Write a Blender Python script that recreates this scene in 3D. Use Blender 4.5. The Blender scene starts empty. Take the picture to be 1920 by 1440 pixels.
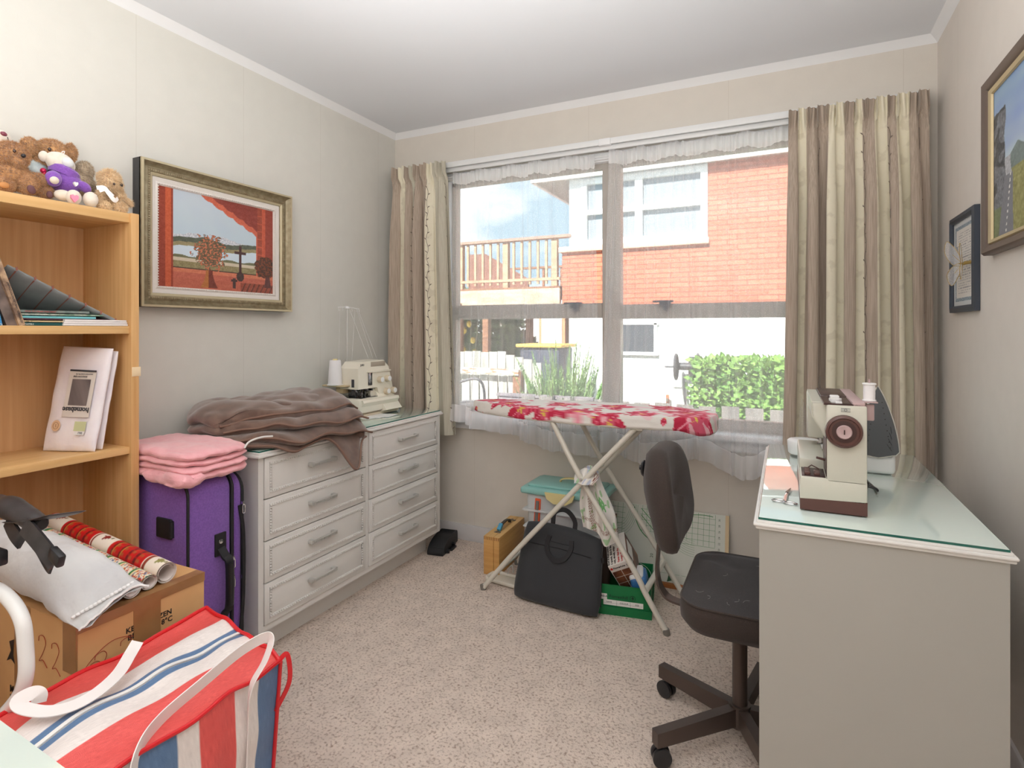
import bpy, bmesh, math, random
from math import pi, sin, cos, radians, sqrt
from mathutils import Vector, Matrix, noise
from mathutils.geometry import tessellate_polygon
SC = bpy.context.scene
COL = SC.collection
# ------------------------------------------------------------------ camera
YAW = radians(25.80); F = 1061.1; HX, HY = 960.0, 619.3
CAM = Vector((2.16, -2.818, 1.203))
cd = bpy.data.cameras.new('camera'); cam = bpy.data.objects.new('camera', cd); COL.objects.link(cam)
cam.location = CAM; cam.rotation_euler = (pi/2, 0, YAW)
cd.sensor_fit = 'HORIZONTAL'; cd.sensor_width = 36.0; cd.lens = 36.0*F/1920.0
cd.shift_x = 0.0; cd.shift_y = -(720.0-HY)/1920.0
cd.clip_start = 0.02; cd.clip_end = 200
SC.camera = cam
FW = Vector((-sin(YAW), cos(YAW), 0)); RT = Vector((cos(YAW), sin(YAW), 0))
def at(px, py, x=None, y=None, z=None):
    """point of the photograph's sight line on a plane of the room"""
    d = FW + RT*((px-HX)/F) + Vector((0, 0, -(py-HY)/F))
    if x is not None: t = (x-CAM.x)/d.x
    elif y is not None: t = (y-CAM.y)/d.y
    else: t = (z-CAM.z)/d.z
    return CAM + d*t
# ------------------------------------------------------------------ render look
vs = SC.view_settings
SC.display_settings.display_device = 'sRGB'
vs.view_transform = 'Standard'; vs.look = 'None'; vs.exposure = 0.0; vs.gamma = 1.0; vs.use_curve_mapping = False
try:
    SC.cycles.use_denoising = True
    SC.cycles.max_bounces = 10; SC.cycles.transparent_max_bounces = 24
    SC.cycles.diffuse_bounces = 5; SC.cycles.caustics_reflective = False; SC.cycles.caustics_refractive = False
    SC.cycles.sample_clamp_indirect = 6.0
except Exception: pass
def lin(c):
    r = []
    for k in c[:3]:
        k = k/255.0
        r.append(k/12.92 if k <= 0.04045 else ((k+0.055)/1.055)**2.4)
    return (r[0], r[1], r[2], 1.0)
# ------------------------------------------------------------------ world: sky with clouds
wd = bpy.data.worlds.new('sky'); SC.world = wd; wd.use_nodes = True
nt = wd.node_tree; nt.nodes.clear()
N = nt.nodes.new; L = nt.links.new
out = N('ShaderNodeOutputWorld'); bg = N('ShaderNodeBackground'); tc = N('ShaderNodeTexCoord')
mp = N('ShaderNodeMapping'); mp.inputs['Scale'].default_value = (1.0, 1.0, 2.4); mp.inputs['Location'].default_value = (0.35, 0.2, 0.55)
nz = N('ShaderNodeTexNoise'); nz.inputs['Scale'].default_value = 2.6; nz.inputs['Detail'].default_value = 7; nz.inputs['Roughness'].default_value = 0.5
cr = N('ShaderNodeValToRGB'); cr.color_ramp.elements[0].position = 0.47; cr.color_ramp.elements[1].position = 0.60
cr.color_ramp.elements[0].color = (0.31, 0.435, 0.52, 1); cr.color_ramp.elements[1].color = (0.85, 0.85, 0.86, 1)
L(tc.outputs['Generated'], mp.inputs['Vector']); L(mp.outputs[0], nz.inputs['Vector']); L(nz.outputs['Fac'], cr.inputs[0])
L(cr.outputs[0], bg.inputs['Color']); bg.inputs['Strength'].default_value = 2.15
L(bg.outputs[0], out.inputs['Surface'])
# ------------------------------------------------------------------ lights
sd = bpy.data.lights.new('sun', 'SUN'); sun = bpy.data.objects.new('sun', sd); COL.objects.link(sun)
sd.energy = 10.0; sd.angle = radians(3); sd.color = (1.0, 0.96, 0.9)
sun.rotation_euler = Vector((0.12, 0.72, -0.68)).to_track_quat('-Z', 'Y').to_euler()
def lamp(name, typ, loc, power, size, col=(1, 1, 1), rot=None):
    ld = bpy.data.lights.new(name, typ); lo = bpy.data.objects.new(name, ld); COL.objects.link(lo)
    lo.location = loc; ld.energy = power; ld.color = col
    if typ == 'POINT': ld.shadow_soft_size = size
    else:
        ld.shape = 'RECTANGLE'; ld.size, ld.size_y = size
        lo.rotation_euler = rot
    return lo
lamp('added_fill_up', 'AREA', (1.40, -1.45, 1.85), 4, (1.5, 1.2), (1.0, 0.985, 0.96), (radians(180), 0, 0))  # added unseen fill, aimed up to bounce off the ceiling
lamp('added_fill_up_rear', 'AREA', (1.65, -2.75, 1.40), 52, (1.2, 1.0), (1.0, 0.99, 0.97), (radians(180), 0, 0))  # second added fill near the camera, bounced off the ceiling to brighten the room
# ------------------------------------------------------------------ materials
MATS = {}
def mat(name, c, rough=0.55, metal=0.0, c2=None, ns=(8, 8, 8), nthr=(0.35, 0.65), bump=None, spec=0.5, sheen=0.0,
        coat=0.0, trans=0.0, alpha=1.0, attr=False, emit=0.0, detail=3, sub=0.0, mottle=0.0):
    """procedural principled material; c2 = second colour mixed in by noise, bump = (scale, strength, distance)"""
    m = bpy.data.materials.new(name); m.use_nodes = True; MATS[name] = m
    t = m.node_tree; n = t.nodes.new; l = t.links.new
    p = t.nodes['Principled BSDF']
    p.inputs['Base Color'].default_value = lin(c)
    p.inputs['Roughness'].default_value = rough; p.inputs['Metallic'].default_value = metal
    p.inputs['Specular IOR Level'].default_value = spec
    p.inputs['Sheen Weight'].default_value = sheen; p.inputs['Coat Weight'].default_value = coat
    p.inputs['Transmission Weight'].default_value = trans; p.inputs['Alpha'].default_value = alpha
    if sub: p.inputs['Subsurface Weight'].default_value = sub; p.inputs['Subsurface Radius'].default_value = (0.01, 0.01, 0.01)
    tcn = n('ShaderNodeTexCoord'); src = None
    if attr:
        a = n('ShaderNodeVertexColor'); a.layer_name = 'Col'; src = a.outputs['Color']
    if c2 is not None:
        mpn = n('ShaderNodeMapping'); mpn.inputs['Scale'].default_value = ns; l(tcn.outputs['Object'], mpn.inputs[0])
        z = n('ShaderNodeTexNoise'); z.inputs['Scale'].default_value = 1.0; z.inputs['Detail'].default_value = detail
        l(mpn.outputs[0], z.inputs['Vector'])
        r = n('ShaderNodeValToRGB'); r.color_ramp.elements[0].position, r.color_ramp.elements[1].position = nthr
        r.color_ramp.elements[0].color = lin(c); r.color_ramp.elements[1].color = lin(c2)
        l(z.outputs['Fac'], r.inputs[0]); src = r.outputs[0]
    if mottle:
        z = n('ShaderNodeTexNoise'); z.inputs['Scale'].default_value = 14; z.inputs['Detail'].default_value = 5; l(tcn.outputs['Object'], z.inputs['Vector'])
        mr = n('ShaderNodeMapRange'); mr.inputs['From Min'].default_value = 0.3; mr.inputs['From Max'].default_value = 0.7
        mr.inputs['To Min'].default_value = 1-mottle; mr.inputs['To Max'].default_value = 1+mottle; l(z.outputs['Fac'], mr.inputs['Value'])
        mx = n('ShaderNodeMix'); mx.data_type = 'RGBA'; mx.blend_type = 'MULTIPLY'; mx.inputs['Factor'].default_value = 1.0
        if src: l(src, mx.inputs['A'])
        else: mx.inputs['A'].default_value = lin(c)
        l(mr.outputs[0], mx.inputs['B']); src = mx.outputs['Result']
    if src is not None: l(src, p.inputs['Base Color'])
    if bump:
        z = n('ShaderNodeTexNoise'); z.inputs['Scale'].default_value = bump[0]; z.inputs['Detail'].default_value = 3; l(tcn.outputs['Object'], z.inputs['Vector'])
        b = n('ShaderNodeBump'); b.inputs['Strength'].default_value = bump[1]; b.inputs['Distance'].default_value = bump[2] if len(bump) > 2 else 0.002
        l(z.outputs['Fac'], b.inputs['Height']); l(b.outputs[0], p.inputs['Normal'])
    if emit:
        p.inputs['Emission Strength'].default_value = emit
        if src is not None: l(src, p.inputs['Emission Color'])
        else: p.inputs['Emission Color'].default_value = lin(c)
    return m
def wallpaper(name, c, axis, off, step):
    m = mat(name, c, 0.85, bump=(420, 0.25, 0.0012), spec=0.15, mottle=0.015)
    t = m.node_tree; n = t.nodes.new; l = t.links.new; p = t.nodes['Principled BSDF']
    src = p.inputs['Base Color'].links[0].from_socket
    g = n('ShaderNodeNewGeometry'); s = n('ShaderNodeSeparateXYZ'); l(g.outputs['Position'], s.inputs[0])
    a = n('ShaderNodeMath'); a.operation = 'ADD'; a.inputs[1].default_value = off; l(s.outputs[axis], a.inputs[0])
    d = n('ShaderNodeMath'); d.operation = 'PINGPONG'; d.inputs[1].default_value = step/2; l(a.outputs[0], d.inputs[0])
    k = n('ShaderNodeMath'); k.operation = 'LESS_THAN'; k.inputs[1].default_value = 0.0012; l(d.outputs[0], k.inputs[0])
    mx = n('ShaderNodeMix'); mx.data_type = 'RGBA'; l(k.outputs[0], mx.inputs['Factor']); l(src, mx.inputs['A'])
    mx.inputs['B'].default_value = lin((c[0]-9, c[1]-10, c[2]-11)); l(mx.outputs['Result'], p.inputs['Base Color'])
    return m
def brickmat(name, c1, c2, mortar, bw, bh):
    m = mat(name, c1, 0.85, spec=0.2); t = m.node_tree; n = t.nodes.new; l = t.links.new; p = t.nodes['Principled BSDF']
    g = n('ShaderNodeNewGeometry'); s = n('ShaderNodeSeparateXYZ'); l(g.outputs['Position'], s.inputs[0])
    a = n('ShaderNodeMath'); a.operation = 'ADD'; l(s.outputs['X'], a.inputs[0]); l(s.outputs['Y'], a.inputs[1])
    cmb = n('ShaderNodeCombineXYZ'); l(a.outputs[0], cmb.inputs['X']); l(s.outputs['Z'], cmb.inputs['Y'])
    b = n('ShaderNodeTexBrick'); l(cmb.outputs[0], b.inputs['Vector'])
    b.inputs['Color1'].default_value = lin(c1); b.inputs['Color2'].default_value = lin(c2); b.inputs['Mortar'].default_value = lin(mortar)
    b.inputs['Scale'].default_value = 1.0; b.inputs['Brick Width'].default_value = bw; b.inputs['Row Height'].default_value = bh
    b.inputs['Mortar Size'].default_value = 0.009; b.inputs['Mortar Smooth'].default_value = 0.15
    l(b.outputs['Color'], p.inputs['Base Color'])
    return m
def glassmat(name, tint, refl=0.06, rough=0.0, gcol=(255, 255, 255)):
    m = bpy.data.materials.new(name); m.use_nodes = True; t = m.node_tree; t.nodes.clear(); n = t.nodes.new; l = t.links.new
    o = n('ShaderNodeOutputMaterial'); mx = n('ShaderNodeMixShader'); a = n('ShaderNodeBsdfTransparent'); g = n('ShaderNodeBsdfGlossy')
    a.inputs[0].default_value = lin(tint); g.inputs['Roughness'].default_value = rough; g.inputs[0].default_value = lin(gcol)
    lw = n('ShaderNodeLayerWeight'); lw.inputs[0].default_value = 0.5; pw = n('ShaderNodeMath'); pw.operation = 'POWER'; pw.inputs[1].default_value = 5.0; l(lw.outputs['Facing'], pw.inputs[0])
    fr = n('ShaderNodeMath'); fr.operation = 'MULTIPLY_ADD'; fr.inputs[1].default_value = 0.7; fr.inputs[2].default_value = refl*0.5; l(pw.outputs[0], fr.inputs[0])
    l(fr.outputs[0], mx.inputs[0]); l(a.outputs[0], mx.inputs[1]); l(g.outputs[0], mx.inputs[2]); l(mx.outputs[0], o.inputs[0])
    return m
def sheermat(name, a0, a1, dots=0.0):
    m = bpy.data.materials.new(name); m.use_nodes = True; t = m.node_tree; t.nodes.clear(); n = t.nodes.new; l = t.links.new
    o = n('ShaderNodeOutputMaterial'); mx = n('ShaderNodeMixShader'); tr = n('ShaderNodeBsdfTransparent')
    df = n('ShaderNodeBsdfDiffuse'); tl = n('ShaderNodeBsdfTranslucent'); m2 = n('ShaderNodeMixShader')
    df.inputs[0].default_value = lin((252, 252, 255)); tl.inputs[0].default_value = lin((255, 255, 255)); m2.inputs[0].default_value = 0.5
    lw = n('ShaderNodeLayerWeight'); lw.inputs[0].default_value = 0.35
    mr = n('ShaderNodeMapRange'); mr.inputs['To Min'].default_value = a0; mr.inputs['To Max'].default_value = a1; l(lw.outputs['Facing'], mr.inputs['Value'])
    fac = mr.outputs[0]
    if dots:
        tcn = n('ShaderNodeTexCoord'); v = n('ShaderNodeTexVoronoi'); v.inputs['Scale'].default_value = 190; l(tcn.outputs['Object'], v.inputs['Vector'])
        lt = n('ShaderNodeMath'); lt.operation = 'LESS_THAN'; lt.inputs[1].default_value = 0.30; l(v.outputs['Distance'], lt.inputs[0])
        ml = n('ShaderNodeMath'); ml.operation = 'MULTIPLY_ADD'; ml.inputs[1].default_value = dots; ml.use_clamp = True
        l(lt.outputs[0], ml.inputs[0]); l(fac, ml.inputs[2]); fac = ml.outputs[0]
    l(fac, mx.inputs[0]); l(tr.outputs[0], mx.inputs[1]); l(df.outputs[0], m2.inputs[1]); l(tl.outputs[0], m2.inputs[2])
    l(m2.outputs[0], mx.inputs[2]); l(mx.outputs[0], o.inputs[0])
    return m
# ------------------------------------------------------------------ mesh builder
class B:
    def __init__(s): s.v = []; s.f = []; s.m = []; s.c = []; s.T = Matrix.Identity(4); s.col = (1, 1, 1, 1)
    def add(s, vs, fs, mi=0, cols=None):
        k = len(s.v)
        for i, p in enumerate(vs):
            s.v.append(s.T @ Vector(p)); s.c.append(cols[i] if cols else s.col)
        for q in fs: s.f.append([k+a for a in q]); s.m.append(mi)
    def bm(s, b, mi=0):
        b.verts.index_update(); s.add([v.co.copy() for v in b.verts], [[v.index for v in f.verts] for f in b.faces], mi); b.free()
    def box(s, a, b, mi=0, r=0.0, seg=2, M=None):
        """box between corners a and b, bevelled by r, optionally turned by M about its centre"""
        a = Vector(a); b = Vector(b); c = (a+b)/2; d = b-a
        d = Vector((abs(d.x), abs(d.y), abs(d.z)))
        bb = bmesh.new(); bmesh.ops.create_cube(bb, size=1.0)
        for v in bb.verts: v.co = Vector((v.co.x*d.x, v.co.y*d.y, v.co.z*d.z))
        if r > 0: bmesh.ops.bevel(bb, geom=list(bb.edges), offset=min(r, min(d)*0.49), segments=seg, affect='EDGES', profile=0.5)
        Tm = Matrix.Translation(c) @ (M.to_4x4() if M else Matrix.Identity(4))
        for v in bb.verts: v.co = Tm @ v.co
        s.bm(bb, mi); return s
    def tube(s, pts, r, n=10, mi=0, closed=False, flat=None):
        """tube along pts; flat=(w,h,up) gives a rectangular strap instead"""
        pts = [Vector(p) for p in pts]; m = len(pts); rs = r if isinstance(r, (list, tuple)) else [r]*m
        V = []; Fc = []; nrm = None
        for i, p in enumerate(pts):
            if closed: t = pts[(i+1) % m]-pts[i-1]
            else: t = pts[min(i+1, m-1)]-pts[max(i-1, 0)]
            if t.length < 1e-9: t = Vector((0, 0, 1))
            t.normalize()
            if nrm is None:
                u = Vector((0, 0, 1)) if abs(t.z) < 0.9 else Vector((1, 0, 0))
                if flat and len(flat) > 2: u = Vector(flat[2])
                nrm = u
            nrm = (nrm - t*nrm.dot(t))
            if nrm.length < 1e-6: nrm = t.orthogonal()
            nrm.normalize(); bi = t.cross(nrm)
            if flat:
                w, h = flat[0]/2, flat[1]/2
                for a, b_ in ((-w, -h), (w, -h), (w, h), (-w, h)): V.append(p+bi*a+nrm*b_)
            else:
                for k in range(n):
                    a = 2*pi*k/n; V.append(p+(nrm*cos(a)+bi*sin(a))*rs[i])
        n = 4 if flat else n
        for i in range(m if closed else m-1):
            j = (i+1) % m
            for k in range(n): Fc.append((i*n+k, i*n+(k+1) % n, j*n+(k+1) % n, j*n+k))
        if not closed: Fc.append(tuple(range(n))[::-1]); Fc.append(tuple((m-1)*n+k for k in range(n)))
        s.add(V, Fc, mi); return s
    def lathe(s, prof, c=(0, 0, 0), ax=(0, 0, 1), n=24, mi=0, cap=True):
        """turn profile [(r, h)...] about axis ax through c"""
        q = Vector((0, 0, 1)).rotation_difference(Vector(ax).normalized()).to_matrix(); c = Vector(c); V = []; Fc = []
        for r, h in prof:
            for k in range(n): a = 2*pi*k/n; V.append(c+q @ Vector((r*cos(a), r*sin(a), h)))
        for i in range(len(prof)-1):
            for k in range(n): Fc.append((i*n+k, i*n+(k+1) % n, (i+1)*n+(k+1) % n, (i+1)*n+k))
        if cap: Fc.append(tuple(range(n))[::-1]); Fc.append(tuple((len(prof)-1)*n+k for k in range(n)))
        s.add(V, Fc, mi); return s
    def cyl(s, a, b, r, r2=None, n=20, mi=0):
        a = Vector(a); b = Vector(b); h = (b-a).length; s.lathe([(r, 0), (r2 if r2 is not None else r, h)], a, b-a, n, mi); return s
    def prism(s, poly, o, ux, uy, d, mi=0):
        """polygon poly (2d) laid at o with axes ux,uy, extruded by vector d"""
        o = Vector(o); ux = Vector(ux); uy = Vector(uy); d = Vector(d); n = len(poly)
        P = [o+ux*a+uy*b for a, b in poly]; tri = tessellate_polygon([[Vector((a, b, 0)) for a, b in poly]])
        Fc = [tuple(t) for t in tri]+[tuple(n+k for k in t)[::-1] for t in tri]+[(i, (i+1) % n, n+(i+1) % n, n+i) for i in range(n)]
        s.add(P+[p+d for p in P], Fc, mi); return s
    def flat(s, poly, o, ux, uy, mi=0):
        o = Vector(o); ux = Vector(ux); uy = Vector(uy)
        tri = tessellate_polygon([[Vector((a, b, 0)) for a, b in poly]])
        s.add([o+ux*a+uy*b for a, b in poly], [tuple(t) for t in tri], mi); return s
    def surf(s, fn, nu, nv, mi=0, cf=None, cu=False, cv=False):
        """grid surface fn(u,v); mi may be a function of (u,v); cf gives a colour per vertex"""
        V = []; C = []; Fc = []
        mu = nu if cu else nu+1; mv = nv if cv else nv+1
        for j in range(mv):
            for i in range(mu):
                u, v = i/nu, j/nv; V.append(Vector(fn(u, v))); C.append(cf(u, v) if cf else s.col)
        k0 = len(s.v); s.add(V, [], 0, C)
        for j in range(nv):
            for i in range(nu):
                a = j*mu+i; b = j*mu+(i+1) % mu; c = ((j+1) % mv)*mu+(i+1) % mu; d = ((j+1) % mv)*mu+i
                s.f.append([k0+a, k0+b, k0+c, k0+d]); s.m.append(mi((i+.5)/nu, (j+.5)/nv) if callable(mi) else mi)
        return s
    def slab(s, cf0, th, nu, nv, mi=0, col=None, p=2.6, rc=0.0):
        """closed cushion-like sheet about the centre surface cf(u,v) of thickness th, rounded at its rim"""
        e = 1e-3
        def cf(u, v):
            if not rc: return Vector(cf0(u, v))
            a, c = 2*u-1, 2*v-1; return Vector(cf0(0.5+0.5*a*(1-rc*abs(c)**5), 0.5+0.5*c*(1-rc*abs(a)**5)))
        def pt(u, v, sg):
            c = Vector(cf(u, v)); du = Vector(cf(min(u+e, 1), v))-Vector(cf(max(u-e, 0), v)); dv = Vector(cf(u, min(v+e, 1)))-Vector(cf(u, max(v-e, 0)))
            n = du.cross(dv); n = n.normalized() if n.length > 1e-12 else Vector((0, 0, 1))
            w = (max(0, 1-abs(2*u-1)**(p*3))*max(0, 1-abs(2*v-1)**(p*3)))**0.5
            t = th(u, v) if callable(th) else th
            return c+n*(sg*t*0.5*w)
        # denser sampling near the rim
        def sm(x): return 0.5-0.5*cos(pi*x)
        s.surf(lambda u, v: pt(sm(u), sm(v), 1), nu, nv, mi, (lambda u, v: col(sm(u), sm(v), 1)) if col else None)
        s.surf(lambda u, v: pt(sm(1-u), sm(v), -1), nu, nv, mi, (lambda u, v: col(sm(1-u), sm(v), -1)) if col else None); return s
    def ell(s, c, r, M=None, nu=20, nv=14, mi=0, fn=None):
        c = Vector(c); r = Vector(r) if not isinstance(r, (int, float)) else Vector((r, r, r)); R = M if M else Matrix.Identity(3)
        V = []; Fc = []
        for j in range(nv+1):
            th = pi*j/nv
            for i in range(nu):
                ph = 2*pi*i/nu; d = Vector((sin(th)*cos(ph), sin(th)*sin(ph), cos(th))); k = fn(d) if fn else 1.0
                V.append(c+R @ Vector((d.x*r.x*k, d.y*r.y*k, d.z*r.z*k)))
        for j in range(nv):
            for i in range(nu): Fc.append((j*nu+i, (j+1)*nu+i, (j+1)*nu+(i+1) % nu, j*nu+(i+1) % nu))
        s.add(V, Fc, mi); return s
    def text(s, body, o, ux, uy, h, mi=0, depth=0.0006, align='LEFT', font_bold=False):
        """lettering of cap height h laid at o along ux, upright along uy"""
        cu = bpy.data.curves.new('t', 'FONT'); cu.body = body; cu.size = h*1.43; cu.extrude = depth/2; cu.align_x = align; cu.resolution_u = 2
        if font_bold: cu.offset = h*0.03
        ob = bpy.data.objects.new('t', cu); me = bpy.data.meshes.new_from_object(ob)
        o = Vector(o); ux = Vector(ux).normalized(); uy = Vector(uy).normalized(); uz = ux.cross(uy)
        s.add([o+ux*v.co.x+uy*v.co.y+uz*v.co.z for v in me.vertices], [list(p.vertices) for p in me.polygons], mi)
        bpy.data.objects.remove(ob); bpy.data.curves.remove(cu); bpy.data.meshes.remove(me); return s
    def fur(s, k0, count, length, mi=0, seed=1, droop=0.3, width=0.0012):
        """short tufts standing on the faces built since face index k0"""
        rnd = random.Random(seed); fs = s.f[k0:]
        ar = []; tot = 0
        for q in fs:
            a = (s.v[q[1]]-s.v[q[0]]).cross(s.v[q[2]]-s.v[q[0]]).length; tot += a; ar.append(tot)
        import bisect
        Ti = s.T; s.T = Matrix.Identity(4); V = []; Fc = []; C = []
        for _ in range(count):
            q = fs[min(bisect.bisect(ar, rnd.random()*tot), len(fs)-1)]; a, b, c = s.v[q[0]], s.v[q[1]], s.v[q[2]]
            u, w = rnd.random(), rnd.random()
            if u+w > 1: u, w = 1-u, 1-w
            p = a+(b-a)*u+(c-a)*w; n = (b-a).cross(c-a)
            if n.length < 1e-12: continue
            n.normalize(); d = (n+Vector((rnd.uniform(-.6, .6), rnd.uniform(-.6, .6), rnd.uniform(-.6, .4)-droop))).normalized()
            t = d.cross(Vector((rnd.uniform(-1, 1), rnd.uniform(-1, 1), rnd.uniform(-1, 1)))).normalized()*width
            k = len(V); l_ = length*rnd.uniform(.5, 1.2)
            V += [p-t, p+t, p+d*l_]; Fc.append((k, k+1, k+2))
        s.add(V, Fc, mi); s.T = Ti; return s
XF = {}
def props(o, label, cat, group=None, kind=None):
    if label: o['label'] = label
    if cat: o['category'] = cat
    if group: o['group'] = group
    if kind: o['kind'] = kind
def thing(name, label, cat, loc=(0, 0, 0), rz=0.0, group=None):
    o = bpy.data.objects.new(name, None); COL.objects.link(o); o.empty_display_size = 0.05
    o.location = loc; o.rotation_euler = (0, 0, rz); XF[o.name] = Matrix.Translation(loc) @ Matrix.Rotation(rz, 4, 'Z')
    props(o, label, cat, group); return o
def obj(name, b, mats, parent=None, label=None, cat=None, group=None, kind=None, world=True, sharp=38):
    """link builder b as ONE mesh object; world=True: its points are in room coordinates"""
    if not isinstance(mats, (list, tuple)): mats = [mats]
    me = bpy.data.meshes.new(name)
    inv = XF[parent.name].inverted() if (parent is not None and world) else Matrix.Identity(4)
    base = Matrix.Identity(4)
    if parent is None:
        xs = [v.x for v in b.v]; ys = [v.y for v in b.v]; zs = [v.z for v in b.v]
        base = Matrix.Translation(((min(xs)+max(xs))/2, (min(ys)+max(ys))/2, min(zs))); inv = base.inverted()
    me.from_pydata([tuple(inv @ v) for v in b.v], [], b.f)
    for m in mats: me.materials.append(m)
    me.polygons.foreach_set('material_index', b.m)
    if any(c != (1, 1, 1, 1) for c in b.c):
        at_ = me.color_attributes.new('Col', 'FLOAT_COLOR', 'POINT'); at_.data.foreach_set('color', [x for c in b.c for x in c])
    me.validate(); me.update()
    me.shade_smooth(); me.set_sharp_from_angle(angle=radians(sharp))
    o = bpy.data.objects.new(name, me); COL.objects.link(o); o.parent = parent
    if parent is None: o.location = base.translation; XF[o.name] = base
    else: XF[o.name] = XF[parent.name]
    props(o, label, cat, group, kind); return o
def cat(pts, n=8, closed=False):
    """smooth curve through points"""
    P = [Vector(p) for p in pts]; m = len(P); R = []
    for i in range(m if closed else m-1):
        p0 = P[(i-1) % m] if closed or i > 0 else P[0]*2-P[1]; p1 = P[i]; p2 = P[(i+1) % m]
        p3 = P[(i+2) % m] if closed or i < m-2 else P[-1]*2-P[-2]
        for k in range(n):
            t = k/n; R.append(0.5*((2*p1)+(p2-p0)*t+(2*p0-5*p1+4*p2-p3)*t*t+(3*p1-p0-3*p2+p3)*t**3))
    if not closed: R.append(P[-1])
    return R
def rrect(w, h, r, n=5):
    """rounded rectangle outline centred on 0"""
    P = []
    for cx, cy, a0 in ((w/2-r, h/2-r, 0), (-w/2+r, h/2-r, 90), (-w/2+r, -h/2+r, 180), (w/2-r, -h/2+r, 270)):
        for k in range(n+1): a = radians(a0+90*k/n); P.append((cx+r*cos(a), cy+r*sin(a)))
    return P
def nz3(x, y=0.0, z=0.0): return noise.noise(Vector((x, y, z)))
def lerp(a, b, t): return a+(b-a)*t
def sstep(a, b, x):
    t = min(1, max(0, (x-a)/(b-a))); return t*t*(3-2*t)
def RZ(a): return Matrix.Rotation(radians(a), 3, 'Z')
def RX(a): return Matrix.Rotation(radians(a), 3, 'X')
def RY(a): return Matrix.Rotation(radians(a), 3, 'Y')
def inpoly(x, y, P):
    c = False; n = len(P); j = n-1
    for i in range(n):
        if (P[i][1] > y) != (P[j][1] > y) and x < (P[j][0]-P[i][0])*(y-P[i][1])/(P[j][1]-P[i][1])+P[i][0]: c = not c
        j = i
    return c
# ================================================================== room shell
W, H, YR = 2.715, 2.40, -3.60
WX0, WX1, WZ0, WZ1 = 0.385, 2.36, 0.725, 2.075          # window opening
mwall_l = wallpaper('wallpaper_left', (219, 217, 210), 'Y', 0.62, 0.46)
mwall_b = wallpaper('wallpaper_back', (220, 214, 205), 'X', 0.12, 0.68)
mwall_r = wallpaper('wallpaper_right', (226, 219, 211), 'Y', 0.30, 0.68)
mwhite = mat('gloss_white_paint', (238, 239, 241), 0.35, spec=0.4)
mceil = mat('ceiling_paint', (230, 233, 238), 0.9, spec=0.1)
mcarp = mat('flecked_carpet', (228, 212, 199), 0.95, c2=(138, 108, 90), ns=(115, 115, 115), nthr=(0.50, 0.80), bump=(260, 0.8, 0.006), spec=0.05, detail=6, mottle=0.08)
def struct(name, b, m, parent=None, **k):
    return obj(name, b, m, parent, kind='structure' if parent is None else None, **k)
b = B(); b.box((-0.1, YR-0.1, -0.08), (W+0.1, 0.1, 0)); struct('floor', b, mcarp)
b = B(); b.box((-0.1, YR-0.1, H), (W+0.1, 0.1, H+0.08)); struct('ceiling', b, mceil)
b = B(); b.box((-0.12, YR-0.1, 0), (0, 0.12, H)); struct('wall_left', b, mwall_l)
b = B(); b.box((W, YR-0.1, 0), (W+0.12, 0.12, H)); struct('wall_right', b, mwall_r)
b = B()
b.box((0, 0, 0), (W, 0.12, WZ0-0.03)); b.box((0, 0, WZ1), (W, 0.12, H)); b.box((0, 0, WZ0-0.03), (WX0, 0.12, WZ1)); b.box((WX1, 0, WZ0-0.03), (W, 0.12, WZ1))
struct('wall_back', b, mwall_b)
b = B(); b.box((0, YR-0.1, 0), (W, YR, H)); struct('wall_front', b, mwall_r)
s_ = 0.03
def cove(name, a, d, nrm):
    a = Vector(a); d = Vector(d); nrm = Vector(nrm); b = B()
    b.prism([(0, 0), (s_, 0), (s_*0.82, -s_*0.12), (s_*0.12, -s_*0.85), (0, -s_)], a, nrm, (0, 0, 1), d); struct(name, b, mwhite)
cove('trim_1', (0, YR, H), (0, -YR, 0), (1, 0, 0)); cove('trim_2', (0, 0, H), (W, 0, 0), (0, -1, 0)); cove('trim_3', (W, YR, H), (0, -YR, 0), (-1, 0, 0))
mbase = mat('baseboard_paint', (206, 203, 203), 0.5)
def skirt(name, a, d, nrm):
    b = B(); b.prism([(0, 0), (0.014, 0), (0.014, 0.078), (0.009, 0.087), (0, 0.088)], a, nrm, (0, 0, 1), d); struct(name, b, mbase)
skirt('baseboard_back', (0, 0, 0), (W, 0, 0), (0, -1, 0)); skirt('baseboard_left', (0, YR, 0), (0, -YR, 0), (1, 0, 0)); skirt('baseboard_right', (W, YR, 0), (0, -YR, 0), (-1, 0, 0))
# ------------------------------------------------------------------ window
mframe = mat('taupe_window_frame', (176, 170, 163), 0.45)
mpane = glassmat('window_glass', (252, 254, 254))
mlatch = mat('dark_grey_latch', (66, 70, 84), 0.4, metal=0.3)
b = B(); Y0, Y1 = 0.035, 0.085
b.box((WX0, Y0, WZ0), (WX0+0.03, Y1, WZ1)); b.box((WX1-0.03, Y0, WZ0), (WX1, Y1, WZ1))
b.box((WX0, Y0, WZ1-0.03), (WX1, Y1, WZ1)); b.box((WX0, Y0, WZ0), (WX1, Y1, WZ0+0.035))
b.box((1.302, Y0+.001, WZ0+.001), (1.341, Y1-.001, WZ1-.001)); b.box((1.34, Y0-0.01, WZ0+.001), (1.40, Y1-.002, WZ1-.001))
b.box((WX0, Y0-0.008, 1.268), (1.302, Y1, 1.345)); b.box((1.40, Y0-0.008, 1.262), (WX1, Y1, 1.335))
b.box((1.395, Y0, WZ0+0.035), (WX1, Y1-0.01, WZ0+0.055)); b.box((WX0, Y0+0.012, 1.300), (WX1, Y1-0.03, 1.304))
win = struct('window_1', b, mframe)
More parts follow.
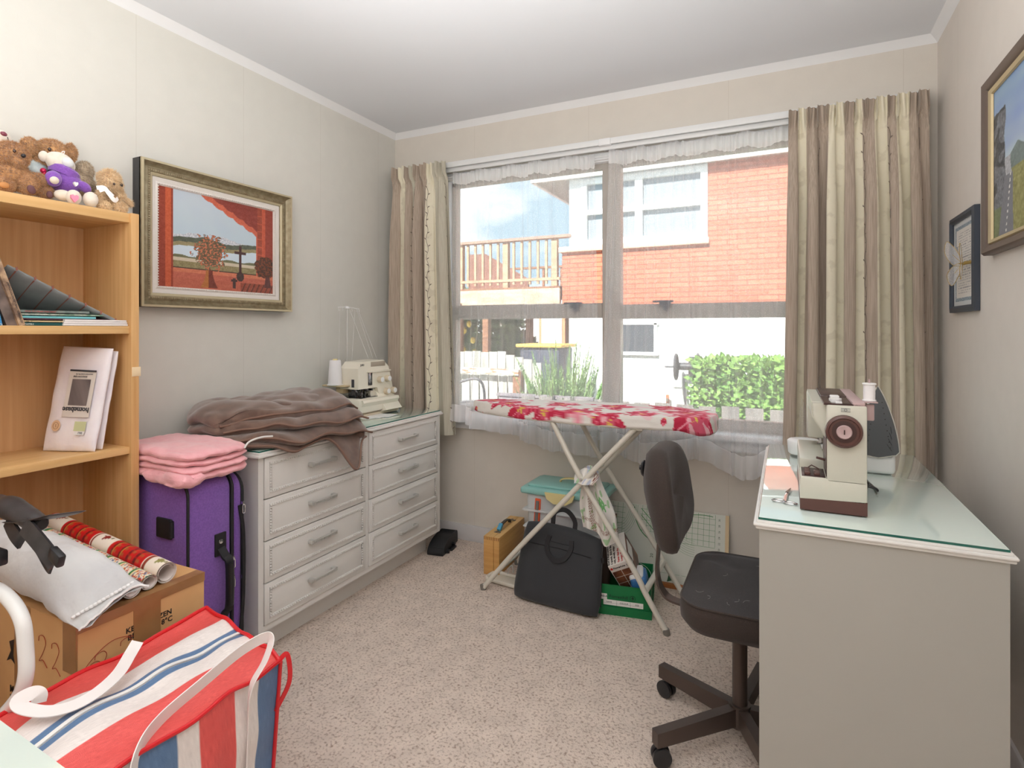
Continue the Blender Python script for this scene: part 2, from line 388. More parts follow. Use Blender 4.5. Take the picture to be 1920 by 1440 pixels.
b = B(); b.box((WX0-0.03, -0.018, WZ1), (WX1+0.03, 0.0, WZ1+0.035), r=0.004); b.box((WX0-0.03, -0.012, WZ0-0.03), (WX0, 0, WZ1), r=0.003); b.box((WX1, -0.012, WZ0-0.03), (WX1+0.03, 0, WZ1), r=0.003)
b.box((WX0, 0.0, WZ0-0.03), (WX0+0.006, Y0, WZ1)); b.box((WX1-0.006, 0.0, WZ0-0.03), (WX1, Y0, WZ1)); b.box((WX0, 0.0, WZ1-0.006), (WX1, Y0, WZ1))
obj('architrave', b, mwhite, win)
b = B(); b.box((WX0-0.06, -0.065, WZ0-0.03), (WX1+0.06, 0.04, WZ0), r=0.006, seg=3); b.box((WX0-0.04, -0.018, WZ0-0.085), (WX1+0.04, 0, WZ0-0.03), r=0.004)
obj('window_sill', b, mwhite, win)
for x0, x1, z0, z1 in ((WX0+0.03, 1.302, 1.345, WZ1-0.03), (WX0+0.03, 1.302, WZ0+0.035, 1.268), (1.40, WX1-0.03, 1.335, WZ1-0.03), (1.40, WX1-0.03, WZ0+0.055, 1.262)):
    b = B(); b.box((x0, 0.058, z0), (x1, 0.062, z1)); obj('glass_pane', b, mpane, win)
for x in (1.135, 1.60):
    b = B(); b.box((x, 0.0, 1.325), (x+0.055, 0.03, 1.345), r=0.004); b.box((x-0.03, -0.012, 1.340), (x+0.07, 0.004, 1.35), r=0.003); b.cyl((x+0.03, 0.0, 1.315), (x+0.03, 0.03, 1.315), 0.014)
    obj('latch', b, mlatch, win)
# ------------------------------------------------------------------ curtain rails
mrail = mat('white_rail', (232, 234, 235), 0.35)
t = thing('curtain_rail', 'white double curtain track running above the whole window', 'curtain rail', (1.37, -0.06, 2.10))
b = B(); b.box((0.07, -0.105, 2.120), (2.66, -0.095, 2.150), r=0.003); b.box((0.07, -0.095, 2.138), (2.66, -0.001, 2.150)); obj('front_track', b, mrail, t)
b = B(); b.box((0.30, -0.082, 2.100), (2.50, -0.070, 2.124), r=0.003); obj('rear_track', b, mrail, t)
b = B(); b.box((1.325, -0.110, 2.116), (1.385, -0.004, 2.150), r=0.004); obj('bracket', b, mwhite, t)
t = thing('net_wire', 'white stretched wire carrying the net curtains under the rail', 'curtain wire', (1.35, -0.03, 2.07))
b = B(); b.tube([(WX0-0.02, -0.035, 2.085), (WX1+0.02, -0.035, 2.085)], 0.003); obj('wire', b, mwhite, t)
b = B(); b.lathe([(0.002, 0), (0.007, 0.003), (0.007, 0.012), (0.003, 0.018)], (WX0-0.02, -0.018, 2.085), (0, -1, 0), 12); obj('hook', b, mwhite, t)
# ------------------------------------------------------------------ net curtains
msh = sheermat('net_voile', 0.27, 0.46, 0.07); msh_h = sheermat('net_hem', 0.70, 0.95)
def net(x0, x1, label, seed, nf, zbot, spread0=0.0, spread1=0.0, dips=()):
    rnd = random.Random(seed); ph = [rnd.uniform(0, 6.28) for _ in range(8)]
    folds = [(rnd.uniform(0.02, 0.98), rnd.uniform(-0.07, 0.07)) for _ in range(9)]
    def surf(u, v):   # v 0 = top
        z0 = 2.098+0.008*sin(u*nf*5+ph[0])*(1 if v < 0.05 else 0.0)
        uu = u+0.004*sin(u*34+ph[1])+0.014*sin(u*13+ph[2])+(0.014*sin(u*21+ph[3]+2*v))*v
        x = lerp(x0-spread0*v, x1+spread1*v, uu)
        zb = zbot(u); z = lerp(z0, zb, v)
        amp = 0.007+0.014*v
        y = -0.052-amp*(sin(u*nf*2*pi+ph[4]+1.6*v)*0.6+0.5*sin(u*nf*4.6*pi+ph[5]-1.1*v))
        x += 0.004*(0.3+v)*sin(u*nf*4*pi+ph[4]+2.2*v)
        y -= 0.058*sstep(0.55, 0.93, v)+(0.012*sstep(0.9, 1.0, v)*sin(u*9+ph[6]))
        for uk, sl in folds: y -= 0.016*math.exp(-((u-uk-sl*v)/0.0055)**2)
        if v < 0.05: y += 0.006*sin(u*nf*30)
        return (x, y, z)
    b = B(); b.surf(surf, 420, 44)
    b.m = [1 if ((k//420)+.5)/44 < 0.048 or ((k//420)+.5)/44 > 0.935 else 0 for k in range(len(b.f))]
    o = obj('net_curtain', b, [msh, msh_h], sharp=80); props(o, label, 'net curtain', 'net curtains at the window'); return o
net(0.44, 1.285, 'sheer white net curtain over the left half of the window', 3, 6, lambda u: 0.69-0.12*sstep(0, 1, u)**1.0+0.008*sin(u*16), 0.0, 0.02)
net(1.355, 2.25, 'sheer white net curtain over the right half of the window', 8, 7, lambda u: 0.585+0.02*sin(u*14+1)-0.025*sstep(0.55, 0.62, u)*(1-sstep(0.78, 0.84, u)), 0.03, 0.02)
# ------------------------------------------------------------------ drapes
mtaupe = mat('drape_taupe', (190, 175, 160), 0.8, c2=(168, 153, 138), ns=(300, 300, 8), sheen=0.2, spec=0.2)
mcream = mat('drape_cream', (232, 225, 203), 0.8, c2=(220, 212, 190), ns=(20, 20, 20), nthr=(0.55, 0.62), sheen=0.2, spec=0.2)
mgreen = mat('drape_sage', (200, 196, 180), 0.8, c2=(186, 180, 164), ns=(260, 260, 8), sheen=0.2, spec=0.2)
mvine = mat('drape_vine_print', (120, 108, 98), 0.8)
mleaf = mat('drape_leaf_print', (240, 236, 222), 0.7)
def drape(label, xt0, xt1, xb0, xb1, zt, zb, nf, seed, stripes, vines, amp=0.036, mats=None):
    rnd = random.Random(seed); ph = [rnd.uniform(0, 6.28) for _ in range(6)]
    def S(u, v):
        x = lerp(lerp(xt0, xt1, u), lerp(xb0, xb1, u), v)
        w = 2*pi*nf*u+0.9*sin(2*pi*u*1.7+ph[0])*(0.4+0.6*v)+0.4*sin(v*3+ph[1])*v
        a = lerp(0.012, amp, sstep(0.03, 0.30, v))*(0.75+0.35*sin(u*11+ph[2]))
        yy = -0.115-a*0.45-a*sin(w)
        xx = x+lerp(0.004, 0.017, sstep(0.03, 0.3, v))*sin(2*w+ph[3])*0.6
        if v < 0.065: # heading: narrow gathered pleats
            k = 1-sstep(0.045, 0.065, v); yy = lerp(yy, -0.125-0.009*sin(2*pi*nf*4*u)-0.014*(sin(2*pi*nf*u+ph[0]) > 0.1), k)
            xx += 0.004*(0.05-v)/0.05*sin(2*pi*nf*u)*k
        if 0.045 < v < 0.10: yy += 0.010*(1-abs(v-0.072)/0.028)*sin(2*pi*nf*2*u)
        z = lerp(zt+0.004*sin(u*2*pi*nf*2), zb+0.006*sin(u*7+ph[4]), v)
        return Vector((xx, yy, z))
    NU, NV = int(nf*30), 70
    def mi(u, v):
        k = u*nf*1.0; t_ = 0
        acc = 0.0
        for wd_, m_ in stripes:
            acc += wd_
            if (u*sum(s[0] for s in stripes)) < acc: return m_
        return stripes[-1][1]
    t = thing('curtain', label, 'curtain', ((xb0+xb1)/2, -0.115, zb), group='long striped drapes')
    b = B(); b.surf(S, NU, NV, mi)
    obj('drape_cloth', b, mats or [mtaupe, mcream, mgreen], t, sharp=75)
    b = B()   # printed vines lie on the cloth
    for uv in vines:
        pts = []; M_ = 150
        for k in range(M_+1):
            v = 0.09+0.90*k/M_; u = uv+0.0035/nf*8*sin(k*0.55)
            e = 1e-3; p = S(u, v); n = (S(u+e, v)-S(u-e, v)).cross(S(u, v+e)-S(u, v-e)).normalized(); n = -n if n.y > 0 else n
            pts.append(p+n*0.0012)
            if k % 4 == 0:
                sgn = 1 if (k//4) % 2 else -1; du = (S(u+e, v)-S(u-e, v)).normalized(); q = p+n*0.0014
                b.flat([(0, 0), (0.006, 0.003), (0.015, 0.012), (0.005, 0.010)], q, du*sgn, Vector((0, 0, 1)))
        b.tube(pts, 0.0, flat=(0.0022, 0.0004, (0, -1, 0)))
    obj('vine_print', b, mvine, t)
    return t
drape('narrow striped drape gathered at the left end of the window', 0.078, 0.452, 0.060, 0.505, 2.152, 0.615, 5, 4,
      [(1.1, 0), (1.0, 1), (1.3, 0), (.5, 2), (1.3, 0), (.8, 0), (1.3, 1), (.7, 2), (1.4, 2)], [0.44, 0.66, 0.94], 0.030)
drape('wide striped drape gathered at the right end of the window', 2.172, 2.664, 2.150, 2.690, 2.140, 0.60, 7, 11,
      [(.9, 0), (.7, 1), (1.2, 0), (1.0, 0), (1.3, 1), (.8, 0), (.7, 1), (1.0, 0), (1.1, 1), (.7, 0), (1.2, 1), (1.6, 0)], [0.24, 0.55, 0.74, 0.93], 0.036)
# ================================================================== chest of drawers
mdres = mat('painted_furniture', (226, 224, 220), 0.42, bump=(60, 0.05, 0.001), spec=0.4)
mdress = mat('shaded_white_side', (172, 170, 163), 0.5)  # white paint darkened: the desk panels' shade is put into the colour
mgap = mat('drawer_gap', (96, 84, 74), 0.9)
mglassT = mat('green_glass_top', (178, 206, 196), 0.04, spec=0.8, coat=1.0)
mglassE = mat('green_glass_edge', (22, 96, 84), 0.15, spec=0.8)
mmetal = mat('brushed_metal', (206, 206, 202), 0.35, metal=0.55)
mchrome = mat('chrome', (214, 214, 218), 0.12, metal=1.0)
DX, DY0, DY1, DZ = 0.455, -1.385, -0.20, 0.742
t = thing('chest_of_drawers', 'white eight drawer dresser with beaded drawer fronts along the left wall', 'dresser', (0.24, -0.79, 0))
b = B(); b.box((0.015, DY0, 0.105), (DX, DY0+0.022, DZ)); b.box((0.015, DY1-0.022, 0.105), (DX, DY1, DZ)); b.box((0.015, DY0+.022, 0.105), (0.03, DY1-.022, DZ)); b.box((0.03, DY0+.022, 0.105), (DX-0.002, DY1-.022, 0.127))
b.box((0.03, -0.808, 0.127), (DX, -0.790, DZ)); obj('carcase', b, mdres, t)
b = B(); b.box((0.03, DY0+.024, 0.128), (DX-0.03, -0.81, DZ-.002)); b.box((0.03, -0.788, 0.128), (DX-0.03, DY1-.024, DZ-.002)); obj('drawer_recess', b, mgap, t)
b = B(); b.box((0.05, DY0+0.04, 0), (0.385, DY1-0.03, 0.105)); obj('plinth', b, mdres, t)
b = B(); b.box((0.006, DY0-0.012, DZ), (DX+0.016, DY1+0.012, DZ+0.012), r=0.005); b.box((0.006, DY0-0.006, DZ+0.010), (DX+0.010, DY1+0.006, DZ+0.020), r=0.003); obj('top_board', b, mdres, t)
b = B(); b.box((0.015, DY0+0.002, DZ+0.020), (DX+0.002, DY1-0.002, DZ+0.0255), r=0.001)
g = obj('glass_top', b, [mglassT], t)
b = B(); b.box((0.014, DY0+0.001, DZ+0.0202), (DX+0.0035, DY1-0.001, DZ+0.0248)); obj('glass_edge', b, mglassE, g)
DTOP = DZ+0.0255
zr = [0.128, 0.281, 0.434, 0.587, 0.740]
for ya, yb in ((DY0+0.024, -0.81), (-0.788, DY1-0.024)):
    for k in range(4):
        za, zb_ = zr[k]+0.002, zr[k+1]-0.002
        b = B(); b.box((DX-0.018, ya+0.002, za), (DX+0.004, yb-0.002, zb_), r=0.002); dr = obj('drawer', b, mdres, t)
        b = B(); i0, i1, j0, j1 = ya+0.022, yb-0.022, za+0.020, zb_-0.018; x = DX+0.004
        for o_, r_ in ((0.0, 0.0022), (0.0085, 0.0018)):
            b.tube([(x+.001, i0+o_, j0+o_), (x+.001, i1-o_, j0+o_), (x+.001, i1-o_, j1-o_), (x+.001, i0+o_, j1-o_)], r_, 6, closed=True)
        L_ = [];
        def run(a, c, n):
            for q in range(n): L_.append((lerp(a[0], c[0], q/n), lerp(a[1], c[1], q/n)))
        ny = int((i1-i0)/0.0105); nzz = int((j1-j0)/0.0105); c_ = 0.0043
        run((i0+c_, j0+c_), (i1-c_, j0+c_), ny); run((i1-c_, j0+c_), (i1-c_, j1-c_), nzz); run((i1-c_, j1-c_), (i0+c_, j1-c_), ny); run((i0+c_, j1-c_), (i0+c_, j0+c_), nzz)
        for y_, z_ in L_: b.ell((x+.001, y_, z_), 0.0046, nu=7, nv=4)
        obj('bead_moulding', b, mdres, dr)
        b = B(); yc = (ya+yb)/2+0.002; zc = (za+zb_)/2+0.008; hl = 0.062
        b.box((x+0.016, yc-hl, zc-0.006), (x+0.026, yc+hl, zc+0.006), r=0.003)
        for sgn in (-1, 1): b.box((x, yc+sgn*hl-0.009, zc-0.008), (x+0.024, yc+sgn*hl+0.009, zc+0.008), r=0.003)
        for q in range(15): b.box((x+0.0255, yc-0.052+q*0.0072, zc-0.0045), (x+0.0275, yc-0.048+q*0.0072, zc+0.0045))
        obj('handle', b, mmetal, dr)
# ================================================================== desk on the right
KX0, KX1, KY0, KY1, KZ = 2.100, 2.566, -1.360, -0.405, 0.735
t = thing('sewing_desk', 'white desk with a moulded edge and glass top along the right wall', 'desk', (2.33, -0.88, 0))
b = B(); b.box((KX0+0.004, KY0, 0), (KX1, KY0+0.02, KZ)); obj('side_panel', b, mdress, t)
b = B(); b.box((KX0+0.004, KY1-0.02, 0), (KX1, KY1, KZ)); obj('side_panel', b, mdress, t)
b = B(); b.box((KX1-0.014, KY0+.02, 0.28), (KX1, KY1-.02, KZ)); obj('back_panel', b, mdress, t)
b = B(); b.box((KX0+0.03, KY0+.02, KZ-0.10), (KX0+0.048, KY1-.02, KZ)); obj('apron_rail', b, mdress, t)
b = B(); b.box((KX0-0.004, KY0-0.006, KZ), (KX1+0.010, KY1+0.008, KZ+0.008), r=0.003); b.box((KX0-0.009, KY0-0.011, KZ+0.007), (KX1+0.013, KY1+0.010, KZ+0.015), r=0.004)
b.box((KX0-0.003, KY0-0.005, KZ+0.013), (KX1+0.006, KY1+0.006, KZ+0.021), r=0.004); obj('desk_top', b, mdres, t)
b = B(); b.box((KX0+0.003, KY0+0.002, KZ+0.021), (KX1, KY1, KZ+0.027), r=0.001)
mglassD = mat('desk_glass_top', (212, 226, 219), 0.03, spec=1.0, coat=1.0)
g = obj('glass_top', b, mglassD, t)
b = B(); b.box((KX0+0.0018, KY0+0.0008, KZ+0.0213), (KX1+0.001, KY1+0.001, KZ+0.0262)); obj('glass_edge', b, mglassE, g)
KT = KZ+0.027
# ================================================================== bookcase
mbeech = mat('beech_veneer', (224, 182, 128), 0.45, c2=(204, 156, 100), ns=(60, 60, 2.2), nthr=(0.3, 0.72), detail=5, spec=0.3)
mbeechy = mat('beech_veneer_horizontal', (230, 190, 134), 0.45, c2=(212, 168, 110), ns=(60, 2.2, 60), nthr=(0.3, 0.72), detail=5, spec=0.3)
mbeechi = mat('beech_backboard', (214, 168, 122), 0.5, c2=(198, 150, 102), ns=(60, 60, 2.2), nthr=(0.3, 0.72), detail=5, spec=0.2)
SD = 0.27; SY1 = -1.695; SYI = -1.720; SY0 = -2.52
t = thing('bookcase', 'tall open beech bookcase against the left wall', 'bookcase', (0.14, -2.1, 0))
b = B(); b.box((0.004, SYI, 0), (SD+0.008, SY1, 1.578), r=0.0015); obj('side_panel', b, mbeech, t)
b = B(); b.box((0.004, SY0-0.025, 0), (SD+0.008, SY0, 1.578), r=0.0015); obj('side_panel', b, mbeech, t)
b = B(); b.box((0.004, SY0, 0.05), (0.010, SYI, 1.55)); obj('back_panel', b, mbeechi, t)
for z, th in ((1.547, .030), (1.192, .024), (0.808, .022), (0.40, .022), (0.05, .022)):
    b = B(); b.box((0.010, SY0, z), (SD, SYI, z+th), r=0.0012); obj('shelf', b, mbeechy, t)
Z1, Z2, Z3 = 1.577, 1.216, 0.830
# ================================================================== suitcase
mpurp = mat('purple_nylon', (134, 92, 180), 0.7, c2=(120, 80, 164), ns=(200, 200, 200), bump=(500, 0.3, 0.001), sheen=0.3)
mblk = mat('black_webbing', (24, 24, 28), 0.65, bump=(700, 0.3, 0.001))
mblkp = mat('black_plastic', (28, 28, 32), 0.35)
t = thing('suitcase', 'purple upright suitcase between the bookcase and the dresser', 'suitcase', (0.25, -1.56, 0))
SX = 0.468; ya, yb = -1.662, -1.505
def rbox_y(b, x0, x1, z0, z1, y0, y1, r, mi=0, e=0.012):
    P = rrect(x1-x0, z1-z0, r, 7); cx, cz = (x0+x1)/2, (z0+z1)/2; n = len(P); V = []; Fc = []
    rows = [(y0+0.0, e*1.0), (y0+e*0.3, e*0.3), (y0+e, 0), (y1-e, 0), (y1-e*0.3, e*0.3), (y1, e)]
    for yy, ins in rows:
        k = 1-ins*2/(x1-x0); k2 = 1-ins*2/(z1-z0)
        for a, c in P: V.append((cx+a*k, yy, cz+c*k2))
    for i in range(len(rows)-1):
        for k in range(n): Fc.append((i*n+k, i*n+(k+1) % n, (i+1)*n+(k+1) % n, (i+1)*n+k))
    Fc.append(tuple(range(n))[::-1]); Fc.append(tuple((len(rows)-1)*n+k for k in range(n))); b.add(V, Fc, mi)
b = B(); rbox_y(b, 0.02, SX, 0.012, 0.722, ya, yb, 0.05); obj('shell', b, mpurp, t)
b = B(); rbox_y(b, 0.024, SX-0.004, 0.016, 0.716, yb, yb+0.014, 0.05, e=0.001)
for yy in (ya+0.002, yb+0.001):
    P = [(0.244+a, yy, 0.367+c) for a, c in rrect(0.450, 0.712, 0.05, 7)]; b.tube(P, 0.0045, 6, closed=True)
obj('piping', b, mblk, t)
b = B(); rbox_y(b, 0.03, SX-0.008, 0.02, 0.712, yb+0.014, yb+0.050, 0.06); obj('front_pocket', b, mpurp, t)
b = B(); P = [(0.2455+a, yb+0.050, 0.366+c) for a, c in rrect(0.424, 0.68, 0.06, 7)]; b.tube(P, 0.006, 6, closed=True)
b.tube(cat([(SX-0.004, yb+0.036, 0.60), (SX+0.006, yb+0.043, 0.5), (SX+0.006, yb+0.043, 0.3), (SX-0.004, yb+0.036, 0.12)]), 0, flat=(0.012, 0.004, (1, 0, 0))); obj('zip_band', b, mblk, t)
for zz, yy in ((0.425, yb+0.006), (0.36, yb+0.006), (0.60, yb+0.045), (0.345, yb+0.047)):
    b = B(); b.box((SX-0.004, yy-0.004, zz), (SX+0.006, yy+0.004, zz+0.012), r=0.001); P = [(SX+0.006, yy+a, zz-0.014+c) for a, c in rrect(0.009, 0.028, 0.003, 3)]; b.tube(P, 0.0016, 6, closed=True); obj('zip_pull', b, mchrome, t)
b = B(); yh = -1.547
for z0, z1 in ((0.455, 0.53), (0.185, 0.26)): b.box((SX-0.002, yh-0.021, z0), (SX+0.005, yh+0.021, z1), r=0.003)
b.tube(cat([(SX+0.003, yh, 0.48), (SX+0.022, yh+0.004, 0.455), (SX+0.036, yh+0.008, 0.43), (SX+0.036, yh+0.008, 0.30), (SX+0.022, yh+0.004, 0.27), (SX+0.003, yh, 0.235)]), 0, flat=(0.026, 0.008, (1, 0, 0)))
h = obj('side_handle', b, mblk, t)
b = B(); b.tube([(SX+0.037, yh+0.008, 0.435), (SX+0.040, yh+0.008, 0.36), (SX+0.037, yh+0.008, 0.295)], 0.0125, 12); obj('grip', b, mblkp, h)
for zz in (0.502, 0.212):
    b = B(); b.lathe([(0.008, 0), (0.007, 0.002), (0.003, 0.003)], (SX+0.004, yh, zz), (1, 0, 0), 14); obj('rivet', b, mchrome, h)
b = B(); b.box((0.325, ya-0.010, 0.535), (0.40, ya, 0.60), r=0.006); b.cyl((0.40, ya-0.006, 0.542), (0.40, ya-0.006, 0.594), 0.007); obj('hinge_block', b, mblk, t)
b = B()
for x in (0.06, 0.42):
    for y in (ya+0.03, yb-0.03): b.cyl((x, y, 0), (x, y, 0.014), 0.014)
obj('foot', b, mblkp, t)
# ================================================================== folded pink blanket on the suitcase
mpink = mat('pink_fleece', (246, 182, 188), 0.9, c2=(240, 170, 178), ns=(40, 40, 40), sheen=0.5, bump=(260, 0.5, 0.002))
b = B()
def fold(x0, x1, y0, y1, z, th, seed, sag=0.0, dip=0.0):
    def cf(u, v):
        x = lerp(x0, x1, u)+0.006*nz3(v*4, seed); y = lerp(y0, y1, v)+0.006*nz3(u*4, seed+3)
        zz = z+0.006*nz3(u*5+seed, v*4)+0.004*nz3(u*12, v*14+seed)-sag*sstep(0.8, 1, u)-dip*sstep(0.72, 0.0, v)**1*sstep(0.45, 1, u)
        return Vector((x, y, zz))
    b.slab(cf, lambda u, v: th*(1+0.2*nz3(u*6, v*6, seed)), 34, 30, rc=0.10, p=3.5)
fold(0.10, 0.50, -1.690, -1.442, 0.745, 0.036, 1, 0.008)
fold(0.09, 0.505, -1.688, -1.438, 0.765, 0.024, 5, 0.006)
fold(0.11, 0.495, -1.690, -1.435, 0.784, 0.024, 9, 0.004)
fold(0.10, 0.50, -1.688, -1.440, 0.806, 0.030, 12, 0.004)
# the rolled corner that hangs lower at the near side
b.slab(lambda u, v: Vector((lerp(0.30, 0.512, u), -1.700+0.075*v+0.008*sin(u*6), 0.742-0.010*sin(v*3.1)+0.004*nz3(u*9, v*5))), 0.044, 24, 16)
obj('pink_blanket', b, mpink, None, 'folded pink blanket lying on top of the purple suitcase', 'blanket', sharp=80)
# ================================================================== brown fleece blanket on the dresser
mbrn = mat('brown_fleece', (122, 98, 86), 0.95, c2=(100, 78, 68), ns=(26, 26, 26), sheen=0.6, bump=(480, 0.6, 0.002))
mpip = mat('brown_piping', (128, 100, 86), 0.8)
t = thing('brown_blanket', 'brown fleece blanket bundled on the left part of the dresser', 'blanket', (0.25, -1.1, DTOP))
ZB = DTOP
def bl(u, v, k):
    """layer k of the bundled blanket: u back to front, v near (left) to far (right)"""
    y = lerp(-1.455, -0.860, v)
    xb = 0.03+0.10*sstep(0.25, 0, v)+0.05*sstep(0.8, 1, v)
    xf = [0.505, 0.535, 0.520, 0.475][k]+0.015*sin(v*7+k)-[0.10, 0.16, 0.20, 0.16][k]*sstep(0.35, 0, v)
    if k == 0: xf += 0.075*math.exp(-((v-0.77)/0.12)**2)
    x = lerp(xb, xf, u)
    base = [0.016, 0.044, 0.082, 0.118][k]*(0.62+0.38*sstep(0, 0.25, v))*(1-0.25*sstep(0.85, 1, v))
    z = ZB+base+0.010*nz3(x*9+k, y*9)+0.010*nz3(x*16, y*6+k*2)+[0, 0.0, 0.010, 0.030][k]*sin(pi*min(1, u*1.1))*(0.6+0.4*sin(v*8+1))
    dr = sstep(0.455, 0.62, x)*[0.11, 0.07, 0.05, 0.03][k]
    if k == 0: dr += 0.09*sstep(0.47, 0.60, x)*math.exp(-((v-0.77)/0.13)**2)
    z -= dr
    z += 0.012*sstep(0.12, 0, v)
    return Vector((x, y, max(z, ZB+0.008) if x < 0.44 else z))
b = B()
for k, th in ((0, 0.026), (1, 0.042), (2, 0.048), (3, 0.060)):
    b.slab(lambda u, v, k=k: bl(u, v, k), lambda u, v, th=th, k=k: th*(1.0+0.35*nz3(u*5, v*7, k)), 40, 60, rc=0.08, p=3.2)
b.surf(lambda u, v: Vector((lerp(0.11, 0.53, v), -0.905+0.045*cos(2*pi*u)*sin(pi*min(1, max(0, v*1.0+0.0)))**0.3, ZB+0.062-0.06*sstep(.8, 1, v)+0.052*sin(2*pi*u)*sin(pi*v)**0.3+0.006*nz3(u*6, v*8)+0.012*sin(v*5))), 36, 40, cu=True)
b.slab(lambda u, v: Vector((lerp(0.06, 0.40, u)+0.03*sin(v*5), lerp(-1.25, -0.90, v), ZB+0.135+0.022*sin(u*3.1)*sin(v*3.1)+0.012*nz3(u*6, v*6))), 0.04, 30, 30)
obj('blanket_cloth', b, mbrn, t, sharp=85)
b = B()
for k, u_ in ((1, 0.995), (2, 0.995), (3, 0.99), (0, 0.995)):
    b.tube([bl(u_, 0.03+0.94*q/60, k)+Vector((0.003, 0, 0.004)) for q in range(61)], 0.0042, 8)
obj('edge_piping', b, mpip, t)
mstr = mat('white_cord', (226, 224, 220), 0.6)
b = B(); P = [at(458, 840, x=0.50), at(468, 828, x=0.505), at(490, 820, x=0.515), at(511, 818, x=0.52)]
b.tube(cat(P), 0.0035, 8); obj('cord_loop', b, mstr, t)
# ================================================================== overlocker on the dresser
mcrm = mat('cream_plastic', (236, 230, 214), 0.38, spec=0.4)
mcrm2 = mat('beige_plastic', (206, 186, 150), 0.45)
mknob = mat('tan_dial', (214, 200, 176), 0.45); mwpl = mat('white_plastic', (240, 240, 240), 0.35)
msteel = mat('machine_steel', (150, 148, 150), 0.25, metal=0.9, c2=(70, 70, 76), ns=(60, 60, 60))
mthr = mat('white_thread', (240, 238, 240), 0.8, bump=(900, 0.4, 0.001))
mink = mat('dark_ink', (60, 60, 66), 0.6)
t = OVL = thing('overlocker', 'cream overlocker sewing machine on the far end of the dresser', 'sewing machine', (0.19, -0.42, DTOP), 0.0)
b = B(); z0 = DTOP+0.012
b.prism([(0.070, 0.0), (0.265, 0.0), (0.305, 0.062), (0.300, 0.075), (0.070, 0.075)], (0, -0.585, z0), (1, 0, 0), (0, 0, 1), (0, 0.285, 0))
b.box((0.075, -0.600, z0+0.010), (0.292, -0.33, z0+0.078), r=0.010)
b.prism([(0.16, 0), (0.275, 0), (0.315, 0.010), (0.300, 0.030), (0.24, 0.105), (0.16, 0.105)], (0, -0.42, z0), (1, 0, 0), (0, 0, 1), (0, 0.130, 0)); obj('base', b, mcrm, t, sharp=30)
b = B(); b.box((0.09, -0.57, DTOP+0.0005), (0.28, -0.27, z0+0.002), r=0.003); obj('foot_pad', b, mknob, t)
b = B()   # upper arm and tower, with the carrying slot near its top
ox = 0.135
P = [(-0.565, 0.905), (-0.565, 1.010), (-0.530, 1.042), (-0.370, 1.047), (-0.325, 1.010), (-0.285, 0.880), (-0.285, 0.860), (-0.40, 0.860), (-0.42, 0.905)]
b.prism(P, (ox, 0, 0), (0, 1, 0), (0, 0, 1), (0.118, 0, 0))
b.box((ox-0.02, -0.42, z0+0.07), (ox+0.10, -0.27, 0.93), r=0.01)
b.box((ox+0.112, -0.50, 0.985), (ox+0.128, -0.315, 0.993), r=0.003); obj('body', b, mcrm, t, sharp=30)
b = B(); b.box((ox+0.1175, -0.470, 1.015), (ox+0.1195, -0.355, 1.040), r=0.002); obj('handle_slot', b, mat('slot_shade', (170, 158, 142), 0.6), t)
b = B(); b.box((ox+0.117, -0.492, 0.920), (ox+0.122, -0.462, 0.992), r=0.006); obj('needle_cover', b, msteel, t)
b = B(); b.text('JUKI', (ox+0.1188, -0.555, 1.022), (0, 1, 0), (0, 0, 1), 0.009, depth=0.0008); b.box((ox-0.0006, -0.5656, 0.925), (ox+0.07, -0.5650, 0.965)); obj('logo', B().text('JUKI', (ox+0.1190, -0.550, 1.022), (0, 1, 0), (0, 0, 1), 0.010, depth=0.0012), mink, t)
b = B(); b.box((ox+0.075, -0.5662, 0.915), (ox+0.092, -0.565, 0.955)); obj('sticker', b, mink, t)
for y_, z_ in ((-0.405, 0.945), (-0.345, 0.947), (-0.352, 0.880), (-0.298, 0.880)):
    b = B(); b.lathe([(0.017, 0), (0.017, 0.020), (0.015, 0.024)], (ox+0.117, y_, z_), (1, 0, 0), 20); kn = obj('tension_dial', b, mknob, t)
    b = B(); b.lathe([(0.0135, 0), (0.0125, 0.004)], (ox+0.140, y_, z_), (1, 0, 0), 20); obj('dial_cap', b, mwpl, kn)
b = B(); rnd = random.Random(5)
b.box((ox+0.02, -0.53, 0.86), (ox+0.07, -0.505, 0.915), r=0.004); b.cyl((ox+0.09, -0.505, 0.852), (ox+0.09, -0.505, 0.925), 0.004)
b.cyl((ox+0.10, -0.495, 0.852), (ox+0.10, -0.495, 0.925), 0.003)
for q in range(16):
    y_ = -0.53+rnd.random()*0.09; z_ = 0.855+rnd.random()*0.045; b.box((ox+0.075, y_, z_), (ox+0.075+rnd.random()*0.03, y_+0.012, z_+0.010), r=0.002)
b.box((0.10, -0.55, z0+0.0785), (0.255, -0.42, z0+0.0805), r=0.001); obj('needle_mechanism', b, msteel, t)
b = B(); b.lathe([(0.022, 0), (0.024, 0.004), (0.024, 0.040)], (ox+0.06, -0.425, 0.875), (1, -0.05, 0), 22); obj('looper_cover', b, mcrm, t)
b = B(); b.box((0.055, -0.70+0.09, 0.918), (0.20, -0.43, 0.926), r=0.003); b.box((0.10, -0.56, 0.88), (0.15, -0.50, 0.918), r=0.006); obj('spool_stand', b, mcrm2, t)
b = B(); b.lathe([(0.040, 0), (0.041, 0.003), (0.037, 0.005)], (0.125, -0.590, 0.926), n=24); obj('cone_base', b, mwpl, t)
b = B(); b.lathe([(0.036, 0), (0.034, 0.03), (0.028, 0.118), (0.025, 0.122)], (0.125, -0.590, 0.930), n=28); sp = obj('thread_cone', b, mthr, t)
b = B(); b.lathe([(0.013, 0), (0.011, 0.006), (0.004, 0.007)], (0.125, -0.590, 1.0515), n=16); obj('cone_cap', b, mat('pale_yellow_plastic', (232, 216, 150), 0.5), sp)
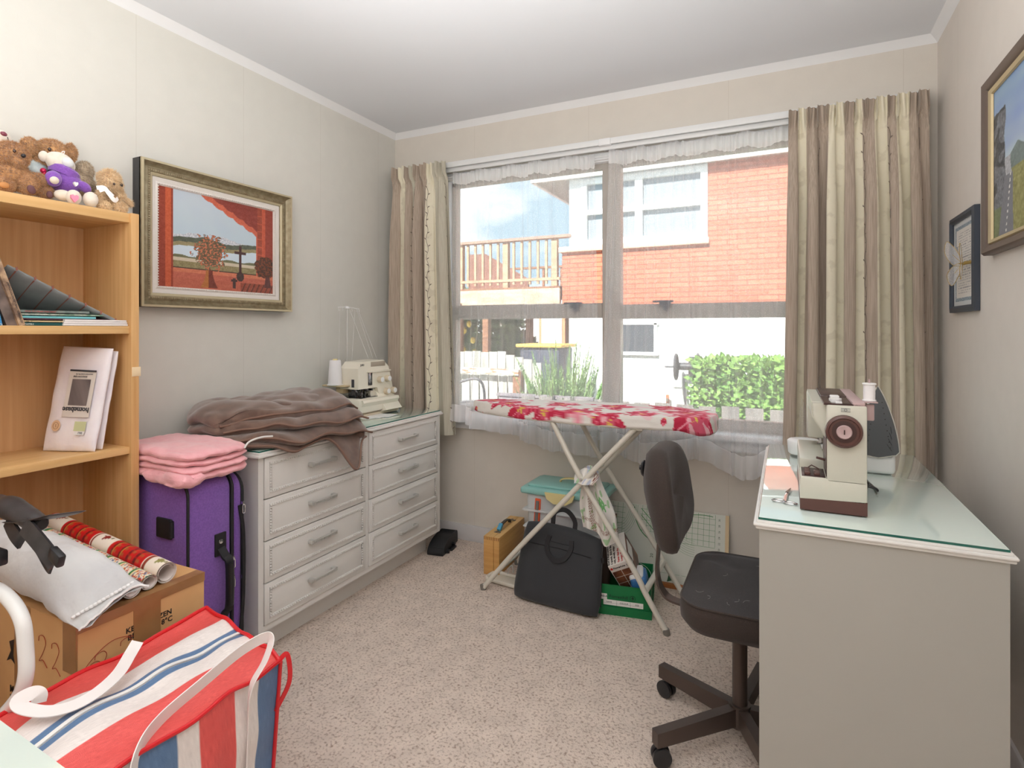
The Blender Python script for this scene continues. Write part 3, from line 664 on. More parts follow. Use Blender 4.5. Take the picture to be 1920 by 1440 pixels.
b = B(); b.cyl((0.10, -0.475, 0.92), (0.10, -0.475, 1.315), 0.005, n=12); obj('guide_pole', b, mmetal, t)
b = B(); b.tube([(0.10, -0.545, 1.322), (0.10, -0.475, 1.326), (0.10, -0.385, 1.318)], 0.0022, 6); b.lathe([(0.013, 0), (0.013, 0.006), (0.006, 0.012)], (0.10, -0.475, 1.318), n=16)
for y_ in (-0.54, -0.51, -0.44, -0.40, -0.385): b.tube([(0.10, y_, 1.322), (0.10, y_+0.004, 1.306), (0.104, y_-0.004, 1.304)], 0.0012, 6)
obj('thread_guide', b, mwpl, t)
b = B()
for a_, c_ in (((0.10, -0.455, 1.31), (ox+0.06, -0.42, 1.055)), ((0.10, -0.40, 1.31), (ox+0.06, -0.385, 1.055)), ((0.10, -0.388, 1.31), (ox+0.06, -0.355, 1.055)), ((0.10, -0.53, 1.31), (0.10, -0.54, 0.93)), ((0.10, -0.415, 1.31), (0.10, -0.45, 0.93))):
    b.tube([a_, c_], 0.0006, 4)
obj('thread', b, mthr, t)
b = B()
for k in range(3): b.box((0.10+0.04*k, -0.62+0.03*k, DTOP+0.0002+0.0009*k), (0.33+0.02*k, -0.50+0.02*k, DTOP+0.0010+0.0009*k), M=RZ(8*k-6))
b.T = Matrix.Identity(4)
obj('paper_sheet', b, mwpl, None, 'white paper lying on the dresser glass under the overlocker', 'paper')
b = B(); b.box((0.06, -0.245, DTOP+0.0003), (0.20, -0.215, DTOP+0.0025)); b.box((0.02, -0.25, DTOP+0.0026), (0.16, -0.21, DTOP+0.0045), M=RZ(7)); b.box((0.03, -0.248, DTOP+0.0046), (0.13, -0.212, DTOP+0.006), M=RZ(-5))
obj('paper_stack', b, mat('printed_paper', (214, 216, 218), 0.7, c2=(150, 152, 158), ns=(90, 90, 90), nthr=(0.5, 0.6)), None, 'small stack of papers behind the overlocker beside the drape', 'papers')
OVL.location = (0.172, -0.458, DTOP)
# ================================================================== foot pedal on the carpet
mrub = mat('black_rubber', (36, 37, 40), 0.5, spec=0.4)
t = thing('foot_pedal', 'black ridged sewing machine foot pedal on the carpet by the dresser', 'foot pedal', (0.46, -0.18, 0), radians(9))
b = B(); P = cat([(0.0, 0.002), (0.0, 0.022), (0.03, 0.052), (0.09, 0.072), (0.17, 0.078), (0.20, 0.070), (0.205, 0.012)], 5)
b.prism([(p.x, p.y) for p in [Vector((a.x, a.y)) for a in P]], (-0.045, -0.10, 0), (0, 1, 0), (0, 0, 1), (0.092, 0, 0)); obj('pedal_body', b, mrub, t, world=False)
b = B()
for k in range(16): y_ = 0.012+0.011*k; z_ = 0.040+0.038*sin(min(1, y_/0.17)*pi/2)-0.006*(1-min(1, y_/0.06)); b.box((-0.040, -0.10+y_, z_-0.006), (0.042, -0.10+y_+0.004, z_+0.002))
obj('tread_ridge', b, mrub, t, world=False)
b = B(); b.box((0.045, -0.02, 0.001), (0.066, 0.045, 0.012), r=0.003); b.cyl((0.047, -0.05, 0.012), (0.062, -0.05, 0.012), 0.010); b.cyl((0.047, 0.03, 0.025), (0.062, 0.03, 0.025), 0.009); obj('cord_hook', b, mblkp, t, world=False)
# ================================================================== landscape painting on the left wall
mgold = mat('bronze_gilt', (160, 148, 120), 0.38, metal=0.35, c2=(138, 124, 96), ns=(50, 50, 50))
mgoldl = mat('pale_gilt', (196, 184, 152), 0.4, metal=0.25); mdk = mat('dark_frame_side', (58, 58, 60), 0.5)
mliner = mat('white_liner', (228, 222, 216), 0.7, bump=(120, 0.4, 0.002)); mpaint = mat('oil_paint', (255, 255, 255), 0.45, attr=True, bump=(160, 0.15, 0.001))
t = thing('landscape_painting', 'gilt framed painting of a lake and cross seen through a brick window', 'painting', (0.02, -1.205, 1.565))
fy0, fy1, fz0, fz1 = -1.553, -0.855, 1.290, 1.836
def frame_rails(b, prof, y0, y1, z0, z1, mi=0):
    """mitred frame: profile points (inset, height) swept round the rectangle"""
    V = []; n = len(prof)
    for cy, cz, sy, sz in ((y0, z0, 1, 1), (y1, z0, -1, 1), (y1, z1, -1, -1), (y0, z1, 1, -1)):
        for ins, hh in prof: V.append((hh, cy+sy*ins, cz+sz*ins))
    Fc = []
    for k in range(4):
        j = (k+1) % 4
        for i in range(n-1): Fc.append((k*n+i, j*n+i, j*n+i+1, k*n+i+1))
    b.add(V, Fc, mi)
b = B(); frame_rails(b, [(0, 0.001), (0, 0.046), (0.004, 0.046)], fy0, fy1, fz0, fz1); obj('frame_side', b, mdk, t)
b = B(); frame_rails(b, [(0.0, 0.040), (0.0, 0.052), (0.006, 0.054), (0.009, 0.050), (0.014, 0.040), (0.023, 0.034), (0.028, 0.036), (0.031, 0.040), (0.041, 0.040), (0.044, 0.034), (0.053, 0.030), (0.055, 0.024)], fy0, fy1, fz0, fz1)
# rope beading
def along(y0, y1, z0, z1, step, f):
    for (a, c, m) in (((y0, z0), (y1, z0), 0), ((y1, z0), (y1, z1), 1), ((y1, z1), (y0, z1), 0), ((y0, z1), (y0, z0), 1)):
        n = int(max(abs(c[0]-a[0]), abs(c[1]-a[1]))/step)
        for q in range(n): f(lerp(a[0], c[0], q/n), lerp(a[1], c[1], q/n), m)
e = 0.036
along(fy0+e, fy1-e, fz0+e, fz1-e, 0.0085, lambda y, z, m: b.ell((0.0405, y, z), (0.003, 0.0045, 0.0045), nu=6, nv=4))
obj('frame', b, [mgold], t)
b = B(); frame_rails(b, [(0.0, 0.0525), (0.001, 0.0545), (0.0085, 0.0555)], fy0, fy1, fz0, fz1); frame_rails(b, [(0.043, 0.0355), (0.046, 0.0362), (0.053, 0.0315)], fy0, fy1, fz0, fz1); obj('frame_highlight', b, mgoldl, t)
b = B(); frame_rails(b, [(0.054, 0.027), (0.060, 0.027), (0.070, 0.022), (0.076, 0.026), (0.081, 0.020), (0.083, 0.014)], fy0, fy1, fz0, fz1)
e = 0.077; along(fy0+e, fy1-e, fz0+e, fz1-e, 0.010, lambda y, z, m: b.ell((0.026, y, z), (0.002, 0.004, 0.003), nu=6, nv=4)); obj('liner', b, mliner, t)
def C3(r, g, b_): return lin((r, g, b_))
def painting(u, v):   # u 0..1 left-right, v 0..1 bottom-top
    n = nz3(u*30, v*30)*10; s = nz3(u*90, v*90, 4)*14; m = nz3(u*7, v*7, 8)*12
    x, y = u, 1-v
    def c(r, g, b_, k=1.0): q = (n+s)*k; return C3(max(0, min(255, r+q)), max(0, min(255, g+q)), max(0, min(255, b_+q)))
    # window opening outline in the painting
    arch_y = 0.02+0.0*x if x < 0.33 else 0.02+(x-0.33)*0.66+0.018*abs(sin((x-0.33)*34))
    inside = 0.115 < x < 0.845 and y > arch_y-0.02 and y < 0.80
    if (x-0.74) > 0 and inside and x > 0.83: inside = False
    # cross
    cx = 0.675
    if (abs(x-cx) < 0.011 and 0.48 < y < 0.80) or (abs(x-cx) < 0.055 and abs(y-0.562) < 0.013): return c(74, 44, 44)
    if ((x-cx)/0.036)**2+((y-0.83)/0.055)**2 < 1: return c(70, 52, 50)
    if (abs(x-0.62) < 0.014 and 0.85 < y < 0.97) or (abs(x-0.62) < 0.03 and abs(y-0.88) < 0.012): return c(66, 46, 44)
    # flower vase and blossom
    if 0.79 < y < 0.985 and abs(x-0.40) < 0.028+0.045*((y-0.79)/0.19)**2: return c(176, 110, 56) if x < 0.395 else c(116, 52, 40)
    d = ((x-0.41)/0.135)**2+((y-0.60)/0.19)**2
    if d < 1.0+0.9*nz3(u*22, v*22, 2) and y < 0.80:
        k = nz3(u*55, v*55, 9)
        if k > 0.10: return c(196, 116, 84)
        if k > -0.12: return c(84, 82, 62)
        if d < 0.55: return c(120, 96, 70)
    d = ((x-0.915)/0.10)**2+((y-0.70)/0.13)**2
    if d < 1.0+0.7*nz3(u*25, v*25, 5): return c(118, 64, 40) if nz3(u*50, v*50, 3) > 0 else c(74, 48, 38)
    if 0.80 < y < 0.93 and abs(x-0.945) < 0.02+0.06*(y-0.80)*2: return c(96, 58, 56)
    if inside:
        hy = 0.47+0.02*sin(x*14)+0.03*nz3(x*9, 1)
        ridge = 0.455-0.045*max(0, 1-abs(x-0.28)/0.10)-0.05*max(0, 1-abs(x-0.52)/0.12)-0.02*nz3(x*20, 3)
        if y < ridge: return C3(196-10*y+m*0.3, 208+m*0.3+6*y, 220+6*y)
        if y < hy: return c(212, 216, 222, .8) if s > 0 else c(186, 192, 204, .6)
        if y < hy+0.05: return c(88, 96, 82)
        if y < hy+0.09: return c(150, 140, 104)
        if y < 0.665+0.01*sin(x*30): return C3(206, 222, 234)
        if y < 0.690: return c(112, 112, 82)
        if y < 0.722: return c(208, 196, 174, .5)
        if y < 0.79: return c(142, 132, 94, 1.6)
        return c(60, 40, 36)
    if x <= 0.115: return c(198, 92, 56) if 0.055 < x < 0.10 else c(150, 62, 42)
    if y >= 0.80:
        if y < 0.84: return c(206, 122, 92)
        if y < 0.90: return c(188, 100, 80)
        if x > 0.68: return c(150, 76, 56) if (x*22+y*8) % 1 > 0.3 else c(104, 54, 44)
        return c(184, 98, 76)
    if x > 0.84: return c(158, 74, 54) if (y*11) % 1 > 0.12 and x < 0.885 else (c(196, 92, 66) if x < 0.92 else c(150, 64, 50))
    return c(206, 104, 78) if (y-arch_y) > -0.085 else c(142, 62, 52)
b = B(); b.surf(lambda u, v: (0.017, lerp(fy0+0.081, fy1-0.081, u), lerp(fz0+0.081, fz1-0.081, v)), 260, 200, 0, painting); obj('canvas', b, mpaint, t)
# ================================================================== paintings on the right wall
mbrz = mat('brown_frame', (112, 96, 86), 0.4, metal=0.2); mgl2 = mat('gold_slip', (196, 178, 140), 0.4, metal=0.3)
t = thing('mountain_road_painting', 'large painting of a cliff and winding road on the right wall', 'painting', (W, -1.0, 1.69))
py0, py1, pz0, pz1 = -1.36, -0.682, 1.425, 1.935
def frame_right(b, prof, y0, y1, z0, z1):
    b2 = B(); frame_rails(b2, prof, y0, y1, z0, z1); V = [(W-v.x, v.y, v.z) for v in b2.v]; b.add(V, [f[::-1] for f in b2.f], 0)
b = B(); frame_right(b, [(0, 0.001), (0, 0.022), (0.006, 0.030), (0.018, 0.026), (0.026, 0.020), (0.030, 0.012)], py0, py1, pz0, pz1); obj('frame', b, mbrz, t)
b = B(); frame_right(b, [(0.028, 0.014), (0.032, 0.020), (0.042, 0.016), (0.044, 0.010)], py0, py1, pz0, pz1); obj('slip', b, mgl2, t)
def road(u, v):    # u 0 at the far (window) end
    n = nz3(u*26, v*26)*12+nz3(u*70, v*70, 3)*14; x, y = u*1.9, 1-v
    def c(r, g, b_, k=1.0): return C3(max(0, min(255, r+n*k)), max(0, min(255, g+n*k)), max(0, min(255, b_+n*k)))
    cl = 0.30+0.06*nz3(y*7, 2)
    rx0 = 0.16+0.42*(0.92-y); rx1 = 0.42+0.22*(0.92-y)
    if y > 0.62 and rx0 < x < rx1+0.25*(y-0.62):
        mid = (rx0+rx1+0.1)/2
        if abs(x-mid) < 0.012 and (y*26) % 1 < 0.5: return C3(226, 226, 222)
        return c(124, 126, 134, .4)
    if y > 0.80 and x < rx0: return c(116, 128, 92)
    if x < cl and y > 0.16+0.05*nz3(x*12, 7): return c(112, 116, 124, 2.4) if nz3(u*11, v*11, 6) > -0.1 else c(66, 70, 78, 2)
    if y > 0.50 and x < cl+0.14: return c(178, 180, 186, 2)
    if y > 0.45+0.3*abs(x-0.6) and y < 0.60: return c(118, 134, 132)
    if y > 0.55: return c(148, 146, 92, 1.8)
    return C3(138+70*y+m_(u, v), 168+46*y+m_(u, v), 206+22*y)
def m_(u, v): return nz3(u*5, v*9, 9)*22
b = B(); b.surf(lambda u, v: (W-0.009, lerp(py1-0.042, py0+0.042, u), lerp(pz0+0.042, pz1-0.042, v)), 200, 180, 0, road); obj('canvas', b, mpaint, t)
t = thing('certificate_frame', 'small dark blue framed certificate on the right wall beside the window', 'picture frame', (W, -0.41, 1.43))
cy0, cy1, cz0, cz1 = -0.562, -0.262, 1.266, 1.603
mnav = mat('dark_navy_frame', (62, 70, 82), 0.4)
b = B(); frame_right(b, [(0, 0.001), (0, 0.016), (0.014, 0.020), (0.022, 0.014), (0.022, 0.008)], cy0, cy1, cz0, cz1); obj('frame', b, mnav, t)
def cert(u, v):
    if abs(u-.5) > 0.42 or abs(v-.5) > 0.44: return C3(216, 220, 222)
    if abs(u-.5) > 0.38 or abs(v-.5) > 0.405: return C3(120, 140, 156) if nz3(u*60, v*60) > -0.1 else C3(180, 192, 200)
    if 0.55 < v < 0.72 and 0.13 < u < 0.20: return C3(150, 156, 164)
    if (v*34) % 1 < 0.28 and 0.14 < v < 0.86 and 0.22 < u < 0.80 and nz3(u*30, int(v*34)*3.3) > -0.12: return C3(150, 150, 156)
    return C3(232, 228, 222)
b = B(); b.surf(lambda u, v: (W-0.007, lerp(cy1-0.021, cy0+0.021, u), lerp(cz0+0.021, cz1-0.021, v)), 110, 150, 0, cert); obj('certificate', b, mpaint, t)
mwing = sheermat('gauze_wing', 0.30, 0.7, 0.15); mgw = mat('gold_wire', (202, 172, 96), 0.35, metal=0.8)
t = thing('butterfly_clip', 'cream gauze butterfly clipped in front of the certificate frame', 'ornament', (W-0.045, -0.46, 1.42))
bc = Vector((W-0.045, -0.470, 1.425))
wings = [[(0, 0), (0.03, 0.05), (0.075, 0.085), (0.085, 0.045), (0.045, 0.0)], [(0, 0), (0.045, -0.004), (0.075, -0.035), (0.05, -0.07), (0.015, -0.035)], [(0, 0), (-0.025, 0.04), (-0.055, 0.062), (-0.065, 0.03), (-0.035, 0.002)], [(0, 0), (-0.035, -0.004), (-0.055, -0.03), (-0.035, -0.055), (-0.01, -0.03)]]
for wp in wings:
    P = cat([Vector((a, c, 0)) for a, c in wp], 6, closed=True); Q = [bc+Vector((0.02-abs(p.x)*0.35, p.x, p.y)) for p in P]
    b = B(); k = len(Q); cen = sum(Q, Vector())/k; b.add(Q+[cen], [(i, (i+1) % k, k) for i in range(k)])
    wg = obj('wing', b, mwing, t)
    b = B(); b.tube(Q, 0.0009, 5, closed=True); b.tube([bc+Vector((.02, 0, 0)), cen], 0.0008, 5); obj('wing_wire', b, mgw, wg)
b = B(); b.tube([bc+Vector((0.02, -0.02, -0.004)), bc+Vector((0.018, 0.0, 0)), bc+Vector((0.018, 0.03, 0.004))], [0.003, 0.0045, 0.003], 8)
for a_ in (-0.02, -0.045): b.tube([bc+Vector((0.018, 0.03, 0.004)), bc+Vector((0.0, 0.08, a_))], 0.0007, 4); b.ell(bc+Vector((0.0, 0.08, a_)), 0.003, nu=8, nv=6)
obj('butterfly_body', b, mgw, t)
b = B(); b.tube([bc+Vector((0.02, -0.02, -0.002)), bc+Vector((0.030, -0.045, 0.0))], [0.004, 0.006], 8); b.tube([bc+Vector((0.022, -0.02, 0.002)), bc+Vector((0.034, -0.085, -0.002))], 0.004, 8); obj('clip', b, mgw, t)
# ================================================================== soft toys on top of the bookcase
def furm(name, c, c2): return mat(name, c, 0.95, c2=c2, ns=(70, 70, 70), nthr=(0.3, 0.7), sheen=0.6, spec=0.1)
mf_br = furm('brown_fur', (206, 158, 110), (172, 124, 82)); mf_tan = furm('tan_fur', (214, 168, 118), (180, 134, 88)); mf_blo = furm('blonde_fur', (244, 218, 178), (216, 182, 138))
mf_gry = furm('taupe_fur', (204, 186, 160), (176, 156, 130)); mf_wh = furm('cream_plush', (234, 224, 210), (222, 210, 194))
mpad = mat('plum_pad', (104, 70, 74), 0.8); mpado = mat('tan_suede', (198, 138, 84), 0.85); mnose = mat('black_nose', (34, 30, 34), 0.3); meye = mat('glass_eye', (52, 30, 22), 0.08, spec=0.8)
mplum = mat('plum_nose', (128, 62, 78), 0.4); mknit = mat('purple_knit', (148, 96, 192), 0.9, c2=(126, 76, 172), ns=(500, 30, 500), bump=(300, 0.6, 0.003), sheen=0.4)
mrib = mat('white_ribbon', (246, 242, 240), 0.35); mheart = mat('pink_felt', (248, 150, 178), 0.7); msilv = mat('silver_blue_cloth', (176, 188, 190), 0.5, c2=(206, 216, 216), ns=(60, 60, 60)); mbell = mat('red_foil', (206, 40, 84), 0.25, metal=0.4)
def toy(px, py, w, h, x, m, tuft=0, par=None, name='body', seed=1, tilt=0, depth=None, nu=22, nv=16, ln=0.010):
    """one plush part: centre and half sizes estimated in photo pixels at distance plane x"""
    c = at(px, py, x=x); t = (c-CAM).dot(FW); ry, rz = w*t/F*0.80, h*t/F; rx = depth if depth else min(ry, rz)*0.95
    b = B(); b.ell(c, (rx, ry, rz), RX(tilt), nu, nv, fn=lambda d: 1+0.03*nz3(d.x*4+seed, d.y*4, d.z*4))
    if tuft: b.fur(0, int(tuft*2.6), ln*0.85, seed=seed, width=0.0008)
    return obj(name, b, m, par)
def shelf_toy(name, label, y, x=0.17): return thing(name, label, 'teddy bear', (x, y, Z1))
GT = 'teddy bears sitting on top of the bookcase'
# small blonde bear at the right end
t = shelf_toy('teddy_bear', 'small shaggy blonde teddy bear with white ribbon, rightmost on the bookcase', -1.76); t['group'] = GT
toy(215, 371, 21, 20, 0.17, mf_blo, 900, t, 'body', 1, ln=.012); hd = toy(206, 341, 21, 21, 0.19, mf_blo, 1300, t, 'head', 2, ln=.015)
toy(222, 349, 9, 8, 0.20, mf_blo, 200, hd, 'muzzle', 3); toy(227.5, 347, 3.4, 3.6, 0.215, mnose, 0, hd, 'nose', 4, nu=12, nv=8); toy(214, 345, 2.4, 2.4, 0.222, meye, 0, hd, 'eye', 5, nu=10, nv=8)
toy(190, 331, 8, 8, 0.18, mf_blo, 300, hd, 'ear', 6); toy(236, 379, 15, 6, 0.20, mf_blo, 400, t, 'arm', 7, tilt=-14, ln=.012); toy(187, 372, 9, 14, 0.20, mf_blo, 400, t, 'arm', 8, ln=.012)
toy(196, 387, 14, 8, 0.235, mf_blo, 500, t, 'leg', 9, ln=.009); toy(226, 390, 14, 8, 0.235, mf_blo, 500, t, 'leg', 10, ln=.009)
b = B(); A = at(183, 352, x=0.225); 
b.tube(cat([at(181, 352, x=.225), at(195, 352, x=.232), at(205, 364, x=.238), at(215, 376, x=.240), at(221, 372, x=.238)]), 0, flat=(0.012, 0.001, (1, 0, 0))); b.tube(cat([at(186, 358, x=.228), at(198, 356, x=.234), at(212, 368, x=.238)]), 0, flat=(0.010, 0.001, (1, 0, 0)))
obj('ribbon', b, mrib, t)
# taupe bear mostly hidden behind
t = shelf_toy('teddy_bear', 'taupe teddy bear mostly hidden behind the one in a purple sweater', -1.83, 0.09); t['group'] = GT
toy(150, 342, 24, 24, 0.10, mf_gry, 700, t, 'body', 11); toy(158, 321, 17, 17, 0.11, mf_gry, 800, t, 'head', 12); toy(170, 350, 10, 12, 0.11, mf_gry, 300, t, 'arm', 13)
# white bear in purple sweater
t = shelf_toy('teddy_bear', 'cream plush bear in a purple knitted sweater with pink heart paw', -1.86, 0.2); t['group'] = GT
hd = toy(113, 306, 30, 19, 0.17, mf_wh, 0, t, 'head', 14, tilt=-22); toy(82, 293, 10, 10, 0.16, mf_wh, 0, hd, 'ear', 15); toy(127, 305, 13, 9, 0.20, mat('pale_face', (226, 228, 226), 0.9), 0, hd, 'muzzle', 16, tilt=-40)
b = B(); b.tube(cat([at(118, 290, x=.19), at(116, 285, x=.195), at(121, 284, x=.195), at(119, 290, x=.19)]), 0.0012, 6); obj('hang_loop', b, mrib, hd)
bd = toy(122, 341, 35, 23, 0.17, mknit, 0, t, 'body', 17, tilt=-18)
b = B(); b.lathe([(0.036, -0.012), (0.040, 0.0), (0.041, 0.008), (0.035, 0.014)], at(119, 324, x=.17), (0.1, 0.35, 1), 26, cap=False); obj('collar', b, mknit, t)
sl = toy(100, 335, 16, 15, 0.215, mknit, 0, t, 'arm', 18); toy(102, 338, 9, 7, 0.238, mf_wh, 0, sl, 'paw', 19); toy(158, 351, 16, 9, 0.20, mknit, 0, t, 'arm', 20, tilt=-35)
toy(118, 366, 18, 10, 0.225, mf_wh, 0, t, 'leg', 21); l1 = toy(138, 370, 15, 14, 0.245, mf_wh, 0, t, 'leg', 22); toy(170, 374, 15, 14, 0.245, mf_wh, 0, t, 'leg', 23)
hp = [(0, -10), (-8, -1), (-8, 5), (-4, 7), (0, 4), (4, 7), (8, 5), (8, -1)]
b = B(); q = at(140, 371, x=0.268); b.prism([(a*0.00125, c*0.00135) for a, c in hp], q+Vector((0.002, 0, 0)), (0, 1, 0), (0, 0, 1), (-0.006, 0, 0)); obj('heart_pad', b, mheart, l1)
b = B(); q = at(141, 345, x=0.224); b.prism([(a*0.0007, c*0.0008) for a, c in hp], q+Vector((0.006, 0, 0)), (0, 1, 0), (0, 0, 1), (-0.008, 0, 0)); obj('heart_badge', b, mrib, bd)
# large tan dog-eared bear behind
t = shelf_toy('teddy_bear', 'large tan teddy bear with droopy ears and silver blue top', -1.93, 0.10); t['group'] = GT
hd = toy(97, 292, 35, 28, 0.09, mf_tan, 2200, t, 'head', 24, ln=.012); toy(55, 276, 16, 17, 0.11, mf_tan, 900, hd, 'ear', 25); toy(132, 287, 11, 17, 0.11, mf_tan, 700, hd, 'ear', 26); toy(93, 280, 4, 3.4, 0.145, meye, 0, hd, 'eye', 27, nu=12, nv=8)
toy(78, 304, 14, 9, 0.13, mf_tan, 500, hd, 'muzzle', 44)
toy(68, 322, 24, 22, 0.12, msilv, 0, t, 'body', 28); toy(70, 345, 28, 20, 0.13, mf_tan, 600, t, 'leg', 29)
b = B(); b.ell(at(81, 320, x=0.165), 0.008, nu=12, nv=8); b.ell(at(83, 325, x=0.165), 0.006, nu=12, nv=8); obj('bell', b, mbell, t)
# brown bear at the left
t = shelf_toy('teddy_bear', 'brown shaggy teddy bear with plum foot pad near the left edge', -1.99, 0.2); t['group'] = GT
hd = toy(22, 290, 32, 22, 0.18, mf_br, 2000, t, 'head', 30, ln=.011); toy(36, 300, 16, 12, 0.205, mf_br, 700, hd, 'muzzle', 31); toy(44, 292, 5, 4, 0.232, mnose, 0, hd, 'nose', 32, nu=12, nv=8, tilt=-30); toy(27, 283, 3.4, 3.2, 0.228, meye, 0, hd, 'eye', 33, nu=12, nv=8)
toy(24, 330, 32, 26, 0.17, mf_br, 1600, t, 'body', 34, ln=.011); toy(72, 338, 18, 11, 0.20, mf_br, 700, t, 'arm', 35, tilt=-25); lg = toy(52, 346, 19, 19, 0.215, mf_br, 1100, t, 'leg', 36, ln=.008)
toy(59, 355.5, 8, 8.5, 0.245, mpad, 0, lg, 'foot_pad', 37, tilt=20, depth=0.006); toy(84, 360, 16, 10, 0.20, mf_br, 600, t, 'leg', 38); toy(93, 365, 6, 7, 0.225, mpad, 0, t, 'foot_pad', 39)
l2 = toy(9, 347, 18, 14, 0.225, mf_br, 900, t, 'arm', 40, ln=.007); toy(8, 347, 10, 6, 0.248, mpado, 0, l2, 'hand_pad', 41, depth=0.006)
# cream bear at the far left, head only in view
t = shelf_toy('teddy_bear', 'cream teddy bear with plum nose cut by the left picture edge', -2.08, 0.09); t['group'] = GT
toy(-12, 315, 30, 40, 0.06, mf_wh, 0, t, 'body', 45); hd = toy(-2, 262, 24, 19, 0.09, mf_wh, 0, t, 'head', 42); toy(7, 251, 7, 4, 0.135, mplum, 0, hd, 'nose', 43, nu=12, nv=8, tilt=-16)
b = B(); b.tube(cat([at(14, 257, x=.128), at(15.5, 263, x=.128), at(15, 268, x=.126)]), 0.001, 6); obj('mouth_stitch', b, mnose, hd)
# ================================================================== books on the shelf below
def book(label, y0, y1, x0, x1, z0, z1, mc, mp=None, rz=0.0, spine='', sm=None, group='books lying flat on the upper shelf', m=None):
    cx, cy = (x0+x1)/2, (y0+y1)/2; t = thing('book', label, 'book', (cx, cy, z0), radians(rz), group); w, d, h = (x1-x0)/2, (y1-y0)/2, z1-z0; c = min(0.002, h*0.22)
    b = B(); b.box((-w, -d, 0), (w, d, c)); b.box((-w, -d, h-c), (w, d, h)); b.box((w-0.0015, -d, 0), (w, d, h)); obj('cover', b, mc, t, world=False)
    b = B(); b.box((-w+0.003, -d+0.003, c), (w-0.0015, d-0.003, h-c)); obj('pages', b, mp or mpage, t, world=False)
    if spine: b = B(); b.text(spine, (w+0.0003, -d+0.012, h*0.22), (0, 1, 0), (0, 0, 1), h*0.5, depth=0.0004); obj('spine_title', b, sm or mink, t, world=False)
    return t
mpage = mat('page_block', (236, 228, 210), 0.9, c2=(216, 206, 184), ns=(4, 4, 900))
mteal = mat('teal_cover', (74, 132, 132), 0.5); mdteal = mat('dark_teal_cover', (24, 82, 82), 0.45); mmaroon = mat('maroon_cover', (92, 50, 60), 0.5); mgreyc = mat('grey_green_cover', (150, 162, 156), 0.5, c2=(96, 110, 108), ns=(30, 30, 30))
msky = mat('aqua_cover', (128, 206, 214), 0.4); mtanc = mat('tan_cover', (214, 190, 146), 0.5); mgrnc = mat('green_pattern_cover', (96, 140, 116), 0.5, c2=(196, 206, 190), ns=(60, 60, 60)); mredt = mat('red_lettering', (186, 60, 54), 0.6); mwht = mat('white_lettering', (240, 240, 236), 0.6)
z = Z2+0.0005; xf = 0.262
book('dark teal book at the very bottom of the flat pile, spine out', -2.006, -1.760, 0.06, xf, z, z+0.008, mdteal, spine='PASTELS', sm=mwht)
book('slim tan covered book above the bottom teal one', -2.002, -1.765, 0.05, xf-0.002, z+0.0085, z+0.0155, mtanc, spine='OIL   1')
book('maroon backed book in the middle of the flat pile', -2.000, -1.768, 0.06, xf-0.004, z+0.016, z+0.0205, mmaroon)
book('pale aqua book with teal spine in the flat pile', -2.000, -1.812, 0.06, xf-0.004, z+0.021, z+0.0275, msky)
book('slim green patterned book second from top of the flat pile', -2.003, -1.785, 0.055, xf-0.002, z+0.028, z+0.0355, mgrnc, spine='DRAWING & PAINTING LESSONS', sm=mwht)
book('grey green how to draw book on top of the flat pile', -2.006, -1.832, 0.06, xf, z+0.036, z+0.044, mgreyc, spine='HOW TO DRAW AND PAINT', sm=mredt)
mmag = mat('glossy_white_pages', (244, 240, 238), 0.6, c2=(222, 216, 214), ns=(3, 3, 1100))
for k in range(3):
    b = B(); b.box((0.075, -1.903+0.0015*k, z+0.0002+0.0062*k), (xf+0.006, -1.724-0.002*k, z+0.006+0.0062*k), r=0.0008)
    o = obj('magazine', b, mmag, None, ['white paged magazine at the bottom of three, page edges out', 'white paged magazine in the middle of the three at the shelf front', 'white paged magazine topmost of the three at the shelf front'][k], 'magazine', 'magazines stacked on the upper shelf')
# leaning old books at the left of the shelf
mold = mat('worn_book_cover', (140, 124, 116), 0.7, c2=(98, 84, 78), ns=(24, 24, 24)); mspn = mat('worn_spine', (196, 164, 132), 0.6, c2=(120, 96, 80), ns=(50, 50, 50)); mblue = mat('blue_cover', (70, 150, 206), 0.4)
t = thing('book', 'worn brown hardback leaning on the shelf with a faded spine', 'book', (0.17, -2.03, Z2))
def leaning(p0, p1, th, x0, x1, m, name, parent, r=0.002):
    """plate whose edge runs from p0 to p1 (y,z), spanning x0..x1"""
    a = Vector((0, p0[0], p0[1])); c = Vector((0, p1[0], p1[1])); d = (c-a).normalized(); n = Vector((0, d.z, -d.y)); b = B()
    b.prism([(0, 0), ((c-a).length, 0), ((c-a).length, th), (0, th)], (x0, a.y, a.z), d, n, (x1-x0, 0, 0)); return obj(name, b, m, parent)
A = at(48, 618, x=xf+0.004); C_ = at(0, 484, x=xf+0.004)
leaning((A.y-0.004, Z2+0.003), (C_.y-0.004, C_.z), -0.034, 0.03, xf-0.004, mold, 'cover', t); leaning((A.y-0.001, Z2+0.002), (C_.y-0.001, C_.z+0.002), -0.014, xf-0.006, xf+0.006, mspn, 'spine', t)
leaning((A.y-0.007, Z2+0.006), (C_.y-0.007, C_.z-0.004), -0.024, 0.04, xf-0.010, mpage, 'pages', t)
b = B(); d = (C_-A).normalized(); nn = Vector((1, 0, 0)); b.text('IMPRESSIONIST MASTERPIECES', A+d*0.135+Vector((0.0035, -0.006, 0)), -d, (0, 0.94, -0.34), 0.006, depth=0.0006); obj('spine_title', b, mink, t)
t = thing('book', 'blue book standing at the left edge of the upper shelf', 'book', (0.17, -2.09, Z2))
A2 = at(5, 618, x=xf); C2 = at(-22, 500, x=xf); leaning((A2.y, Z2+0.001), (C2.y, C2.z), -0.014, 0.08, xf, mblue, 'cover', t)
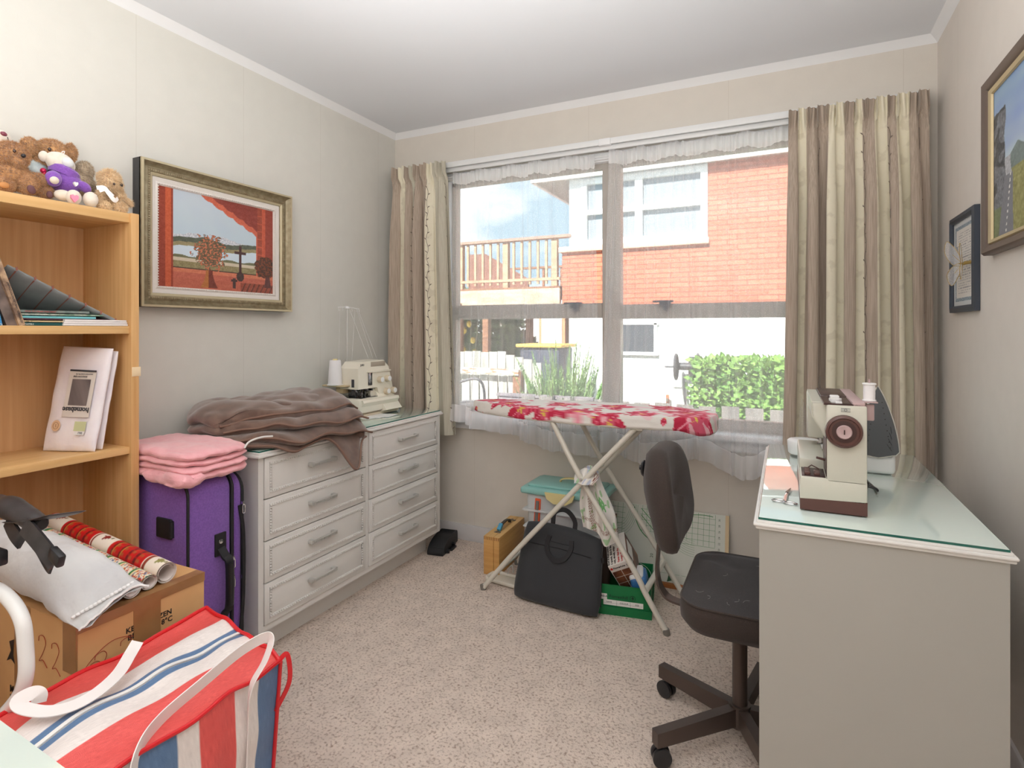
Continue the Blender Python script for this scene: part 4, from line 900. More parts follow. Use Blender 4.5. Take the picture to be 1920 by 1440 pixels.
leaning((A2.y-0.003, Z2+0.002), (C2.y-0.003, C2.z-0.002), -0.008, 0.081, xf-0.003, mpage, 'pages', t)
b = B(); b.text('D', at(1, 612, x=xf+0.001)-Vector((0, 0.004, 0)), (0, 1, 0), (0, 0, 1), 0.008); obj('title_letter', b, mwht, t)
# grey bolster-like case resting over the books
mslate = mat('slate_pvc', (150, 156, 158), 0.32, c2=(134, 140, 142), ns=(20, 20, 20)); mrust = mat('rust_stripe', (150, 92, 78), 0.5)
t = thing('document_folder', 'slate grey curved folder with rust stripes sloping over the books', 'folder', (0.15, -1.85, Z2+0.04))
P0 = at(12, 496, x=0.255); P1 = at(228, 606, x=0.262)
def fol(u, v):
    p = P0.lerp(P1, u); sag = 0.038*sin(pi*min(1, u*1.15))*v; w = 0.185*sin(min(1.0, 0.10+u*1.0+0.0)*pi*0.5)**0.3*(1-0.75*sstep(0.55, 1.0, u))
    x = 0.262-w*v; return Vector((x, p.y-0.02*v*(1-u), p.z-sag-0.055*v*(1-u)-0.01*v))
b = B(); b.slab(fol, lambda u, v: 0.012, 60, 26, p=3.5); obj('folder_cover', b, mslate, t)
b = B()
for k in range(7):
    u_ = 0.06+0.145*k
    b.tube([fol(u_+0.05*q/10, q/10*0.9)+Vector((0, 0, -0.0073)) for q in range(11)], 0, flat=(0.004, 0.0006, (0, 0, 1))); b.tube([fol(u_, 0)+Vector((0.0042, 0, 0.004)), fol(u_+0.004, 0)+Vector((0.0042, 0, -0.005))], 0, flat=(0.0045, 0.0012, (1, 0, 0)))
obj('stripe', b, mrust, t)
# ================================================================== packaged curtains
mpk = mat('packed_white_cloth', (250, 244, 248), 0.75, c2=(242, 234, 242), ns=(14, 14, 14), bump=(40, 0.3, 0.004)); mfilm = glassmat('clear_film', (255, 255, 255), rough=0.12); mlab = mat('label_card', (222, 214, 206), 0.6); mlabg = mat('label_photo', (128, 118, 116), 0.6, c2=(92, 84, 84), ns=(2, 60, 2)); mcirc = mat('peach_sticker', (226, 190, 154), 0.5); mpast = mat('pale_green_sticker', (206, 212, 166), 0.5)
def pack(label, q, th, par_off=0.0, face=True):
    """q = four face corners (bottom-near, bottom-far, top-far, top-near); thickness runs towards +y"""
    t = thing('curtain_pack', label, 'packaged curtain', (q[0].x, q[0].y, Z3), group='packaged white curtains on the middle shelf')
    bl_, br, tr, tl = q; nrm = (br-bl_).cross(tl-bl_).normalized(); nrm = nrm if nrm.y > 0 else -nrm
    def cf(u, v): return bl_.lerp(br, u).lerp(tl.lerp(tr, u), v)+nrm*(th/2)+Vector((0, 0.003*nz3(u*4, v*4, par_off), 0))
    b = B(); b.slab(cf, lambda u, v: th*(1+0.08*nz3(u*5, v*3, 2)), 26, 34, p=2.2); bo = obj('folded_cloth', b, mpk, t, sharp=80)
    b = B(); b.slab(lambda u, v: cf(u*1.02-0.01, v*1.02-0.01), lambda u, v: (th+0.008)*(1+0.05*nz3(u*14, v*9, 7)), 30, 40, p=2.6); obj('plastic_sleeve', b, mfilm, t, sharp=80)
    return t, bl_, br, tr, tl, nrm
F0 = [at(88, 832, x=0.20), at(182, 846, x=0.262), at(213, 658, x=0.262), at(132, 652, x=0.15)]
F0[0] = Vector((0.10, -1.888, Z3+0.004)); F0[1] = Vector((0.262, -1.827, Z3+0.004)); F0[3] = Vector((0.085, -1.824, Z3+0.325)); F0[2] = Vector((0.262, -1.774, Z3+0.318))
t, q0, q1, q2, q3, nr = pack('front pack of white curtains with printed label, leaning on the middle shelf', F0, 0.028)
ux = (q1-q0).normalized(); uy = ((q3-q0)-(q3-q0).dot(ux)*ux).normalized(); nf = -nr
def onf(a, c): return q0.lerp(q1, a).lerp(q3.lerp(q2, a), c)-nr*0.006
def card(b, a0, a1, c0, c1, off, mi=0): b.flat([(0, 0), (1, 0), (1, 1), (0, 1)], onf(a0, c0)-nr*off, onf(a1, c0)-onf(a0, c0), onf(a0, c1)-onf(a0, c0), mi)
b = B(); card(b, 0.34, 0.86, 0.32, 0.76, 0.0006); lb = obj('label_card', b, mlab, t)
b = B(); card(b, 0.42, 0.78, 0.43, 0.68, 0.0010); obj('label_photo', b, mlabg, lb)
b = B(); card(b, 0.34, 0.86, 0.755, 0.772, 0.0011); obj('label_band', b, mink, lb)
ex = (onf(.6, .4)-onf(.4, .4)).normalized(); ey = (onf(.5, .6)-onf(.5, .4)).normalized()
b = B(); b.text('homebase', onf(0.845, 0.412)-nr*0.0014, -ex, -ey, 0.0155, depth=0.0008, font_bold=True); obj('title_lettering', b, mink, lb)
b = B(); b.text('SHADOW LINE', onf(0.70, 0.715)-nr*0.0014, -ex, -ey, 0.005, depth=0.0006); b.text('natural wave curtain 90 x 90', onf(0.80, 0.737)-nr*0.0014, -ex, -ey, 0.0035, depth=0.0006); b.text('pencil pleat curtain', onf(0.72, 0.415)-nr*0.0014, -ex, -ey, 0.0035, depth=0.0006); obj('small_print', b, mink, lb)
b = B(); n0 = len(b.v); P = [(0.015*cos(a*pi/12), 0.017*sin(a*pi/12)) for a in range(24)]; b.flat(P, onf(0.27, 0.235)-nr*0.001, ex, ey); st = obj('round_sticker', b, mcirc, t)
b = B(); b.tube([onf(0.27, 0.235)-nr*0.0016+ex*0.009*cos(a*pi/8)+ey*0.010*sin(a*pi/8) for a in range(16)], 0.0007, 5, closed=True); b.text('S', onf(0.27, 0.235)-nr*0.0018+ex*0.003-ey*-0.004, -ex, -ey, 0.009, depth=0.0006); obj('sticker_print', b, mat('brown_print', (170, 128, 92), 0.6), st)
b = B(); card(b, 0.62, 0.84, 0.19, 0.28, 0.001); st = obj('price_sticker', b, mpast, t); b = B(); card(b, 0.64, 0.83, 0.155, 0.188, 0.001); b2 = obj('white_sticker', b, mwpl, t)
b = B(); b.text('SALE', onf(0.80, 0.18)-nr*0.0016, -ex, -ey, 0.005); obj('sticker_print', b, mink, b2)
F1 = [v+nr*0.031 for v in F0]; F1[0] = F1[0]+Vector((0.02, 0.004, 0)); F1[1] = F1[1]+Vector((-0.004, 0.004, 0)); F1[2] += Vector((0.0, -0.004, -0.004)); F1[3] += Vector((0.0, -0.004, -0.004))
for v in F1[:2]: v.z = Z3+0.004
pack('plain back pack of white curtains between the labelled one and the shelf side', F1, 0.019, 3.0)
# tape strip on the side panel edge and clear film left on the backboard
b = B(); b.box((SD+0.008, SYI+0.002, 1.055), (SD+0.0095, SY1+0.004, 1.085), r=0.0006); obj('tape_scrap', b, mat('torn_tape', (236, 214, 176), 0.3), None, 'torn clear tape stuck on the front edge of the bookcase side', 'tape')
# ================================================================== cardboard box
mcard = mat('cardboard', (214, 168, 116), 0.85, c2=(204, 156, 104), ns=(6, 6, 6), bump=(90, 0.1, 0.001)); mtape = mat('brown_packing_tape', (166, 124, 82), 0.28, c2=(150, 108, 68), ns=(10, 10, 10), spec=0.6); mmark = mat('red_marker', (160, 52, 30), 0.6); mprint = mat('black_print', (38, 34, 32), 0.6)
BX0, BX1, BY0, BY1, BZ = 0.292, 0.750, -2.112, -1.806, 0.552
t = thing('cardboard_box', 'taped brown cardboard carton in front of the bookcase', 'box', ((BX0+BX1)/2, (BY0+BY1)/2, 0))
b = B(); b.box((BX0, BY0, 0), (BX1, BY1, BZ-0.003), r=0.002); obj('carton', b, mcard, t)
b = B(); b.box((BX0-0.002, BY0-0.001, BZ-0.003), (BX1+0.001, -1.962, BZ)); b.box((BX0-0.002, -1.957, BZ-0.003), (BX1+0.001, BY1+0.001, BZ), M=None); obj('top_flap', b, mcard, t)
b = B(); b.box((BX0-.003, -2.03, BZ-0.0005), (BX1+0.0018, -1.925, BZ+0.0008)); b.box((BX1+0.0002, -1.990, BZ-0.16), (BX1+0.0016, -1.925, BZ)); b.box((BX1+.0002, BY0, BZ-0.022), (BX1+0.0017, BY1, BZ+0.0006)); b.box((BX1-0.03, BY0, BZ-.0004), (BX1+.0016, BY1, BZ+0.0007))
for x0 in (0.33, 0.49): b.box((x0, BY0-0.0016, 0.02), (x0+0.07, BY0-0.0002, BZ))
b.box((0.70, BY0-0.0018, 0.44), (BX1+0.0015, BY0+0.002, BZ)); obj('packing_tape', b, mtape, t)
b = B(); X1 = BX1+0.0019
X1 = BX1+0.0009; b.text('KEEP FROZEN', (X1, -2.008, 0.482), (0, 1, 0), (0, 0, 1), 0.0125, depth=0.0004, font_bold=True); b.text('BELOW -18°C', (X1, -2.004, 0.464), (0, 1, 0), (0, 0, 1), 0.0125, depth=0.0004, font_bold=True); X1 = BX1+0.0019
Yf = BY0-0.0020
b.text('NZ', (0.33, Yf, 0.30), (1, 0, 0), (0, 0, 1), 0.018, font_bold=True); b.text('MADE\nIN CO\nDO', (0.47, Yf, 0.33), (1, 0, 0), (0, 0, 1), 0.016, font_bold=True); b.text('NC\nLLA', (0.555, Yf, 0.31), (1, 0, 0), (0, 0, 1), 0.016, font_bold=True); b.text('BOS TA', (0.63, Yf, 0.305), (1, 0, 0), (0, 0, 1), 0.016, font_bold=True)
b.flat([(0, 0), (.02, .03), (.012, .05), (.035, .06), (.03, .02), (.04, 0), (.02, .01)], (0.455, Yf, 0.40), (1, 0, 0), (0, 0, 1)); obj('printed_lettering', b, mprint, t)
b = B()
def scrawl(pts, o, ux_, s): b.tube([Vector(o)+Vector(ux_)*(a*s)+Vector((0, 0, c*s)) for a, c in [(p.x, p.y) for p in cat([Vector((a, c, 0)) for a, c in pts], 8)]], 0.0007, 5)
two = [(0, .8), (.05, 1), (.35, 1.05), (.5, .8), (.3, .4), (.05, .05), (.3, .12), (.6, -.1)]
scrawl(two, (0.60, Yf, 0.435), (1, 0, 0), 0.06); scrawl(two, (0.655, Yf, 0.43), (1, 0, 0), 0.06); scrawl([(0, 1), (.6, 1.05)], (0.645, Yf, 0.33), (1, 0, 0), 0.055); scrawl([(.3, 1.0), (.28, .1)], (0.645, Yf, 0.33), (1, 0, 0), 0.055)
scrawl(two, (X1-0.001, -2.075, 0.415), (0, 1, 0), 0.05); scrawl(two, (X1-0.001, -2.02, 0.420), (0, 1, 0), 0.05)
scrawl([(-1, -.7), (-.8, .2), (0, .75), (.8, .5), (1.0, 0), (.95, -.6), (.5, -.9)], (X1-0.001, -2.04, 0.425), (0, 1, 0), 0.075)
scrawl([(-.5, -.3), (-.6, .1), (-.2, .3), (.1, 0), (-.1, -.4), (-.5, -.3)], (X1-0.001, -2.065, 0.44), (0, 1, 0), 0.04); obj('marker_scrawl', b, mmark, t)
# ================================================================== wrapping paper rolls
mwrapi = mat('white_paper', (236, 226, 220), 0.7); mattr = mat('gift_wrap', (255, 255, 255), 0.45, attr=True)
def roll(label, a, c, r, fn, oval=1.0, ri=0.80, mred=None):
    t = thing('wrapping_paper_roll', label, 'wrapping paper', tuple(a), group='rolls of Christmas wrapping paper on the box')
    a = Vector(a); c = Vector(c); d = (c-a); L_ = d.length; dn = d.normalized(); s = Vector((0, 0, 1)).cross(dn).normalized(); up = dn.cross(s)
    b = B(); b.surf(lambda u, v: a+dn*(v*L_)+(s*cos(2*pi*u)*r*(2-oval)+up*sin(2*pi*u)*r*oval)*(1+0.01*sin(6*pi*u)), 40, 160, 0, fn, cu=False); obj('printed_paper', b, mattr, t)
    b = B()
    for k in range(3):
        rr = r*(0.985-0.055*k); b.surf(lambda u, v: c-dn*(0.001*k)+(s*cos(2*pi*u)*rr*(2-oval)*(1-0.03*v)+up*sin(2*pi*u)*rr*oval*(1-0.03*v))+dn*(-0.0008*v), 36, 1)
    b.surf(lambda u, v: c-dn*(v*L_*0.9)+(s*cos(2*pi*u)*r*(2-oval)+up*sin(2*pi*u)*r*oval)*ri, 30, 6); obj('paper_inside', b, mwrapi, t); return t
def wrap_red(u, v):
    k = (v*2.3+0.56) % 1.0; w = (v*40) % 1; du = (u*10) % 1
    if k > 0.56 and k < 0.97:
        if k < 0.585 or k > 0.95: return lin((206, 30, 30))
        if 0.60 < k < 0.63: return lin((146, 60, 40))
        q = (k-0.78); s = (u*2) % 1-0.5
        if abs(q) < 0.05 and abs(s-0.02) < 0.16*(0.055-q)/0.10: return lin((150, 146, 84)) if v > 0.6 else lin((142, 46, 40))
        if -0.075 < q < -0.05 and abs(s) < 0.03: return lin((142, 46, 40))
        if 0.05 < q < 0.075 and abs(s) < 0.05: return lin((120, 110, 60))
        return lin((240, 228, 212))
    m = (k*7) % 1
    if m < 0.22: return lin((118, 16, 26)) if du < 0.6 else lin((160, 24, 30))
    if m < 0.30: return lin((190, 140, 60)) if int(v*300) % 2 else lin((150, 24, 26))
    if m < 0.62: return lin((210, 24, 26)) if du > 0.35 else lin((178, 84, 44))
    return lin((196, 22, 26))
def wrap_mix(u, v):
    k = (v*9.0) % 1.0
    if k < 0.14: return lin((34, 128, 60))
    n = nz3(u*16, v*90, 2)
    if k < 0.22: return lin((236, 214, 170))
    if n > 0.20: return lin((196, 40, 36))
    if n > 0.08: return lin((206, 150, 80))
    if n < -0.28: return lin((92, 116, 150))
    return lin((240, 226, 204))
def wrap_pale(u, v):
    n = nz3(u*14, v*40, 8)
    if n > 0.22: return lin((196, 70, 56))
    if n < -0.25: return lin((70, 130, 90))
    return lin((226, 214, 196))
R0 = 0.026
roll('red and white Christmas tree wrapping roll nearest the bookcase', (0.13, -1.862, BZ+0.062), (0.725, -1.893, BZ+R0+0.001), R0, wrap_red)
roll('green and red striped wrapping roll in the middle of the three', (0.15, -1.915, BZ+0.056), (0.728, -1.939, BZ+0.021), 0.019, wrap_mix, 0.93)
roll('pale wrapping roll with wide open end beside the white cushion', (0.16, -1.968, BZ+0.060), (0.735, -1.984, BZ+0.0245), 0.0225, wrap_pale)
# ================================================================== white bolster cushion
mcush = mat('white_satin', (222, 222, 222), 0.5, c2=(208, 208, 210), ns=(8, 8, 8), sheen=0.3, bump=(24, 0.5, 0.008))
t = thing('bolster_cushion', 'long white satin cushion lying across the cardboard box', 'cushion', (0.5, -2.07, BZ+0.004))
def bol(u, v, sg):
    ax_ = lerp(0.20, 0.795, u); yc = lerp(-2.045, -2.068, u); r = 0.068*(1-0.05*sin(u*9)); fl = sstep(0.66, 1.0, u)
    a = 2*pi*v
    w = lerp(1.0, 1.20, fl); h = lerp(0.95, 0.07, fl**1.8)
    tilt = -0.80*fl
    dy = cos(a)*r*w; dz = sin(a)*r*h
    wr = 0.006*nz3(u*16, cos(a)*2, sin(a)*2)+0.004*nz3(u*5, cos(a)*6, sin(a)*6)
    y = yc+dy*cos(tilt)-dz*sin(tilt)*0.3; z = BZ+0.068+dz+dy*(-sin(tilt))*0.55+wr-0.034*fl
    x = ax_+0.05*fl*abs(cos(a))**3*(1 if cos(a) > 0 else -0.2)
    return Vector((x, y, max(z, BZ+0.006) if x < BX1 else z))
b = B(); b.surf(lambda u, v: bol(u, 1-v, 1), 70, 48, cv=True)
k0 = 0; ring = [bol(0.0, q/40, 1) for q in range(40)]; cc = sum(ring, Vector())/40; b.add(ring+[cc], [(i, (i+1) % 40, 40) for i in range(40)])
obj('cushion_body', b, mcush, t, sharp=85)
b = B()
for q in range(15): p = bol(0.93, 0.0, 1).lerp(bol(0.93, 0.5, 1), 0.08+q*0.06); b.ell(p+Vector((0.006, -0.004, 0.008)), (0.004, 0.006, 0.004), nu=8, nv=6)
b.tube([bol(0.999, q/24*0.5, 1) for q in range(25)], 0.0025, 6); obj('stitching', b, mwpl, t)
# ================================================================== striped laundry bag
mbag = mat('woven_polypropylene', (255, 255, 255), 0.38, attr=True, bump=(700, 0.5, 0.002), spec=0.5); mredp = mat('red_piping', (216, 34, 42), 0.35); mhan = mat('white_webbing', (238, 232, 230), 0.5); mzip = mat('white_zip', (240, 238, 234), 0.5)
GX0, GX1, GY0, GY1, GZ = 0.806, 1.128, -2.38, -1.862, 0.462
t = thing('laundry_bag', 'large red white and blue striped zip bag on the carpet', 'bag', ((GX0+GX1)/2, (GY0+GY1)/2, 0))
Rd, Wh, Bl = (232, 92, 88), (242, 234, 230), (96, 128, 168)
def bagcol(s, weave):
    """s runs in metres across the cloth, from the zip outwards"""
    s = abs(s); n = nz3(s*400, weave*260)*16
    for lim, c in ((0.006, Wh), (0.024, Bl), (0.078, Wh), (0.175, Rd), (0.200, Bl), (0.232, Wh), (0.300, Rd), (0.342, Wh), (0.420, Bl), (0.47, Wh), (0.6, Rd)):
        if s < lim: return lin(tuple(max(0, min(255, q+n)) for q in c))
    return lin(Wh)
xm = (GX0+GX1)/2
def top(u, v):
    y = lerp(GY0, GY1, v)-0.05*(u-0.4)*sstep(0.5, 1, v); x = lerp(GX0, GX1, u)+0.008*nz3(v*4, 3)+0.012*sin(v*3.0+0.5)*(u-0.5)
    zz = GZ+0.016*sin(pi*u)*sin(pi*min(1, v+0.05))+0.012*nz3(u*5, v*5, 1)-0.010*sstep(0.75, 1, u)+0.02*sstep(0.6, 1, v)*(1-u)-0.035*sstep(0.25, 0.0, v)*(1-u)
    return Vector((x, y, zz))
b = B(); b.surf(top, 150, 90, 0, lambda u, v: bagcol((u-0.50)*0.33, v)); 
def side(u, v):  # right long side, u along y, v down
    p = top(1.0, u); bulge = 0.022*sin(pi*v)*sin(pi*u)+0.006*nz3(u*7, v*6, 4)
    return Vector((p.x+bulge-0.03*v, lerp(p.y, p.y-0.02*v*(u-.5), 1), lerp(p.z, 0.004, v)))
def stripes_y(u): # vertical stripes along the side
    s = u*0.52
    for lim, c in ((0.03, Bl), (0.07, Wh), (0.13, Rd), (0.170, Wh), (0.245, Bl), (0.290, Wh), (0.385, Rd), (0.455, Wh), (0.6, Bl)):
        if s < lim: return c
    return Bl
def sc(u, v):
    n = nz3(u*300, v*300)*16; return lin(tuple(max(0, min(255, q+n)) for q in stripes_y(u)))
b.surf(side, 150, 40, 0, sc)
def endf(u, v): # far end
    p = top(u, 1.0); return Vector((lerp(p.x, p.x-0.03*v*(u), 1), p.y+0.018*sin(pi*v)*sin(pi*u)-0.012*v, lerp(p.z, 0.004, v)))
b.surf(lambda u, v: endf(1-u, v), 60, 30, 0, lambda u, v: bagcol((u-0.5)*0.33+0.05, v))
def backf(u, v): p = top(0.0, 1-u); return Vector((p.x-0.012*sin(pi*v)*sin(pi*u), p.y, lerp(p.z, 0.004, v)))
b.surf(backf, 60, 30, 0, lambda u, v: lin(Bl) if (u*7) % 2 < 1 else lin(Wh))
def nearf(u, v): p = top(u, 0.0); return Vector((p.x, p.y-0.01*sin(pi*v), lerp(p.z, 0.004, v)))
b.surf(nearf, 30, 20, 0, lambda u, v: lin(Wh)); b.add([(GX0, GY0, 0.004), (GX1-.03, GY0, 0.004), (GX1-.03, GY1, 0.004), (GX0, GY1, 0.004)], [(0, 3, 2, 1)])
obj('bag_cloth', b, mbag, t, sharp=60)
b = B(); up = Vector((0, 0, 0.003))
for E_ in ([top(1, q/40)+up+Vector((.003, 0, 0)) for q in range(41)], [top(0, q/40)+up for q in range(41)], [top(q/20, 1)+up for q in range(21)], [endf(1, q/20)+Vector((0.002, 0.002, 0)) for q in range(21)]): b.tube(E_, 0.0045, 8)
b.tube(cat([top(1, 1)+up, top(1, 1)+Vector((0.012, 0.012, 0.012)), top(1, 1)+Vector((0.014, 0.016, -0.05)), endf(1, 0.25)]), 0, flat=(0.010, 0.003, (0, 1, 0))); obj('red_binding', b, mredp, t)
b = B(); b.tube([top(0.5, q/40)+Vector((0, 0, 0.0025)) for q in range(41)], 0, flat=(0.010, 0.002, (0, 0, 1))); obj('zip', b, mzip, t)
b = B()
H1 = cat([side(0.30, 0.40)+Vector((.004, 0, 0)), side(0.305, 0.15)+Vector((.006, 0, 0)), side(0.32, 0.0)+Vector((.010, 0, 0.006)), at(300, 1350, x=1.10), at(380, 1280, x=1.11), at(450, 1222, x=1.12), at(495, 1196, x=1.13), at(508, 1202, x=1.145), at(496, 1240, x=1.155), at(470, 1290, x=1.158), side(0.80, 0.18)+Vector((.006, 0, 0)), side(0.80, 0.45)+Vector((.004, 0, 0))], 7)
b.tube(H1, 0, flat=(0.026, 0.0022, (0, 0, 1))); obj('carry_handle', b, mhan, t)
b = B()
H2 = cat([at(258, 1203, z=0.525), at(245, 1225, z=0.512), at(222, 1262, z=0.502), at(185, 1296, z=0.498), at(140, 1322, z=0.496), at(90, 1334, z=0.498), at(45, 1328, z=0.505), at(34, 1314, z=0.515), at(60, 1300, z=0.52), at(74, 1303, z=0.515), at(72, 1318, z=0.50)], 7)
b.tube(H2, 0, flat=(0.024, 0.0022, (0.4, 0, 1))); obj('carry_handle', b, mhan, t)
# ================================================================== exercise bike at the left edge
mtubw = mat('white_tube', (234, 234, 232), 0.22, spec=0.6); mrubb = mat('dark_rubber', (62, 60, 62), 0.42, c2=(46, 44, 46), ns=(30, 30, 30))
t = thing('exercise_bike', 'white tubular exercise machine with black strapped pedal at the left edge', 'exercise bike', (0.66, -2.28, 0))
yb_ = -2.245
b = B(); P = [at(-60, 1095, y=yb_), at(-10, 1103, y=yb_), at(22, 1128, y=yb_), at(42, 1165, y=yb_), at(48, 1215, y=yb_), at(49, 1262, y=yb_), at(38, 1300, y=yb_), at(8, 1338, y=yb_-0.005), at(-30, 1375, y=yb_-0.01)]
P = cat(P, 8); b.tube(P, 0.0130, 18)
end = P[-1]; b.tube([end, Vector((end.x-0.12, end.y-0.02, 0.02))], 0.013, 16); b.tube([P[0], P[0]+Vector((-0.15, 0, 0.02)), P[0]+Vector((-0.18, 0, -0.6))], 0.013, 16); obj('frame_tube', b, mtubw, t)
b = B(); foot_c = Vector((end.x-0.13, end.y, 0.02)); b.tube([foot_c+Vector((0, -0.20, 0)), foot_c+Vector((0, 0.08, 0))], 0.019, 14); obj('base_bar', b, mtubw, t)
yp = -2.20
b = B(); b.tube(cat([at(-14, 943, y=yp), at(10, 948, y=yp), at(40, 962, y=yp), at(66, 978, y=yp), at(80, 984, y=yp)], 6), [0.020, 0.020, 0.020, 0.020, 0.0185, 0.0185, 0.021, 0.023, 0.024, 0.024, 0.023, 0.022, 0.021, 0.021, 0.020, 0.020, 0.020, 0.019, 0.019, 0.018, 0.017, 0.016, 0.015, 0.013, 0.010][:25], 18); pd = obj('pedal_body', b, mrubb, t)
b = B(); b.slab(lambda u, v: at(2, 980, y=yp-0.02).lerp(at(88, 967, y=yp-0.02), u)+Vector((0, 0.07*v, -0.004*sin(pi*u)-0.01*v)), 0.006, 24, 12); obj('pedal_rim', b, mrubb, pd)
b = B(); S0 = at(22, 985, y=yp-0.01)
b.tube(cat([at(15, 975, y=yp-.005), at(24, 995, y=yp-.01), at(33, 1008, y=yp-.012), at(42, 1018, y=yp-.01)]), 0, flat=(0.030, 0.006, (0.3, -1, 0)))
b.tube(cat([at(46, 985, y=yp-.02), at(66, 1008, y=yp-.022), at(88, 1035, y=yp-.022), at(103, 1056, y=yp-.02)]), 0, flat=(0.034, 0.005, (0.2, -1, 0.2)))
b.tube(cat([at(58, 1000, y=yp+.01), at(76, 1028, y=yp+.008), at(92, 1056, y=yp), at(98, 1063, y=yp-.01)]), 0, flat=(0.026, 0.004, (0.2, -1, 0.2))); obj('foot_strap', b, mrubb, pd)
b = B(); b.box(tuple(at(103, 1045, y=yp-.026)-Vector((0.019, 0.004, 0.013))), tuple(at(103, 1045, y=yp-.026)+Vector((0.019, 0.010, 0.013))), r=0.004, M=RY(22)); obj('strap_buckle', b, mblkp, pd)
b = B(); b.tube([at(-14, 943, y=yp)+Vector((0.02, 0, -0.01)), at(-60, 960, y=yp), at(-80, 1085, y=yb_)], 0.011, 12); b.box(tuple(at(-6, 1046, y=yb_)-Vector((0.05, 0.012, 0.014))), tuple(at(3, 1046, y=yb_)+Vector((0.001, 0.012, 0.014))), r=0.005); obj('crank_arm', b, mblkp, t)
# ================================================================== glass topped table corner at the lower left
ta = at(0, 1350, z=0.75); tb = at(122, 1440, z=0.75)
t = thing('side_table', 'white glass topped table whose corner shows at the lower left', 'table', (ta.x, ta.y-0.2, 0))
d = (tb-ta); d.z = 0; d.normalize(); n_ = Vector((d.y, -d.x, 0)); o = ta-d*0.12
b = B(); b.prism([(0, 0), (0.40, 0), (0.40, 0.24), (0, 0.24)], o-Vector((0, 0, 0.006)), d, n_, (0, 0, 0.006)); obj('glass_top', b, mglassD, t)
b = B(); b.prism([(-.004, 0.004), (0.404, 0.004), (0.404, 0.25), (-.004, 0.25)], o-Vector((0, 0, 0.026)), d, n_, (0, 0, 0.020)); obj('table_top', b, mdres, t)
for a_, c_ in ((0.03, 0.035), (0.37, 0.035), (0.03, 0.215), (0.37, 0.215)):
    q = o+d*a_+n_*c_; b = B(); b.cyl((q.x, q.y, 0), (q.x, q.y, 0.725), 0.012, 0.017); obj('leg', b, mdres, t)
# ================================================================== ironing board
mirn = mat('ivory_steel_tube', (216, 212, 200), 0.3, spec=0.5); mcov = mat('flower_print_cotton', (255, 255, 255), 0.75, attr=True, bump=(260, 0.2, 0.002)); mcap = mat('grey_foot_cap', (120, 116, 110), 0.6)
IX0, IX1, IY0, IY1, IZ = 0.760, 1.905, -0.530, -0.150, 0.857
t = thing('ironing_board', 'ironing board with crimson flower print cover in front of the window', 'ironing board', (1.33, -0.34, 0))
def halfw(s):
    """half width of the board along its length s (0 nose .. 1 tail)"""
    if s < 0.42: return 0.19*(0.30+0.70*sin(min(1, s/0.42)*pi/2)**0.75) if s > 0 else 0.02
    return 0.19
def outline(n=200):
    P = []
    L_ = IX1-IX0
    for q in range(n+1):
        a = 2*pi*q/n; cs, sn = cos(a), sin(a)
        s = 0.5+0.5*math.copysign(abs(cs)**0.62, cs); h = 0.19*math.copysign(abs(sn)**0.62, sn)
        if s < 0.45: h *= 0.42+0.58*(s/0.45)**0.8
        P.append((IX0+s*L_, (IY0+IY1)/2+h))
    return P[:-1]
OUT = outline()
rf = random.Random(21); fl = []
for cx, cy in ((0.98, -0.40), (1.22, -0.33), (1.62, -0.47), (1.80, -0.36), (1.08, -0.50), (1.45, -0.30), (0.86, -0.33), (1.36, -0.50), (1.70, -0.24), (1.84, -0.48), (1.20, -0.53), (1.50, -0.56)):
    n = rf.choice((5, 6, 7)); a0 = rf.random()*6.28; ln = rf.uniform(0.075, 0.11)
    if cx > 1.7: n, ln = 10, 0.105
    for k in range(n): fl.append((cx, cy, a0+6.283*k/n+rf.uniform(-.25, .25), ln*rf.uniform(.7, 1.2), rf.uniform(0.30, 0.42)))
for k in range(70): fl.append((rf.uniform(IX0, IX1), rf.uniform(IY0-.05, IY1), rf.random()*6.28, rf.uniform(.03, .065), 0.32))
def covcol(x, y):
    for (cx, cy, a, l_, w) in fl:
        dx, dy = x-cx, y-cy
        if dx*dx+dy*dy > l_*l_: continue
        p = dx*cos(a)+dy*sin(a); q = -dx*sin(a)+dy*cos(a)
        if 0.0 < p < l_ and abs(q) < w*l_*sin(pi*(p/l_)**0.8)*0.85:
            k = abs(q)/(w*l_); f = p/l_
            if f < 0.22: return lin((232, 200, 90)) if k < 0.10 else lin((214, 90, 116))
            if k < 0.05: return lin((236, 150, 168))
            n = nz3(x*30, y*30, a)
            return lin((196, 36, 72)) if n > -0.05 else (lin((222, 84, 112)) if n > -0.3 else lin((240, 180, 190)))
    n = nz3(x*13, y*13, 5)
    if n > 0.30: return lin((238, 206, 210))
    return lin((232, 228, 222))
b = B(); n = len(OUT); cx_, cy_ = (IX0+IX1)/2, (IY0+IY1)/2
def ring(k, z):  return [(lerp(cx_, p[0], k), lerp(cy_, p[1], k), z) for p in OUT]
def cov(u, v):
    q = u*n; i = int(q) % n; j = (i+1) % n; f = q-int(q); px_, py_ = lerp(OUT[i][0], OUT[j][0], f), lerp(OUT[i][1], OUT[j][1], f)
    if v <= 0.70: k = v/0.70; return Vector((lerp(cx_, px_, k*0.985), lerp(cy_, py_, k*0.985), IZ-0.002*k+0.001*nz3(px_*k*20, py_*k*20)))
    w = (v-0.70)/0.30; rr = 0.985+0.018*sin(min(1, w*2.2)*pi/2)-0.035*max(0, w-0.75)/0.25
    drop = 0.050+0.010*nz3(px_*6, py_*6, 2)+(0.022*sstep(1.78, 1.88, px_) if py_ < -0.3 else 0)
    return Vector((lerp(cx_, px_, rr)+0.003*nz3(u*60, w*3), lerp(cy_, py_, rr)+0.004*nz3(u*70, w*3, 4)*w, IZ-0.002-drop*sstep(0, 1, w)-0.004*w))
